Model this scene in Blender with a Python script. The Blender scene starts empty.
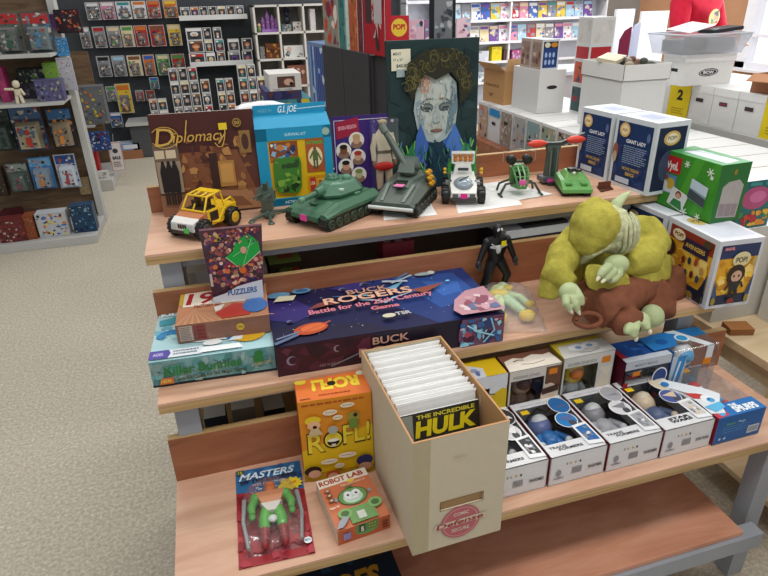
import bpy, math, random
from mathutils import Vector, Matrix, Euler
from math import pi, sin, cos, radians
scene = bpy.context.scene
COL = bpy.data.collections.new('shop'); scene.collection.children.link(COL)

# ---------------------------------------------------------------- camera, world, light, exposure
CP = Vector((0.32622, -1.11494, 1.47818))
CR = Matrix(((0.9581570819701867, 0.14452537338312546, -0.24707776654091132),
             (-0.2854088461956251, 0.41652207465510205, -0.8631634560373206),
             (-0.021835676853693413, 0.8975643585690541, 0.4403423956909706)))
FPX = 593.5523
cam = bpy.data.cameras.new('camera'); camo = bpy.data.objects.new('camera', cam); COL.objects.link(camo)
camo.matrix_world = Matrix.Translation(CP) @ CR.to_4x4()
cam.sensor_width = 36; cam.lens = FPX/768*36; cam.clip_start = .02; cam.clip_end = 60
scene.camera = camo
world = bpy.data.worlds.new('world'); scene.world = world; world.use_nodes = True
bg = world.node_tree.nodes['Background']; bg.inputs[0].default_value = (.93,.96,1,1); bg.inputs[1].default_value = .50
def area(name, loc, rot, sx, sy, power, col=(1,1,1)):
    l = bpy.data.lights.new(name, 'AREA'); l.shape='RECTANGLE'; l.size=sx; l.size_y=sy; l.energy=power; l.color=col
    o = bpy.data.objects.new(name, l); COL.objects.link(o); o.location=loc; o.rotation_euler=rot; return o
area('ceiling_strip_light', (.9,-.9,3.0), (0,0,0), 2.4,.35, 38, (1,.97,.92))
area('ceiling_strip_light', (.9,1.4,3.0), (0,0,0), 2.4,.35, 32, (1,.98,.94))
area('ceiling_strip_light', (.2,3.9,3.0), (0,0,0), 2.4,.35, 24, (1,.98,.95))
area('ceiling_strip_light', (3.9,.3,3.0), (0,0,0), 2.4,.35, 26, (1,.99,.97))
area('ceiling_strip_light', (3.8,2.9,3.0), (0,0,0), 2.4,.35, 40, (1,.99,.97))
area('ceiling_strip_light', (3.9,4.9,3.0), (0,0,0), 2.4,.35, 60, (1,1,1))
area('window_daylight', (5.82,2.9,1.5), (0,radians(90),0), 1.4,2.4, 75, (.95,.97,1))
scene.view_settings.view_transform='Standard'; scene.view_settings.look='None'
scene.view_settings.gamma=1; scene.view_settings.use_curve_mapping=False
scene.view_settings.exposure = 0.0

# ---------------------------------------------------------------- placement from the surveyed camera
def at(u, v, x=None, y=None, z=None):
    d = CR @ Vector(((u-384)/FPX, -(v-288)/FPX, -1.0))
    t = (z-CP.z)/d.z if z is not None else ((y-CP.y)/d.y if y is not None else (x-CP.x)/d.x)
    return CP + d*t

# ---------------------------------------------------------------- colour
def lin(h):
    if isinstance(h, str):
        h = h.lstrip('#'); h = ''.join(x*2 for x in h) if len(h)==3 else h; c = [int(h[i:i+2],16)/255 for i in (0,2,4)]
    else: c = h
    return tuple((x/12.92 if x<=.04045 else ((x+.055)/1.055)**2.4) for x in c)+(1,)

# ---------------------------------------------------------------- materials
def nt(name):
    m = bpy.data.materials.new(name); m.use_nodes=True; t=m.node_tree
    return m, t, t.nodes['Principled BSDF']
def print_mat(name, rough, spec=.5, var=.06, scale=60, metal=0, bump=0):
    m,t,b = nt(name); N=t.nodes; L=t.links
    a = N.new('ShaderNodeAttribute'); a.attribute_name='Col'
    n = N.new('ShaderNodeTexNoise'); n.inputs['Scale'].default_value=scale; n.inputs['Detail'].default_value=3
    tc = N.new('ShaderNodeTexCoord'); L.new(tc.outputs['Object'], n.inputs['Vector'])
    r = N.new('ShaderNodeMapRange'); r.inputs['To Min'].default_value=1-var; r.inputs['To Max'].default_value=1+var
    L.new(n.outputs['Fac'], r.inputs['Value'])
    x = N.new('ShaderNodeVectorMath'); x.operation='SCALE'; L.new(a.outputs['Color'], x.inputs[0]); L.new(r.outputs[0], x.inputs['Scale'])
    L.new(x.outputs[0], b.inputs['Base Color'])
    b.inputs['Roughness'].default_value=rough; b.inputs['Specular IOR Level'].default_value=spec; b.inputs['Metallic'].default_value=metal
    if bump:
        bm_=N.new('ShaderNodeBump'); bm_.inputs['Strength'].default_value=bump; L.new(n.outputs['Fac'], bm_.inputs['Height']); L.new(bm_.outputs[0], b.inputs['Normal'])
    return m
PRINT = print_mat('printed_card', .42, .28)
MATTE = print_mat('matte_card', .75, .3)
PLAST = print_mat('moulded_plastic', .36, .4, .04, 90)
CLOTHV = print_mat('woven_cloth', .9, .15, .12, 220, 0, .3)
SKINV = print_mat('skin', .55, .4, .04, 40)
METAL = print_mat('painted_steel', .42, .5, .05, 14)
def solid(name, col, rough, spec=.4, var=.1, scale=40, bump=0.0, bscale=None):
    m,t,b = nt(name); N=t.nodes; L=t.links
    tc=N.new('ShaderNodeTexCoord'); n=N.new('ShaderNodeTexNoise'); n.inputs['Scale'].default_value=scale; n.inputs['Detail'].default_value=5
    L.new(tc.outputs['Object'], n.inputs['Vector'])
    c=lin(col); r=N.new('ShaderNodeValToRGB')
    r.color_ramp.elements[0].position=.3; r.color_ramp.elements[1].position=.7
    r.color_ramp.elements[0].color=tuple(v*(1-var) for v in c[:3])+(1,); r.color_ramp.elements[1].color=tuple(min(1,v*(1+var)) for v in c[:3])+(1,)
    L.new(n.outputs['Fac'], r.inputs[0]); L.new(r.outputs[0], b.inputs['Base Color'])
    b.inputs['Roughness'].default_value=rough; b.inputs['Specular IOR Level'].default_value=spec
    if bump:
        n2=N.new('ShaderNodeTexNoise'); n2.inputs['Scale'].default_value=bscale or scale*3; n2.inputs['Detail'].default_value=4
        L.new(tc.outputs['Object'], n2.inputs['Vector'])
        bb=N.new('ShaderNodeBump'); bb.inputs['Strength'].default_value=bump; bb.inputs['Distance'].default_value=.004
        L.new(n2.outputs['Fac'], bb.inputs['Height']); L.new(bb.outputs[0], b.inputs['Normal'])
    return m
def wood(name, c0, c1, c2, rough=.45, stretch=(1.2,9,9), scale=2.2):
    m,t,b = nt(name); N=t.nodes; L=t.links
    tc=N.new('ShaderNodeTexCoord'); mp=N.new('ShaderNodeMapping'); mp.inputs['Scale'].default_value=stretch
    L.new(tc.outputs['Object'], mp.inputs['Vector'])
    n=N.new('ShaderNodeTexNoise'); n.inputs['Scale'].default_value=scale; n.inputs['Detail'].default_value=8; n.inputs['Roughness'].default_value=.62; n.inputs['Distortion'].default_value=.9
    L.new(mp.outputs[0], n.inputs['Vector'])
    r=N.new('ShaderNodeValToRGB'); e=r.color_ramp.elements
    e[0].position=.3; e[0].color=lin(c0); e[1].position=.72; e[1].color=lin(c2); x=e.new(.5); x.color=lin(c1)
    L.new(n.outputs['Fac'], r.inputs[0])
    n2=N.new('ShaderNodeTexNoise'); n2.inputs['Scale'].default_value=2.5; n2.inputs['Detail'].default_value=2
    L.new(tc.outputs['Object'], n2.inputs['Vector'])
    mr=N.new('ShaderNodeMapRange'); mr.inputs['From Min'].default_value=.3; mr.inputs['From Max'].default_value=.7; mr.inputs['To Min'].default_value=.88; mr.inputs['To Max'].default_value=1.1
    L.new(n2.outputs['Fac'], mr.inputs['Value'])
    s=N.new('ShaderNodeVectorMath'); s.operation='SCALE'; L.new(r.outputs[0], s.inputs[0]); L.new(mr.outputs[0], s.inputs['Scale'])
    L.new(s.outputs[0], b.inputs['Base Color']); b.inputs['Roughness'].default_value=rough
    b.inputs['Specular IOR Level'].default_value=.35
    return m
PLY_TOP = wood('plywood_top', '#c0947a','#d3a78b','#e0bba0', .42)
PLY_RED = wood('plywood_reddish', '#8a5438','#9f6445','#b17753', .45)
PLY_EDGE = wood('plywood_edge', '#a07f52','#bd9c6c','#cfb184', .6, (1,1,60), 3)
LUAN = wood('plywood_luan', '#b57c62','#ca9074','#d9a68c', .4, (1.5,6,6), 2)
PINE = wood('pine_board', '#cbb088','#d9c19b','#e3cfac', .55)
FIXWOOD = wood('brown_slat_board', '#4e3a28','#66503a','#7a634b', .6, (2,2,12), 2)
STEEL = solid('grey_painted_steel', '#979ca4', .42, .5, .05, 9)
STEELD = solid('dark_steel', '#3a3c40', .5, .4, .08, 9)
def carpet_mat():
    m,t,b = nt('speckled_carpet'); N=t.nodes; L=t.links
    tc=N.new('ShaderNodeTexCoord')
    n=N.new('ShaderNodeTexNoise'); n.inputs['Scale'].default_value=85; n.inputs['Detail'].default_value=5; n.inputs['Roughness'].default_value=.75
    L.new(tc.outputs['Object'], n.inputs['Vector'])
    r=N.new('ShaderNodeValToRGB'); e=r.color_ramp.elements
    e[0].position=.33; e[0].color=lin('#a59b89'); e[1].position=.66; e[1].color=lin('#d8cfbc'); x=e.new(.5); x.color=lin('#bbb2a0')
    L.new(n.outputs['Fac'], r.inputs[0])
    n2=N.new('ShaderNodeTexNoise'); n2.inputs['Scale'].default_value=3; n2.inputs['Detail'].default_value=4
    L.new(tc.outputs['Object'], n2.inputs['Vector'])
    mr=N.new('ShaderNodeMapRange'); mr.inputs['To Min'].default_value=.92; mr.inputs['To Max'].default_value=1.07; L.new(n2.outputs['Fac'], mr.inputs['Value'])
    s=N.new('ShaderNodeVectorMath'); s.operation='SCALE'; L.new(r.outputs[0], s.inputs[0]); L.new(mr.outputs[0], s.inputs['Scale'])
    L.new(s.outputs[0], b.inputs['Base Color']); b.inputs['Roughness'].default_value=.95; b.inputs['Specular IOR Level'].default_value=.1
    bb=N.new('ShaderNodeBump'); bb.inputs['Strength'].default_value=.3; bb.inputs['Distance'].default_value=.003; L.new(n.outputs['Fac'], bb.inputs['Height']); L.new(bb.outputs[0], b.inputs['Normal'])
    return m
CARPET = carpet_mat()
def clear(name, tint=(1,1,1), gloss=.12, rough=.06, haze=0.0):
    m = bpy.data.materials.new(name); m.use_nodes=True; t=m.node_tree; t.nodes.clear(); N=t.nodes; L=t.links
    o=N.new('ShaderNodeOutputMaterial'); tr=N.new('ShaderNodeBsdfTransparent'); tr.inputs[0].default_value=tint+(1,)
    gl=N.new('ShaderNodeBsdfGlossy'); gl.inputs['Roughness'].default_value=rough
    fr=N.new('ShaderNodeFresnel'); fr.inputs[0].default_value=1.45
    ad=N.new('ShaderNodeMath'); ad.operation='MULTIPLY_ADD'; ad.inputs[1].default_value=.35; ad.inputs[2].default_value=gloss; L.new(fr.outputs[0], ad.inputs[0])
    mx=N.new('ShaderNodeMixShader'); L.new(ad.outputs[0], mx.inputs[0]); L.new(tr.outputs[0], mx.inputs[1]); L.new(gl.outputs[0], mx.inputs[2])
    last=mx
    if haze:
        df=N.new('ShaderNodeBsdfDiffuse'); df.inputs[0].default_value=(.85,.88,.9,1); m2=N.new('ShaderNodeMixShader'); m2.inputs[0].default_value=haze
        L.new(mx.outputs[0], m2.inputs[1]); L.new(df.outputs[0], m2.inputs[2]); last=m2
    n=N.new('ShaderNodeTexNoise'); n.inputs['Scale'].default_value=28; tc=N.new('ShaderNodeTexCoord'); L.new(tc.outputs['Object'], n.inputs['Vector'])
    b=N.new('ShaderNodeBump'); b.inputs['Strength'].default_value=.25; b.inputs['Distance'].default_value=.01; L.new(n.outputs['Fac'], b.inputs['Height'])
    L.new(b.outputs[0], gl.inputs['Normal'])
    L.new(last.outputs[0], o.inputs[0]); return m
CLEAR = clear('clear_plastic_film', gloss=.03)
BLISTER = clear('clear_blister_plastic', gloss=.06, haze=.03)
BAGM = clear('crinkled_clear_bag', gloss=.04, rough=.2, haze=.14)
TUB = clear('frosted_clear_plastic', (.9,.95,1), .08, .2, .28)
def emit(name, col, s):
    m = bpy.data.materials.new(name); m.use_nodes=True; t=m.node_tree; t.nodes.clear()
    o=t.nodes.new('ShaderNodeOutputMaterial'); e=t.nodes.new('ShaderNodeEmission'); e.inputs[0].default_value=lin(col); e.inputs[1].default_value=s
    n=t.nodes.new('ShaderNodeTexNoise'); n.inputs['Scale'].default_value=1.2; r=t.nodes.new('ShaderNodeMapRange'); r.inputs['To Min'].default_value=s*.85; r.inputs['To Max'].default_value=s*1.15
    t.links.new(n.outputs['Fac'], r.inputs[0]); t.links.new(r.outputs[0], e.inputs[1]); t.links.new(e.outputs[0], o.inputs[0]); return m
SKYPANE = emit('daylight_outside', '#f4f6ff', 1.6)

# ---------------------------------------------------------------- text meshes from the built-in font
_tc = {}
def textmesh(s, bold=0.0, res=3):
    k=(s,bold)
    if k not in _tc:
        cu = bpy.data.curves.new('t','FONT'); cu.body=s; cu.size=1; cu.offset=bold; cu.resolution_u=res
        ob = bpy.data.objects.new('t',cu); COL.objects.link(ob)
        dg = bpy.context.evaluated_depsgraph_get(); dg.update()
        me = bpy.data.meshes.new_from_object(ob.evaluated_get(dg))
        vs=[(v.co.x,v.co.y) for v in me.vertices]; fs=[tuple(p.vertices) for p in me.polygons]
        bpy.data.objects.remove(ob); bpy.data.curves.remove(cu); bpy.data.meshes.remove(me)
        x0=min(v[0] for v in vs); x1=max(v[0] for v in vs); y1=max(v[1] for v in vs)
        y0=min(v[1] for v in vs)
        _tc[k]=([((x-x0)/(x1-x0), y) for x,y in vs], fs, x1-x0)
    return _tc[k]

# ---------------------------------------------------------------- mesh collector
class G:
    def __init__(s): s.v=[]; s.f=[]; s.c=[]; s.sm=[]; s.M=Matrix.Identity(4)
    def add(s, vs, fs, col, smooth=False):
        n=len(s.v); s.v += [tuple(s.M@Vector(v)) for v in vs]
        for i,f in enumerate(fs):
            s.f.append(tuple(n+k for k in f)); s.c.append(col[i] if isinstance(col,list) else col); s.sm.append(smooth)
    def box(s, x0,y0,z0,x1,y1,z1,col,skip=()):
        """col may be a dict: front/back/left/right/top/bottom/all"""
        vs=[(x0,y0,z0),(x1,y0,z0),(x1,y1,z0),(x0,y1,z0),(x0,y0,z1),(x1,y0,z1),(x1,y1,z1),(x0,y1,z1)]
        F={'bottom':(3,2,1,0),'top':(4,5,6,7),'front':(0,1,5,4),'right':(1,2,6,5),'back':(2,3,7,6),'left':(3,0,4,7)}
        fs=[];cs=[]
        for k,f in F.items():
            if k in skip: continue
            fs.append(f); cs.append((col.get(k,col.get('all','#808080'))) if isinstance(col,dict) else col)
        s.add(vs,fs,cs)
    def rbox(s, c, half, col, rot=(0,0,0), taper=1.0):
        M=Matrix.Translation(c)@Euler(rot).to_matrix().to_4x4()
        a,b,d=half; vs=[]
        for z,t in ((-d,1),(d,taper)):
            for x,y in ((-a,-b),(a,-b),(a,b),(-a,b)): vs.append(M@Vector((x*t,y*t,z)))
        s.add(vs,[(3,2,1,0),(4,5,6,7),(0,1,5,4),(1,2,6,5),(2,3,7,6),(3,0,4,7)],col)
    def tube(s, pts, rad, col, n=10, cap=True, smooth=True, flat=1.0):
        pts=[Vector(p) for p in pts]; r=rad if isinstance(rad,(list,tuple)) else [rad]*len(pts)
        vs=[];fs=[]; up=Vector((0,0,1)); prev=None
        for i,p in enumerate(pts):
            d=(pts[min(i+1,len(pts)-1)]-pts[max(i-1,0)]); d.normalize()
            if prev is None:
                a=d.cross(up); 
                if a.length<.1: a=d.cross(Vector((0,1,0)))
                a.normalize()
            else:
                a=prev-d*prev.dot(d); a.normalize()
            prev=a; b=d.cross(a)
            for k in range(n):
                t=2*pi*k/n; vs.append(p+(a*cos(t)+b*sin(t)*flat)*r[i])
        for i in range(len(pts)-1):
            for k in range(n):
                k2=(k+1)%n; fs.append((i*n+k,i*n+k2,(i+1)*n+k2,(i+1)*n+k))
        s.add(vs,fs,col,smooth)
        if cap:
            s.add([vs[k] for k in range(n)],[tuple(range(n))],col); s.add([vs[-n+k] for k in range(n)],[tuple(reversed(range(n)))],col)
    def ell(s, c, r, col, rot=(0,0,0), n=14, m=9, shade=None):
        if not isinstance(r,(tuple,list)): r=(r,r,r)
        M=Matrix.Translation(c)@Euler(rot).to_matrix().to_4x4()
        vs=[M@Vector((0,0,r[2]))]
        for i in range(1,m):
            p=pi*i/m
            for k in range(n): t=2*pi*k/n; vs.append(M@Vector((r[0]*sin(p)*cos(t),r[1]*sin(p)*sin(t),r[2]*cos(p))))
        vs.append(M@Vector((0,0,-r[2]))); fs=[]
        for k in range(n): fs.append((0,1+k,1+(k+1)%n))
        for i in range(m-2):
            for k in range(n): a=1+i*n; k2=(k+1)%n; fs.append((a+k,a+n+k,a+n+k2,a+k2))
        e=len(vs)-1; a=1+(m-2)*n
        for k in range(n): fs.append((e,a+(k+1)%n,a+k))
        s.add(vs,fs,col,True)
    def lathe(s, prof, col, c=(0,0,0), axis='z', n=20, rot=None, smooth=True):
        M=Matrix.Translation(c)@(Euler(rot).to_matrix().to_4x4() if rot else Matrix.Identity(4))
        vs=[];fs=[]
        for r,z in prof:
            for k in range(n): t=2*pi*k/n; vs.append(M@Vector((r*cos(t),r*sin(t),z)))
        for i in range(len(prof)-1):
            for k in range(n): k2=(k+1)%n; fs.append((i*n+k,i*n+k2,(i+1)*n+k2,(i+1)*n+k))
        s.add(vs,fs,col,smooth)
        s.add(vs[:n],[tuple(reversed(range(n)))],col[0] if isinstance(col,list) else col); s.add(vs[-n:],[tuple(range(n))],col[-1] if isinstance(col,list) else col)
    def prism(s, poly, y0, y1, col, cap=None):
        """polygon in xz, swept along y"""
        n=len(poly); vs=[(x,y0,z) for x,z in poly]+[(x,y1,z) for x,z in poly]
        s.add(vs,[(i,(i+1)%n,n+(i+1)%n,n+i) for i in range(n)],col)
        s.add(vs,[tuple(reversed(range(n))),tuple(range(n,2*n))],cap or col)
    def plan(s, poly, z0, z1, col, cap=None):
        """polygon in xy, swept along z"""
        n=len(poly); vs=[(x,y,z0) for x,y in poly]+[(x,y,z1) for x,y in poly]
        s.add(vs,[(i,(i+1)%n,n+(i+1)%n,n+i) for i in range(n)],col)
        s.add(vs,[tuple(reversed(range(n))),tuple(range(n,2*n))],cap or col)
    def hull(s, rows, col, cap=True, smooth=False):
        """loft through rows of equal point counts"""
        n=len(rows[0]); vs=[p for r in rows for p in r]; fs=[]
        for i in range(len(rows)-1):
            for k in range(n): k2=(k+1)%n; fs.append((i*n+k,i*n+k2,(i+1)*n+k2,(i+1)*n+k))
        s.add(vs,fs,col,smooth)
        if cap: s.add(rows[0],[tuple(reversed(range(n)))],col); s.add(rows[-1],[tuple(range(n))],col)
    def build(s, name, mat, parent=None, bevel=0, mods=None):
        me=bpy.data.meshes.new(name); me.from_pydata(s.v,[],s.f); 
        at_=me.color_attributes.new('Col','FLOAT_COLOR','CORNER'); k=0
        cache={}; data=[]
        for i,f in enumerate(s.f):
            c=s.c[i]
            if c not in cache: cache[c]=lin(c)
            data += cache[c]*len(f)
        at_.data.foreach_set('color',data)
        me.polygons.foreach_set('use_smooth',s.sm); me.materials.append(mat); me.update()
        o=bpy.data.objects.new(name,me); COL.objects.link(o)
        if parent: o.parent=parent
        if bevel:
            b=o.modifiers.new('bevel','BEVEL'); b.width=bevel; b.segments=2; b.limit_method='ANGLE'
        return o

# flat drawing on a face of something
class Face:
    step=.00022
    def __init__(s,g,O,U,V,w,h):
        s.g=g; s.O=Vector(O); s.U=Vector(U).normalized(); s.V=Vector(V).normalized(); s.N=s.U.cross(s.V); s.w=w; s.h=h; s.k=1
    def P(s,u,v): return s.O+s.U*u+s.V*v+s.N*(s.step*s.k)
    def up(s): s.k+=1
    def poly(s,pts,col,rel=True):
        if rel: pts=[(u*s.w,v*s.h) for u,v in pts]
        s.g.add([s.P(u,v) for u,v in pts],[tuple(range(len(pts)))],col); s.up()
    def rect(s,u0,v0,u1,v1,col): s.poly([(u0,v0),(u1,v0),(u1,v1),(u0,v1)],col)
    def ell(s,u,v,ru,rv,col,n=18,rot=0,a0=0,a1=2*pi,sq=False):
        if sq: ru_,rv_=ru*s.w,rv*s.w
        else: ru_,rv_=ru*s.w,rv*s.h
        pts=[]
        for k in range(n+(0 if a1-a0>6.2 else 1)):
            t=a0+(a1-a0)*k/n; x,y=ru_*cos(t),rv_*sin(t); pts.append((u*s.w+x*cos(rot)-y*sin(rot), v*s.h+x*sin(rot)+y*cos(rot)))
        s.poly(pts,col,False)
    def line(s,pts,wd,col):
        """polyline stroke, width in metres"""
        P=[(u*s.w,v*s.h) for u,v in pts]
        L=[];R=[]
        for i,(x,y) in enumerate(P):
            x0,y0=P[max(i-1,0)]; x1,y1=P[min(i+1,len(P)-1)]; d=math.hypot(x1-x0,y1-y0) or 1; nx,ny=-(y1-y0)/d*wd/2,(x1-x0)/d*wd/2
            L.append((x+nx,y+ny)); R.append((x-nx,y-ny))
        n=len(P); vs=[s.P(*p) for p in L]+[s.P(*p) for p in R]
        s.g.add(vs,[(i,i+1,n+i+1,n+i) for i in range(n-1)],col); s.up()
    def frame(s,u0,v0,u1,v1,t,col):
        s.line([(u0,v0),(u1,v0)],t,col); s.line([(u1,v0),(u1,v1)],t,col); s.line([(u1,v1),(u0,v1)],t,col); s.line([(u0,v1),(u0,v0)],t,col)
    def text(s,txt,u,v,h,col,w=None,bold=.02,shear=0,rot=0,flip=False,out=None,outw=.05,curve=0):
        bold=min(bold,.06 if len(txt)<=6 else .03)*.8; outw=min(outw,.035)
        """baseline-left at (u,v) rel; cap height h rel; width w rel"""
        if out: s.text(txt,u,v,h,out,w,bold+outw,shear,rot,flip,None,0,curve)
        vs,fs,asp=textmesh(txt,bold); H=h*s.h/.70; W=(w*s.w if w else asp*H)
        pts=[]
        for x,y in vs:
            X=x*W; Y=y*H; X+=Y*shear
            if curve: Y+= curve*s.h*(1-(2*x-1)**2)
            if flip: X,Y=-X,-Y
            pts.append(s.P(u*s.w+X*cos(rot)-Y*sin(rot), v*s.h+X*sin(rot)+Y*cos(rot)))
        s.g.add(pts,fs,col); s.up()
    def lines(s,u0,v0,u1,v1,n,col,seed=0,fill=.5,th=None):
        """rows of small-print dashes"""
        rn=random.Random(seed); 
        for i in range(n):
            v=v1-(v1-v0)*(i+.5)/n; t=(v1-v0)/n*fill; u=u0; end=u1-(u1-u0)*rn.random()*.2
            vs=[];fs=[]
            while u<end:
                l=(u1-u0)*rn.uniform(.05,.14); e=min(u+l,end); k=len(vs)
                vs += [s.P(a*s.w,b*s.h) for a,b in ((u,v-t/2),(e,v-t/2),(e,v+t/2),(u,v+t/2))]; fs.append((k,k+1,k+2,k+3)); u=e+(u1-u0)*.02
            s.g.add(vs,fs,col)
        s.up()
    def blobs(s,u0,v0,u1,v1,n,cols,r0,r1,seed=0,kind='e'):
        rn=random.Random(seed)
        for i in range(n):
            c=rn.choice(cols); ru=rn.uniform(r0,r1)*s.w; rv=rn.uniform(r0,r1)*s.w
            u=rn.uniform(u0,u1)*s.w; v=rn.uniform(v0,v1)*s.h
            U0,U1,V0,V1=u0*s.w,u1*s.w,v0*s.h,v1*s.h
            m=rn.choice((4,5,7)) if kind=='p' else 9; a=rn.random()*6; pts=[]
            for k in range(m):
                t=a+2*pi*k/m; q=1 if kind!='p' else rn.uniform(.5,1.2)
                pts.append((min(max(u+ru*q*cos(t),U0),U1),min(max(v+rv*q*sin(t),V0),V1)))
            s.poly(pts,c,False)
            if i%6: s.k-=1
            s.k+=0.12
        s.k=math.ceil(s.k)

def faces(g,w,d,h,o=(0,0,0)):
    x,y,z=o
    return dict(front=Face(g,(x,y,z),(1,0,0),(0,0,1),w,h), right=Face(g,(x+w,y,z),(0,1,0),(0,0,1),d,h), left=Face(g,(x,y+d,z),(0,-1,0),(0,0,1),d,h),
                top=Face(g,(x,y,z+h),(1,0,0),(0,1,0),w,d), back=Face(g,(x+w,y+d,z),(-1,0,0),(0,0,1),w,h))

# ---------------------------------------------------------------- things
def tag(o,label=None,cat=None,group=None,kind=None):
    if label: o['label']=label
    if cat: o['category']=cat
    if group: o['group']=group
    if kind: o['kind']=kind
    return o
def thing(name,label,cat,loc=(0,0,0),rz=0,group=None,rot=None):
    o=bpy.data.objects.new(name,None); COL.objects.link(o); o.empty_display_size=.05
    o.location=loc; o.rotation_euler=rot if rot else (0,0,rz); return tag(o,label,cat,group)
def place(o,loc,rz=0,rot=None):
    o.location=loc; o.rotation_euler=rot if rot else (0,0,rz); return o
def struct(name,g,mat,parent=None,bevel=0):
    o=g.build(name,mat,parent,bevel)
    if not parent: o['kind']='structure'
    return o
def wbox(x0,y0,z0,x1,y1,z1,col='#ffffff'):
    g=G(); g.box(x0,y0,z0,x1,y1,z1,col); return g
ORD=['first','second','third','fourth','fifth','sixth','seventh','eighth','ninth','tenth','eleventh','twelfth','thirteenth','fourteenth','fifteenth','sixteenth','seventeenth','eighteenth','nineteenth','twentieth']
ORD2=ORD+['twenty-first','twenty-second','twenty-third','twenty-fourth','twenty-fifth','twenty-sixth','twenty-seventh','rearmost']
NAMED={'red':'#b03030','orange':'#c9702c','yellow':'#d9b83a','green':'#4f8f4a','teal':'#3f8c8c','blue':'#3a5fa8','purple':'#6a4690','pink':'#cf86a0','brown':'#7a5238','grey':'#8a8a90','black':'#26262c','white':'#dcdcdc','cream':'#d8c9a0','pale blue':'#9fc3d8'}
CN=list(NAMED)
# ================================================================ SETTING
struct('floor', wbox(-5,-4,-.06,8,8,0), CARPET)
WALLW=solid('wall_paint','#8d8b86',.8,.2,.05,3)
TANW=solid('tan_wall_board','#b98a68',.8,.2,.1,4)
g=G(); g.box(-5,6.06,0,2.65,6.16,3.1,'#ffffff'); struct('wall_back_left',g,solid('dark_peg_wall','#46494d',.8,.2,.15,60))
struct('wall_back_right', wbox(2.65,6.06,0,5.9,6.16,3.1), WALLW)
# right wall with a window opening
g=G()
for b in ((5.9,-4,0,6,1.2,3.1),(5.9,4.3,0,6,6.16,3.1),(5.9,1.2,0,6,4.3,.74),(5.9,1.2,2.3,6,4.3,3.1)): g.box(*b,'#ffffff')
struct('wall_right',g,TANW)
g=G()
for b in ((5.86,4.2,.72,5.98,4.32,2.32),(5.86,1.2,.72,5.98,1.3,2.32),(5.86,1.2,.70,5.98,4.32,.78),(5.86,1.2,2.26,5.98,4.32,2.34),(5.88,3.72,.78,5.97,3.80,2.3),(5.88,2.4,.78,5.97,2.46,2.3),(5.88,3.72,1.02,5.97,4.22,1.05)): g.box(*b,'#e9e9ee')
w=struct('window_1',g,METAL)
g=G(); g.box(5.80,1.15,.69,5.9,4.36,.715,'#e4e2e6'); g.build('window_sill',METAL,w)
g=G(); g.add([(5.955,1.3,.78),(5.955,4.2,.78),(5.955,4.2,2.26),(5.955,1.3,2.26)],[(0,1,2,3)],'#ffffff'); g.build('window_pane',CLEAR,w)
g=G(); g.box(6.6,-1,-.5,6.7,7,3.2,'#ffffff'); o=struct('daylight_panel_1',g,SKYPANE)  # glowing panel added outside the window to stand for bright daylight

# ================================================================ STEPPED DISPLAY TABLE
zL,zM,zT,zB=.5,.728,.952,.245
X0,X1=.145,1.643
tbl=thing('display_table','long stepped wooden display table with grey steel legs, holding toys and games','table',(X0,0,0))
def tpart(name,b,mat,bevel=.001,grain=None):
    g=G(); x0,y0,z0,x1,y1,z1=b; g.box(x0-X0,y0,z0,x1-X0,y1,z1,'#ffffff'); return g.build(name,mat,tbl,bevel)
def shelf(y0,y1,z,x1):
    s=tpart('shelf_board',(X0,y0,z-.006,x1,y1,z),PLY_TOP,0)
    g=G(); g.box(0,y0,z-.026,x1-X0,y1,z-.0062,'#ffffff'); g.build('board_edge',PLY_EDGE,s)
shelf(-.304,.03,zL,X1); shelf(-.0184,.50,zM,1.56); shelf(.2612,.66,zT,1.62)
tpart('shelf_board',(X0,0.03,zL-.024,X1,.3,zL),PLY_EDGE,0)
g=G(); g.box(.23,-.335,zB-.015,1.335,.30,zB,'#ffffff'); g.build('shelf_board',LUAN,tbl,.001)
for (y,z,h,x1,nm) in ((0.0,zL,.119,1.643,'low'),(.2612,zM,.1274,1.49,'mid'),(.5815,zT,.0727,1.62,'top')):
    g=G(); g.box(0,y,z,x1-X0,y+.017,z+h-.001,'#ffffff'); r=g.build('back_rail',PLY_RED,tbl,.0008)
    g=G(); g.box(0,y,z+h-.0012,x1-X0,y+.017,z+h,'#ffffff'); g.build('rail_edge',PLY_EDGE,r)
for (y,z,x1) in ((.02,zM,1.5),(.30,zT,1.5)):
    tpart('steel_beam',(X0+.05,y,z-.056,x1,y+.03,z-.0265),STEEL)
for (x,y,z) in ((.17,.285,zT),(.17,.005,zM),(.17,-.26,zL),(1.54,-.29,zL),(1.47,.005,zM),(1.43,.285,zT),(.17,.6,zT),(1.43,.6,zT),(1.54,-.0,zL-.08)):
    tpart('leg',(x,y,0 if z!=zM else .0,x+.05,y+.045,z-.0265),STEEL)
tpart('steel_beam',(.2,-.345,zB-.065,1.54,-.305,zB-.016),STEEL)

# right-hand second table (only its corner shows)
PT=thing('side_table','light pine display table beyond the right end of the stepped table','table',(1.70,-.5,0))
for nm,b in (('tabletop',(0,-.5,.535,.62,.80,.56)),('apron',(.02,.75,.44,.58,.78,.535)),('apron',(.03,-.4,.47,.05,.75,.535)),('leg',(.03,.7,0,.09,.76,.535)),('leg',(.03,-.45,0,.09,-.39,.535)),('leg',(.52,.7,0,.58,.76,.535)),('lower_shelf',(.05,-.4,.1,.56,.7,.12))):
    g=G(); g.box(*b,'#ffffff'); g.build(nm,PINE,PT,.001)

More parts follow.
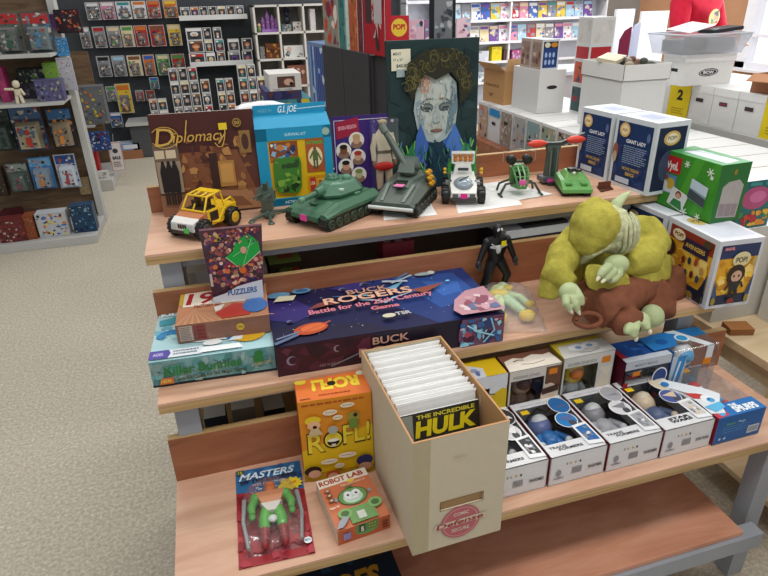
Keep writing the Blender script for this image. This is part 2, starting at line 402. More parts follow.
# ================================================================ SHELVES AT THE LEFT
LG=thing('display_shelving','dim store gondola at far left with carded figures on brown back board','shelving',(-1.6,3.11,0))
GX=-1.6; GY=3.11
def lp(name,b,mat,par=LG,o=(GX,GY),bevel=0):
    g=G(); g.box(b[0]-o[0],b[1]-o[1],b[2],b[3]-o[0],b[4]-o[1],b[5],'#ffffff'); return g.build(name,mat,par,bevel)
GREYW=solid('pale_grey_enamel','#b9b9b4',.5,.4,.05,5)
lp('base_deck',(-2.4,3.11,0,-.505,3.62,.055),GREYW,bevel=.002)
lp('back_board',(-2.4,3.60,.055,-.53,3.64,2.1),FIXWOOD)
lp('upright_post',(-.545,3.55,.0,-.50,3.66,2.1),GREYW,bevel=.003)
lp('shelf',(-2.4,3.22,.905,-.53,3.6,.925),GREYW); lp('shelf',(-2.4,3.22,1.19,-.53,3.6,1.21),GREYW)
# second gondola behind
SG=thing('display_shelving','second white-based gondola end standing behind the left shelving','shelving',(-.75,4.43,0))
lp('base_deck',(-1.3,4.43,0,-.53,5.15,.10),GREYW,SG,(-.75,4.43),.002)
lp('back_board',(-1.3,5.1,.1,-.6,5.14,1.1),FIXWOOD,SG,(-.75,4.43))
lp('shelf',(-1.3,4.6,.52,-.6,5.1,.54),GREYW,SG,(-.75,4.43))
# white shelf ledges on the peg wall
for nm,u0,u1,v,y0 in (('upper',179,247,18,5.82),('lower',190,253,64,5.82)):
    a=at(u0,v,y=y0); b=at(u1,v-4,y=y0); g=G(); g.box(0,0,-.03,b.x-a.x,.24,0,'#c9c9c6'); g.box(0,-.006,-.035,b.x-a.x,0,.012,'#d5d5d2')
    o=g.build('wall_shelf',METAL); place(o,(a.x,y0,(a.z+b.z)/2)); tag(o,nm+' white metal ledge on the dark peg wall carrying boxed figures','shelf','ledges on the peg wall')
# low white counter ledge under the peg wall
a=at(125,124,y=5.6); b=at(255,112,y=5.6); g=G(); g.box(0,0,-.025,1.3,.4,0,'#bdbdb8'); g.box(.03,.03,-.35,1.27,.4,-.025,'#4a4d50')
o=g.build('base_cabinet',METAL); place(o,(a.x,5.6,.36)); tag(o,'low dark cabinet with white top under the peg wall','cabinet')
# ================================================================ GAMES AND BOXES ON THE TABLE
def carton(g,w,d,h,col,edge=None):
    g.box(0,0,0,w,d,h,col)
    return faces(g,w,d,h)

# ---- large brown game box at the back left
T=thing('board_game_box','large brown board game box with gold script title, standing at back left of top shelf','board game',(.181,.532,zT),rot=(-.13,0,-.05))
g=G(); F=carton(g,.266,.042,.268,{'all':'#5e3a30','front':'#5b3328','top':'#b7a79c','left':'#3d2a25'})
f=F['front']
f.rect(0,.62,1,1,'#4a241f'); f.rect(.0,.0,1,.22,'#8a5f45'); f.poly([(.1,.22),(.95,.22),(.8,.62),(.2,.62)],'#7a4a30')
f.blobs(.22,.2,.95,.75,60,['#6b3d28','#85542f','#9a6a3c','#4f2c22','#7e4b33','#b07f49'],.02,.07,3,'p')
f.rect(.60,.26,.76,.52,'#a9793f'); f.rect(.62,.30,.74,.49,'#c08f4c'); f.rect(.52,.25,.6,.6,'#3a211d'); f.rect(.84,.58,.95,.8,'#8b6a3c'); f.ell(.895,.69,.035,.08,'#4b2b23')
f.rect(.0,.25,.24,.72,'#6e5a4c'); f.rect(.01,.58,.1,.66,'#cbb89b'); f.rect(.115,.58,.21,.66,'#cbb89b'); f.rect(.01,.24,.24,.55,'#94826f')
for x in (.07,.125,.18):
    f.ell(x,.535,.016,.022,'#1c1614'); f.poly([(x-.03,.25),(x+.03,.25),(x+.035,.45),(x+.018,.52),(x-.018,.52),(x-.035,.45)],'#211a18'); f.line([(x-.01,.25),(x-.012,.12)],.005,'#2b211c'); f.line([(x+.012,.25),(x+.014,.12)],.005,'#2b211c')
f.poly([(.12,.02),(1,.02),(.9,.2),(.35,.26),(.2,.16)],'#a27351'); f.poly([(.3,.06),(.9,.05),(.8,.15),(.42,.19)],'#7e5238')
f.text('D',.03,.70,.17,'#c9a24e',.17,.0,.25); f.line([(.13+.13*cos(t*.35+2.9),.78+.10*sin(t*.35+2.9)) for t in range(-16,0)],.0018,'#c9a24e')
f.text('iplomacy',.20,.725,.105,'#c9a24e',.50,.0,.3); f.line([(.60,.70),(.63,.66),(.67,.66),(.70,.74),(.72,.86)],.0025,'#c9a24e')
f.line([(.33,.80),(.36,.93)],.003,'#c9a24e')
f.rect(.655,.82,.735,.885,'#e2c52c'); f.ell(.835,.88,.045,.045,'#8f6e34',sq=True); f.ell(.835,.88,.033,.03,'#4a3320',sq=True); f.text('50',.81,.865,.03,'#c9a24e',.05)
g.build('game_box',PRINT,T,.001)

# ---- blue boxed set with yellow window
T=thing('boxed_toy_set','bright blue boxed toy set with yellow window tray and green flask','boxed toy',(.447,.518,zT),rot=(-.05,0,-.02))
g=G(); w,d,h=.206,.05,.215; BL='#1f93bd'
g.box(0,0,0,w,.004,h*.0+.02,BL); g.box(0,0,0,.03,d,h,BL); g.box(w-.022,0,0,w,d,h,BL); g.box(0,0,h-.033,w,d,h,{'all':BL,'top':'#35c8f0'}); g.box(0,0,0,w,d,.022,BL); g.box(0,d-.003,0,w,d,h,'#c99a1c')  # lit look of the top face is painted in as a brighter blue
g.hull([[(0,0,h),(w,0,h),(w,.006,h),(0,.006,h)],[(0.002,d-.01,h+.03),(w-.002,d-.01,h+.03),(w-.002,d,h+.03),(.002,d,h+.03)]],BL)
g.box(.004,d-.003,h+.028,w-.004,d,h+.056,BL)
fh=Face(g,(.004,d-.003,h+.028),(1,0,0),(0,0,1),w-.008,.028)
fh.text('G.I. JOE',.33,.25,.6,'#dff2f6',.26,.03,.2,0,False,'#5a7f8c',.04); fh.line([(.6,.5),(1,.62)],.0022,'#cfe9ee'); fh.text('AGES 5+',.06,.35,.28,'#73bcd2',.2)
ff=Face(g,(0,0,0),(1,0,0),(0,0,1),w,h); ff.text('SURVIVAL KIT',.38,.895,.035,'#bfe6ee',.28); ff.ell(.93,.92,.05,.05,'#9fb7a8',sq=True)
ff.text('ACTION SET',.3,.03,.035,'#bfe6ee',.3)
g.build('carton',PRINT,T)
g=G(); g.box(.03,.004,.02,w-.02,.008,h-.033,'#dfb41c')
f=Face(g,(.03,.004,.02),(1,0,0),(0,0,1),w-.05,h-.053)
f.rect(.02,.63,.52,.97,'#8a4a26'); f.rect(.02,.63,.52,.72,'#b4642c'); f.blobs(.04,.66,.5,.95,18,['#3c5f94','#8fb0cf','#e6e4da','#23395f','#c77e3c'],.03,.09,5,'p')
f.rect(.66,.42,.98,.98,'#a9552d'); f.ell(.82,.68,.13,.17,'#e8d6ad'); f.text('ATTACK',.67,.90,.05,'#3fb04a',.30,.05)
f.ell(.82,.82,.03,.035,'#7a5a3c'); f.rect(.775,.62,.865,.79,'#5c6b3a'); f.rect(.78,.48,.81,.63,'#4a5531'); f.rect(.83,.48,.86,.63,'#4a5531'); f.line([(.72,.66),(.78,.76)],.004,'#5c6b3a'); f.line([(.92,.62),(.865,.75)],.004,'#5c6b3a')
f.rect(.66,.05,.98,.36,'#c98e1b'); f.rect(.69,.08,.79,.33,'#b8342a'); f.text('USA',.70,.2,.06,'#f2e6c8',.08); f.rect(.82,.08,.95,.3,'#e2b637'); f.rect(.84,.12,.9,.28,'#c3452f')
g.build('tray',PRINT,T)
g=G(); g.prism([(.045,.04),(.10,.034),(.112,.05),(.116,.12),(.112,.135),(.045,.135),(.04,.12),(.038,.06)],-.006,.003,'#3f7a2a')
f=Face(g,(.038,-.006,.034),(1,0,0),(0,0,1),.078,.10); f.blobs(.06,.06,.94,.95,26,['#2c4a20','#5f8f33','#79a83e','#24381c','#4c7a2c'],.05,.16,8,'p')
g.build('camouflage_flask',PLAST,T)

# ---- purple card with a khaki figure
T=thing('carded_doll','purple backing card with round portraits and khaki uniformed figure in a blister','carded figure',(.665,.556,zT),rot=(-.05,0,-.04))
g=G(); w,h=.196,.226; g.box(0,0,0,w,.002,h,'#3c2470'); f=Face(g,(0,0,0),(1,0,0),(0,0,1),w,h)
f.frame(.03,.02,.965,.95,.0022,'#c9bfd6'); f.rect(.55,.05,.945,.93,'#46308a')
f.poly([(.055,.72),(.40,.78),(.39,.985),(.05,.93)],'#9c1f3c'); f.text('SEVEN REGION',.09,.83,.045,'#e6a6b4',.27,.03,0,.1)
for i,(x,y,sk,hr) in enumerate(((.35,.70,'#c99c78','#b99a66'),(.15,.58,'#7d4a2c','#241913'),(.36,.49,'#d0a184','#a8322a'),(.17,.38,'#c89877','#1d1614'),(.36,.26,'#b9b58c','#7a8a4a'))):
    f.ell(x,y,.115,.115,'#e4ddd4',22,sq=True); f.ell(x,y-.055,.085,.06,'#8a6a5c',14,sq=True); f.ell(x,y+.005,.055,.065,sk,14,sq=True); f.ell(x,y+.045,.058,.035,hr,14,sq=True)
f.blobs(.56,.86,.93,.93,8,['#8a7ab8','#c9bfe0'],.01,.03,2)
g.build('backing_card',PRINT,T)
g=G(); x=.145; y=-.014
g.ell((x,y,.196),(.0115,.012,.015),'#9c7350'); g.ell((x,y,.205),(.013,.013,.008),'#b9a27c')
g.hull([[(x-.024,y-.009,.17),(x+.024,y-.009,.17),(x+.024,y+.009,.17),(x-.024,y+.009,.17)],[(x-.018,y-.009,.125),(x+.018,y-.009,.125),(x+.018,y+.009,.125),(x-.018,y+.009,.125)],[(x-.024,y-.01,.085),(x+.024,y-.01,.085),(x+.024,y+.01,.085),(x-.024,y+.01,.085)]],'#e6dac0')
g.hull([[(x-.011,y-.008,.186),(x+.011,y-.008,.186),(x+.011,y+.008,.186),(x-.011,y+.008,.186)],[(x-.025,y-.009,.169),(x+.025,y-.009,.169),(x+.025,y+.009,.169),(x-.025,y+.009,.169)]],'#ecdfc6')
for s in (-1,1):
    g.tube([(x+s*.022,y,.172),(x+s*.032,y-.002,.135),(x+s*.031,y-.008,.098)],[.009,.0085,.007],'#e2d4b6'); g.ell((x+s*.031,y-.009,.09),(.006,.006,.009),'#a07a58')
    g.tube([(x+s*.012,y,.09),(x+s*.014,y,.045),(x+s*.014,y,.012)],[.0125,.011,.009],'#ead2b0'); g.ell((x+s*.014,y-.004,.008),(.009,.014,.008),'#3a2d24')
g.box(x-.020,y-.011,.118,x+.020,y+.010,.126,'#6b5a3c')
g.build('doll_figure',CLOTHV,T)
g=G(); g.ell((x-.004,-.03,.082),(.03,.008,.013),'#c02a22'); g.build('red_oval_label',PRINT,T)
g=G(); g.box(.108,-.032,.008,.186,-.0004,.215,'#ffffff',('back',)); g.build('blister',BLISTER,T)

# ---- tall painted portrait canvas
T=thing('portrait_canvas','tall dark teal canvas print with pale painted portrait and blue collar, price note at corner','picture',(.829,.548,zT),rot=(-.03,0,0))
g=G(); w,h=.278,.418; g.box(0,0,0,w,.018,h,{'all':'#1d2a2a','front':'#24393a'}); f=Face(g,(0,0,0),(1,0,0),(0,0,1),w,h)
f.blobs(.02,.02,.98,.98,40,['#24393a','#1d2f32','#2b4345','#203436'],.06,.18,4,'p')
f.poly([(.12,.0),(.16,.22),(.30,.36),(.40,.30),(.62,.30),(.74,.36),(.95,.24),(1,.0)],'#2b6b4a'); f.blobs(.2,.0,.95,.3,34,['#2f8a4f','#4aa24c','#1d4a55','#2a5a70','#6bb04c','#1b3a4c'],.03,.08,6,'p')
f.poly([(.28,.20),(.33,.47),(.45,.34),(.40,.22)],'#3d62a8'); f.poly([(.72,.45),(.86,.22),(.70,.18),(.60,.32)],'#4472b8'); f.poly([(.36,.20),(.45,.34),(.60,.32),(.68,.18),(.52,.02)],'#243c58')
f.poly([(.46,.30),(.60,.30),(.58,.10),(.48,.08)],'#2c5a4c'); f.rect(.66,.03,.70,.2,'#56b04a'); f.rect(.76,.02,.90,.2,'#53a84c')
# pale oval of the head, simplified
f.poly([(.30,.70),(.27,.55),(.31,.42),(.42,.335),(.53,.31),(.64,.345),(.74,.44),(.76,.56),(.74,.72),(.62,.80),(.42,.80)],'#a9b6b4')
f.poly([(.38,.76),(.34,.58),(.40,.42),(.53,.34),(.64,.42),(.70,.58),(.68,.76)],'#bcc5be')
f.poly([(.70,.74),(.76,.56),(.70,.42),(.62,.36),(.66,.55)],'#6f8791'); f.poly([(.33,.75),(.45,.78),(.44,.66),(.35,.66)],'#c49a86'); f.poly([(.29,.60),(.33,.62),(.38,.45),(.33,.43)],'#8a9fa8')
for x,r in ((.415,-.12),(.615,.12)): f.ell(x,.565,.075,.03,'#5d6a6c',16,r); f.ell(x,.56,.045,.012,'#2e3638',12,r); f.line([(x-.07,.605+r*.12),(x,.62),(x+.07,.605-r*.12)],.004,'#6a6c62')
f.poly([(.50,.58),(.54,.58),(.565,.47),(.52,.455),(.475,.47)],'#aab5b4'); f.line([(.48,.465),(.52,.455),(.56,.465)],.003,'#75807e')
f.ell(.52,.405,.07,.012,'#8f6a60'); f.line([(.45,.407),(.52,.402),(.59,.407)],.0018,'#5c3a36')
rn=random.Random(9)
for i in range(150):
    a=rn.uniform(0,6.28); R=rn.random()**.5; u=.52+.22*R*cos(a); v=.57+.23*R*sin(a)
    if .38<v<.80:
        c=rn.choice(['#c9d2c8','#9fb0b4','#b4bfb8','#8598a2','#d4d8cc','#a4a49a','#c0a896'] if u<.6 else ['#8fa2aa','#7a8f9a','#a8b4b4','#6a7f8c','#b4bcb4'])
        L=rn.uniform(.015,.05); b=rn.uniform(1.0,2.0); f.line([(u,v),(u+L*cos(b),v+L*sin(b)*.7)],.0028,c); f.k-=.97
f.k=math.ceil(f.k)+1
for x,r in ((.415,-.12),(.615,.12)): f.ell(x,.565,.06,.018,'#76807e',16,r); f.ell(x,.56,.045,.008,'#3a4444',12,r)
f.line([(.47,.407),(.52,.402),(.57,.407)],.003,'#8a625a'); f.poly([(.26,.20),(.29,.38),(.34,.46),(.43,.30),(.36,.18)],'#3f66b0'); f.poly([(.72,.45),(.80,.34),(.84,.20),(.70,.18),(.62,.30)],'#4a78be'); f.poly([(.04,.0),(.10,.20),(.26,.34),(.30,.14),(.38,.0)],'#2c7a4c'); f.poly([(.70,.0),(.72,.16),(.84,.30),(.98,.22),(1,0)],'#3f8f4a'); f.poly([(.42,.30),(.52,.33),(.62,.30),(.60,.0),(.46,.0)],'#1f3a4c')
for i in range(120):
    u=rn.uniform(.05,.98); v=rn.uniform(.0,.30); b=rn.uniform(.8,2.4); f.line([(u,v),(u+.05*cos(b),v+.06*sin(b))],.0035,rn.choice(['#4a9a50','#67b54c','#2a6a4a','#3a5fa8','#1d4250','#5f7fb8','#86c456'] if (u<.4 or u>.66) else ['#1f3a4c','#2a4f5c','#3a6a5c'])); f.k-=.85
f.k=math.ceil(f.k)+1
f.poly([(.25,.62),(.16,.72),(.20,.86),(.36,.93),(.58,.95),(.80,.90),(.90,.78),(.86,.62),(.77,.58),(.75,.72),(.66,.79),(.50,.745),(.36,.79),(.30,.70)],'#2d2e22')
for i in range(95):
    a=rn.uniform(-.2,3.2); R=rn.uniform(.22,.38); cx=.54+cos(a)*R; cy=.70+sin(a)*R*.62; r=rn.uniform(.02,.05); a0=rn.random()*6
    f.line([(cx+r*cos(a0+t*.55),cy+r*.7*sin(a0+t*.55)) for t in range(8)],.0016,rn.choice(['#5c5430','#75693c','#4a4628','#6f6c40','#3b3a24'])); f.k-=1; f.k+=.1
f.k=math.ceil(f.k)+1
g.build('canvas_print',PRINT,T,.001)
g=G(); g.box(.012,-.0045,h-.078,.068,-.0035,h-.022,'#e3dfc4'); f=Face(g,(.012,-.0045,h-.078),(1,0,0),(0,0,1),.056,.056)
f.text('MINT',.1,.72,.13,'#4a5a6a',.42); f.text('17 x 27',.1,.46,.11,'#4a5a6a',.5); f.text('$40.00',.25,.16,.15,'#3a4a5a',.6); g.box(.026,-.0055,h-.095,.050,-.0045,h-.074,'#9fb0b0')
g.build('price_note',MATTE,T)

# ---- two tall dark blue window boxes facing the left
def flag_star(f,u,v,r,col):
    pts=[]
    for k in range(10): q=r if k%2==0 else r*.45; pts.append((u*f.w+q*f.w*cos(pi/2+k*pi/5), v*f.h+q*f.w*sin(pi/2+k*pi/5)))
    f.poly(pts,col,False)
def tallbox(lab,loc,rz,w):
    T=thing('boxed_vinyl_figure',lab,'boxed figure',loc,rz,'tall navy boxes at right end of top shelf')
    g=G(); d,h=.118,.203
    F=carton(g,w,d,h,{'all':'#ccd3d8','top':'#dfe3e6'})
    f=F['front']; f.rect(.07,.05,.93,.93,'#1b3561'); f.blobs(.08,.06,.92,.6,22,['#1d3d70','#2a3b6e','#3a3f70','#16305a'],.08,.2,2,'p')
    f.ell(.26,.82,.13,.13,'#d9b26a',sq=True); f.ell(.26,.82,.09,.09,'#e9d9b0',sq=True); f.text('POP!',.2,.80,.035,'#a8662c',.12,.04); f.ell(.86,.78,.06,.08,'#24406f'); f.ell(.86,.78,.04,.06,'#5a6c94')
    f.text('GIANT LADY',.34,.655,.05,'#e6ebf2',.48,.05); f.lines(.3,.36,.9,.62,9,'#8fa3c0',3,.4)
    f.ell(.1,.5,.07,.12,'#8f5a48'); f.ell(.1,.42,.05,.08,'#b9a088')
    f.text('MOVIE DREAM',.34,.27,.045,'#b99a44',.42,.05); f.text('BIG',.44,.2,.045,'#b99a44',.22,.05); f.rect(.2,.075,.56,.155,'#b9c6d4')
    r=F['right']; r.rect(.08,.05,.92,.93,'#16243f'); r.ell(.5,.78,.25,.1,'#c9a85a'); r.ell(.5,.78,.18,.07,'#e4d9bc'); r.ell(.5,.4,.28,.22,'#3b4a62'); r.text('POP!',.36,.76,.05,'#6b5a34',.28)
    l=F['left']; l.rect(.08,.05,.92,.93,'#1b3561')
    t=F['top']; t.rect(.12,.15,.88,.85,'#c3ccd6'); t.rect(.3,.3,.7,.7,'#aab4cc')
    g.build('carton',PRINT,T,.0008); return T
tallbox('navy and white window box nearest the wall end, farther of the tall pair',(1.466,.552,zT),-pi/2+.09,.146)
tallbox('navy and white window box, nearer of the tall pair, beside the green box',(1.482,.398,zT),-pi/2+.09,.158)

# ---- two window boxes on the middle shelf right end
def iwbox(lab,loc,rz,kind,w=.125,d=.2):
    T=thing('boxed_vinyl_figure',lab,'boxed figure',loc,rz)
    g=G(); h=.19
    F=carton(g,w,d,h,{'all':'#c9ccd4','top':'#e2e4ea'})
    for k in ('front','left'):
        f=F[k]
        if kind==0:
            f.rect(.07,.05,.93,.93,'#d9a02b'); f.rect(.07,.05,.93,.2,'#1d2b45'); f.rect(.07,.74,.93,.93,'#27365e' if k=='front' else '#8a3326')
            f.blobs(.1,.22,.9,.72,26,['#e3b434','#edc64a','#c98a24','#f0d27a'],.08,.2,5,'p')
            f.poly([(.07,.05),(.07,.45),(.18,.2)],'#3a5474'); f.poly([(.93,.05),(.93,.5),(.82,.2)],'#2f4666'); f.ell(.12,.12,.05,.06,'#9a8238'); f.ell(.88,.12,.05,.06,'#9a8238')
            if k=='front':
                f.text('MARVEL',.12,.87,.04,'#d98a94',.22,.08); f.ell(.55,.72,.2,.11,'#d8cc9c'); f.text('POP!',.42,.68,.07,'#6e6552',.26,.08)
                f.ell(.5,.5,.2,.15,'#2a211d',20,sq=False); f.ell(.52,.475,.12,.085,'#caa388'); f.ell(.46,.48,.022,.018,'#1b1512'); f.ell(.57,.48,.022,.018,'#1b1512')
                f.poly([(.38,.4),(.64,.4),(.6,.26),(.42,.26)],'#26282e'); f.poly([(.42,.27),(.50,.27),(.48,.17),(.40,.17)],'#1e2026'); f.poly([(.53,.27),(.61,.27),(.64,.17),(.56,.17)],'#1e2026'); f.line([(.38,.39),(.31,.28)],.006,'#26282e'); f.line([(.64,.39),(.71,.3)],.006,'#26282e')
                f.ell(.84,.68,.05,.07,'#b8a05a'); f.ell(.5,.11,.08,.04,'#8a3326')
            else:
                f.ell(.27,.83,.13,.08,'#e6d9b8'); f.text('POP!',.18,.81,.05,'#8a5a2c',.18,.06); f.poly([(.38,.66),(.88,.66),(.84,.84),(.42,.84)],'#2a2440'); f.text('AVENGERS',.43,.72,.06,'#d9b24a',.38,.06)
                f.ell(.83,.88,.08,.05,'#4a3c2c'); f.ell(.12,.6,.14,.13,'#3a241c'); f.ell(.1,.58,.07,.07,'#c9a186')
                for i,(x,y) in enumerate(((.45,.52),(.57,.55),(.7,.58),(.82,.5),(.42,.38),(.54,.36),(.66,.38),(.78,.36))): f.ell(x,y,.035,.055,['#7a2c24','#2c3448','#a8442c','#b88a5c','#2a2a30','#46524a','#6a2a24','#3a4a5c'][i])
                f.ell(.5,.2,.06,.05,'#c4492c'); f.poly([(.93,.05),(.93,.42),(.76,.05)],'#16202f'); f.ell(.7,.1,.07,.05,'#8a7436')
        else:
            f.rect(.07,.05,.93,.93,'#1d3557'); f.ell(.7,.6,.16,.16,'#3c567c'); f.ell(.3,.8,.12,.08,'#d9c890'); f.blobs(.1,.08,.9,.5,14,['#24406a','#2b4a78','#182c4c'],.08,.16,6,'p')
    t=F['top']; t.rect(.1,.12,.9,.88,'#d3d8e2'); t.ell(.3,.72,.16,.14,'#c9b26a' if kind==0 else '#aab4c4'); t.text('POP!',.2,.66,.12,'#8f7a3c',.2,.04)
    g.build('carton',PRINT,T,.0008)
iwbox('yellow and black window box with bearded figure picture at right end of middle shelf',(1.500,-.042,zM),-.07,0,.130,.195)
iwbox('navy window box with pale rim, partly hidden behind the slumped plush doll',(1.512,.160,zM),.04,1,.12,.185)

# ---- green box lying on top of those
T=thing('boxed_snow_figure','green box with small photo pictures and red nameplate, lying on top of the window boxes','boxed toy',(1.556,.262,.918),-pi/2+.045)
g=G(); w,d,h=.195,.10,.158
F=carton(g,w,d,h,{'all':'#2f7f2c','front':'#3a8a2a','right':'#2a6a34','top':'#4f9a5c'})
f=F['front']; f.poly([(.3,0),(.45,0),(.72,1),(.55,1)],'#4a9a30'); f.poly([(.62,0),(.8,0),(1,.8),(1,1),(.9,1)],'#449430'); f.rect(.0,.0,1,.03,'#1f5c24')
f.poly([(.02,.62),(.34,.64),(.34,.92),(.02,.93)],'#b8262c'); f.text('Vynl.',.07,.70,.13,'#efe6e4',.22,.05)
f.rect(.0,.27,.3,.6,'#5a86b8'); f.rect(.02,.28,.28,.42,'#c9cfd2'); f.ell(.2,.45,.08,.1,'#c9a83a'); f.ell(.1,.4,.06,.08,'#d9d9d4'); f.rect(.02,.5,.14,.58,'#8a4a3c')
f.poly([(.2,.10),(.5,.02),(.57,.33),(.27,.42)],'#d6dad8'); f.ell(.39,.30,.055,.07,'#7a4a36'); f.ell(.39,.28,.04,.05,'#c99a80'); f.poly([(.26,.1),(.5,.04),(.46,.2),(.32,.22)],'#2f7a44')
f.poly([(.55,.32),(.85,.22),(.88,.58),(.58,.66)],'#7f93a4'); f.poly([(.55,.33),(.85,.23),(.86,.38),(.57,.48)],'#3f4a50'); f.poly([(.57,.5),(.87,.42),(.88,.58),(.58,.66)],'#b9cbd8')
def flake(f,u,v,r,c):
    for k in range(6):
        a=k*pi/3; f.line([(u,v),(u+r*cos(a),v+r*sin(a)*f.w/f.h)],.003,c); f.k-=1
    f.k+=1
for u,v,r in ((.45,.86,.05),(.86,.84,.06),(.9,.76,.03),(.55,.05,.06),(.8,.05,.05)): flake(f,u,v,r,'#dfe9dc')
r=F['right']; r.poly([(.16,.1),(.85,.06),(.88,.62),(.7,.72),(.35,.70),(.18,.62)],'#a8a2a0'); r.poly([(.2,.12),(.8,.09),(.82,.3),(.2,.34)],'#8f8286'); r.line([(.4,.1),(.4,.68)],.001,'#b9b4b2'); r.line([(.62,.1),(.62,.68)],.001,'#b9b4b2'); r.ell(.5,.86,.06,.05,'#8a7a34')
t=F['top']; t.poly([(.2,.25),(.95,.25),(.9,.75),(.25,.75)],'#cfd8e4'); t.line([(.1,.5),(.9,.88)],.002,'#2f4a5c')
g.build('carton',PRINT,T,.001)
T=thing('boxed_toy','teal and pink illustrated box standing behind the green box','boxed toy',(1.72,.13,.8595),.0); g=G()
F=carton(g,.12,.05,.14,{'all':'#2f6a6c','top':'#cfd4d4','right':'#e8e6e2'}); f=F['front']; f.ell(.45,.64,.40,.24,'#b0507a'); f.ell(.5,.66,.24,.12,'#c9709a'); f.blobs(.05,.05,.95,.38,30,['#c9452c','#d98a2c','#3f8a4c','#a82c3c','#e0b03c'],.05,.14,3,'p'); f.blobs(.05,.90,.95,.98,8,['#24343c','#3f8a8c'],.05,.1,4)
g.build('carton',PRINT,T)

# ---- long space board game
T=thing('board_game_box','long dark blue space board game box lying flat on the middle shelf','board game',(.399,.003,zM),-.028)
g=G(); w,d,h=.538,.277,.075
F=carton(g,w,d,h,{'all':'#1c1a30','top':'#1d1f46','front':'#241c2c','bottom':'#ffffff'})
f=F['top']
f.poly([(.45,1),(1,1),(1,.1),(.7,.0),(.55,.4)],'#20356e'); f.poly([(.62,.95),(.93,.9),(.97,.35),(.75,.25)],'#2c4f92'); f.poly([(.75,.8),(.92,.7),(.9,.5),(.8,.45)],'#3763ac'); f.poly([(0,.45),(.0,.85),(.12,.8),(.22,.5),(.1,.35)],'#352c6c'); f.poly([(.0,.0),(.5,.0),(.4,.18),(.1,.3),(0,.3)],'#1f1c38')
f.poly([(.3,.9),(.45,.98),(.5,.85),(.42,.75)],'#3a3478')
rn=random.Random(2)
for i in range(60): f.ell(rn.random()*.98+.01,rn.random()*.98+.01,rn.uniform(.001,.004),.003,rn.choice(['#a8a8c8','#6a6a9a','#d0d0e0']),5,sq=True); f.k-=.9
for (u,v,r) in ((.36,.84,.018),(.38,.78,.012),(.47,.88,.02),(.25,.72,.008),(.52,.93,.008),(.08,.36,.012)): f.ell(u,v,r,r,'#77789a',14,sq=True); f.ell(u+.004,v-.01,r*.8,r*.8,'#2a2a4c',14,sq=True)
f.k=math.ceil(f.k)
f.ell(.16,.19,.075,.045,'#b04a2a',20,.2,sq=True); f.ell(.17,.2,.055,.03,'#d0683a',18,.2,sq=True); f.line([(.08,.1),(.25,.27)],.004,'#c45a34'); f.line([(.0,.02),(.10,.12)],.01,'#5a6a8a'); f.line([(.01,.09),(.11,.16)],.005,'#6f7f9a')
f.ell(.06,.87,.055,.03,'#5f93b4',16,sq=True); f.ell(.17,.9,.045,.028,'#5f93b4',16,sq=True); f.ell(.17,.9,.03,.018,'#3a5f8c',14,sq=True); f.poly([(.03,.74),(.12,.73),(.14,.82),(.06,.84)],'#d9d2b4')
# ship and bursts
f.line([(.60,.80),(.72,.92)],.008,'#9fb6cc'); f.line([(.56,.86),(.68,.80)],.01,'#b9c4d0'); f.line([(.63,.86),(.71,.98)],.004,'#5f9ac9'); f.ell(.78,.9,.05,.018,'#9fb0b0',16,sq=True); f.ell(.82,.91,.018,.02,'#c9cfc4',12,sq=True); f.ell(.865,.69,.012,.008,'#7fd0e8',12,sq=True)
f.poly([(.29,.68),(.46,.63),(.46,.60)],'#6fa9c4'); f.poly([(.56,.70),(.66,.80),(.60,.66)],'#6fa9c4')
f.poly([(.17,.50),(.30,.53),(.30,.63),(.22,.58)],'#7d3f3c'); f.poly([(.66,.60),(.84,.66),(.72,.50)],'#8a4a3c')
f.text('BUCK',.37,.67,.085,'#c99a84',.20,.02,0,.03,False,'#1b1520',.05)
f.text('ROGERS',.25,.53,.115,'#d9a78e',.42,.03,0,.035,False,'#1b1520',.06)
f.poly([(.4,.54),(.48,.5),(.52,.44),(.56,.5),(.68,.56),(.56,.475),(.52,.41),(.48,.475)],'#9fc0d4')
f.text('Battle for the 25th Century',.17,.39,.075,'#d07a84',.58,.03,0,.055); f.text('Game',.44,.315,.06,'#c9707a',.13,.05,0,.03)
f.ell(.50,.18,.03,.018,'#c9c2a8',sq=True); f.text('TSR',.53,.165,.05,'#b9b4b0',.07,.05)
f.poly([(.80,0),(1,0),(1,.46),(.90,.42),(.82,.28),(.78,.1)],'#b98a94'); f.blobs(.82,.02,.99,.34,18,['#c99aa4','#8a4a5c','#d9c2c4','#5f6a8c'],.015,.04,4,'p')
f=F['front']; f.poly([(0,0),(.45,0),(.4,1),(0,1)],'#3a1a26'); f.blobs(.02,.05,.42,.95,16,['#4a2030','#5c2a3c','#2c1824'],.02,.06,5,'p')
for (u,v,r) in ((.06,.5,.022),(.25,.68,.016),(.36,.4,.014)): f.ell(u,v,r,r,'#8a7a8c',14,sq=True); f.ell(u+.005,v,r*.8,r*.8,'#3a2030',14,sq=True)
f.line([(.22,.1),(.34,.4)],.004,'#6a6a74'); f.text('BUCK',.40,.62,.24,'#c99a84',.16,.03); f.text('ROGERS',.34,.26,.28,'#c99a84',.32,.03); f.text('AGES 10 AND UP',.17,.15,.09,'#8a6a74',.09)
f.poly([(.80,0),(.995,0),(.995,1),(.80,1),(.785,.6),(.785,.3)],'#6f4a64'); f.blobs(.79,.04,.985,.98,46,['#b04a5c','#6fb0d0','#3a5f94','#c9b4c4','#4a2440','#9fd0e0','#34406c'],.008,.03,7,'p')
f.line([(.90,.1),(.95,.5),(.93,.95)],.004,'#7fc4e0'); f.line([(.82,.8),(.88,.5),(.95,.3)],.004,'#9fd4e8')
r=F['right']; r.rect(0,0,1,1,'#3a1f30')
g.build('game_box',PRINT,T,.001)

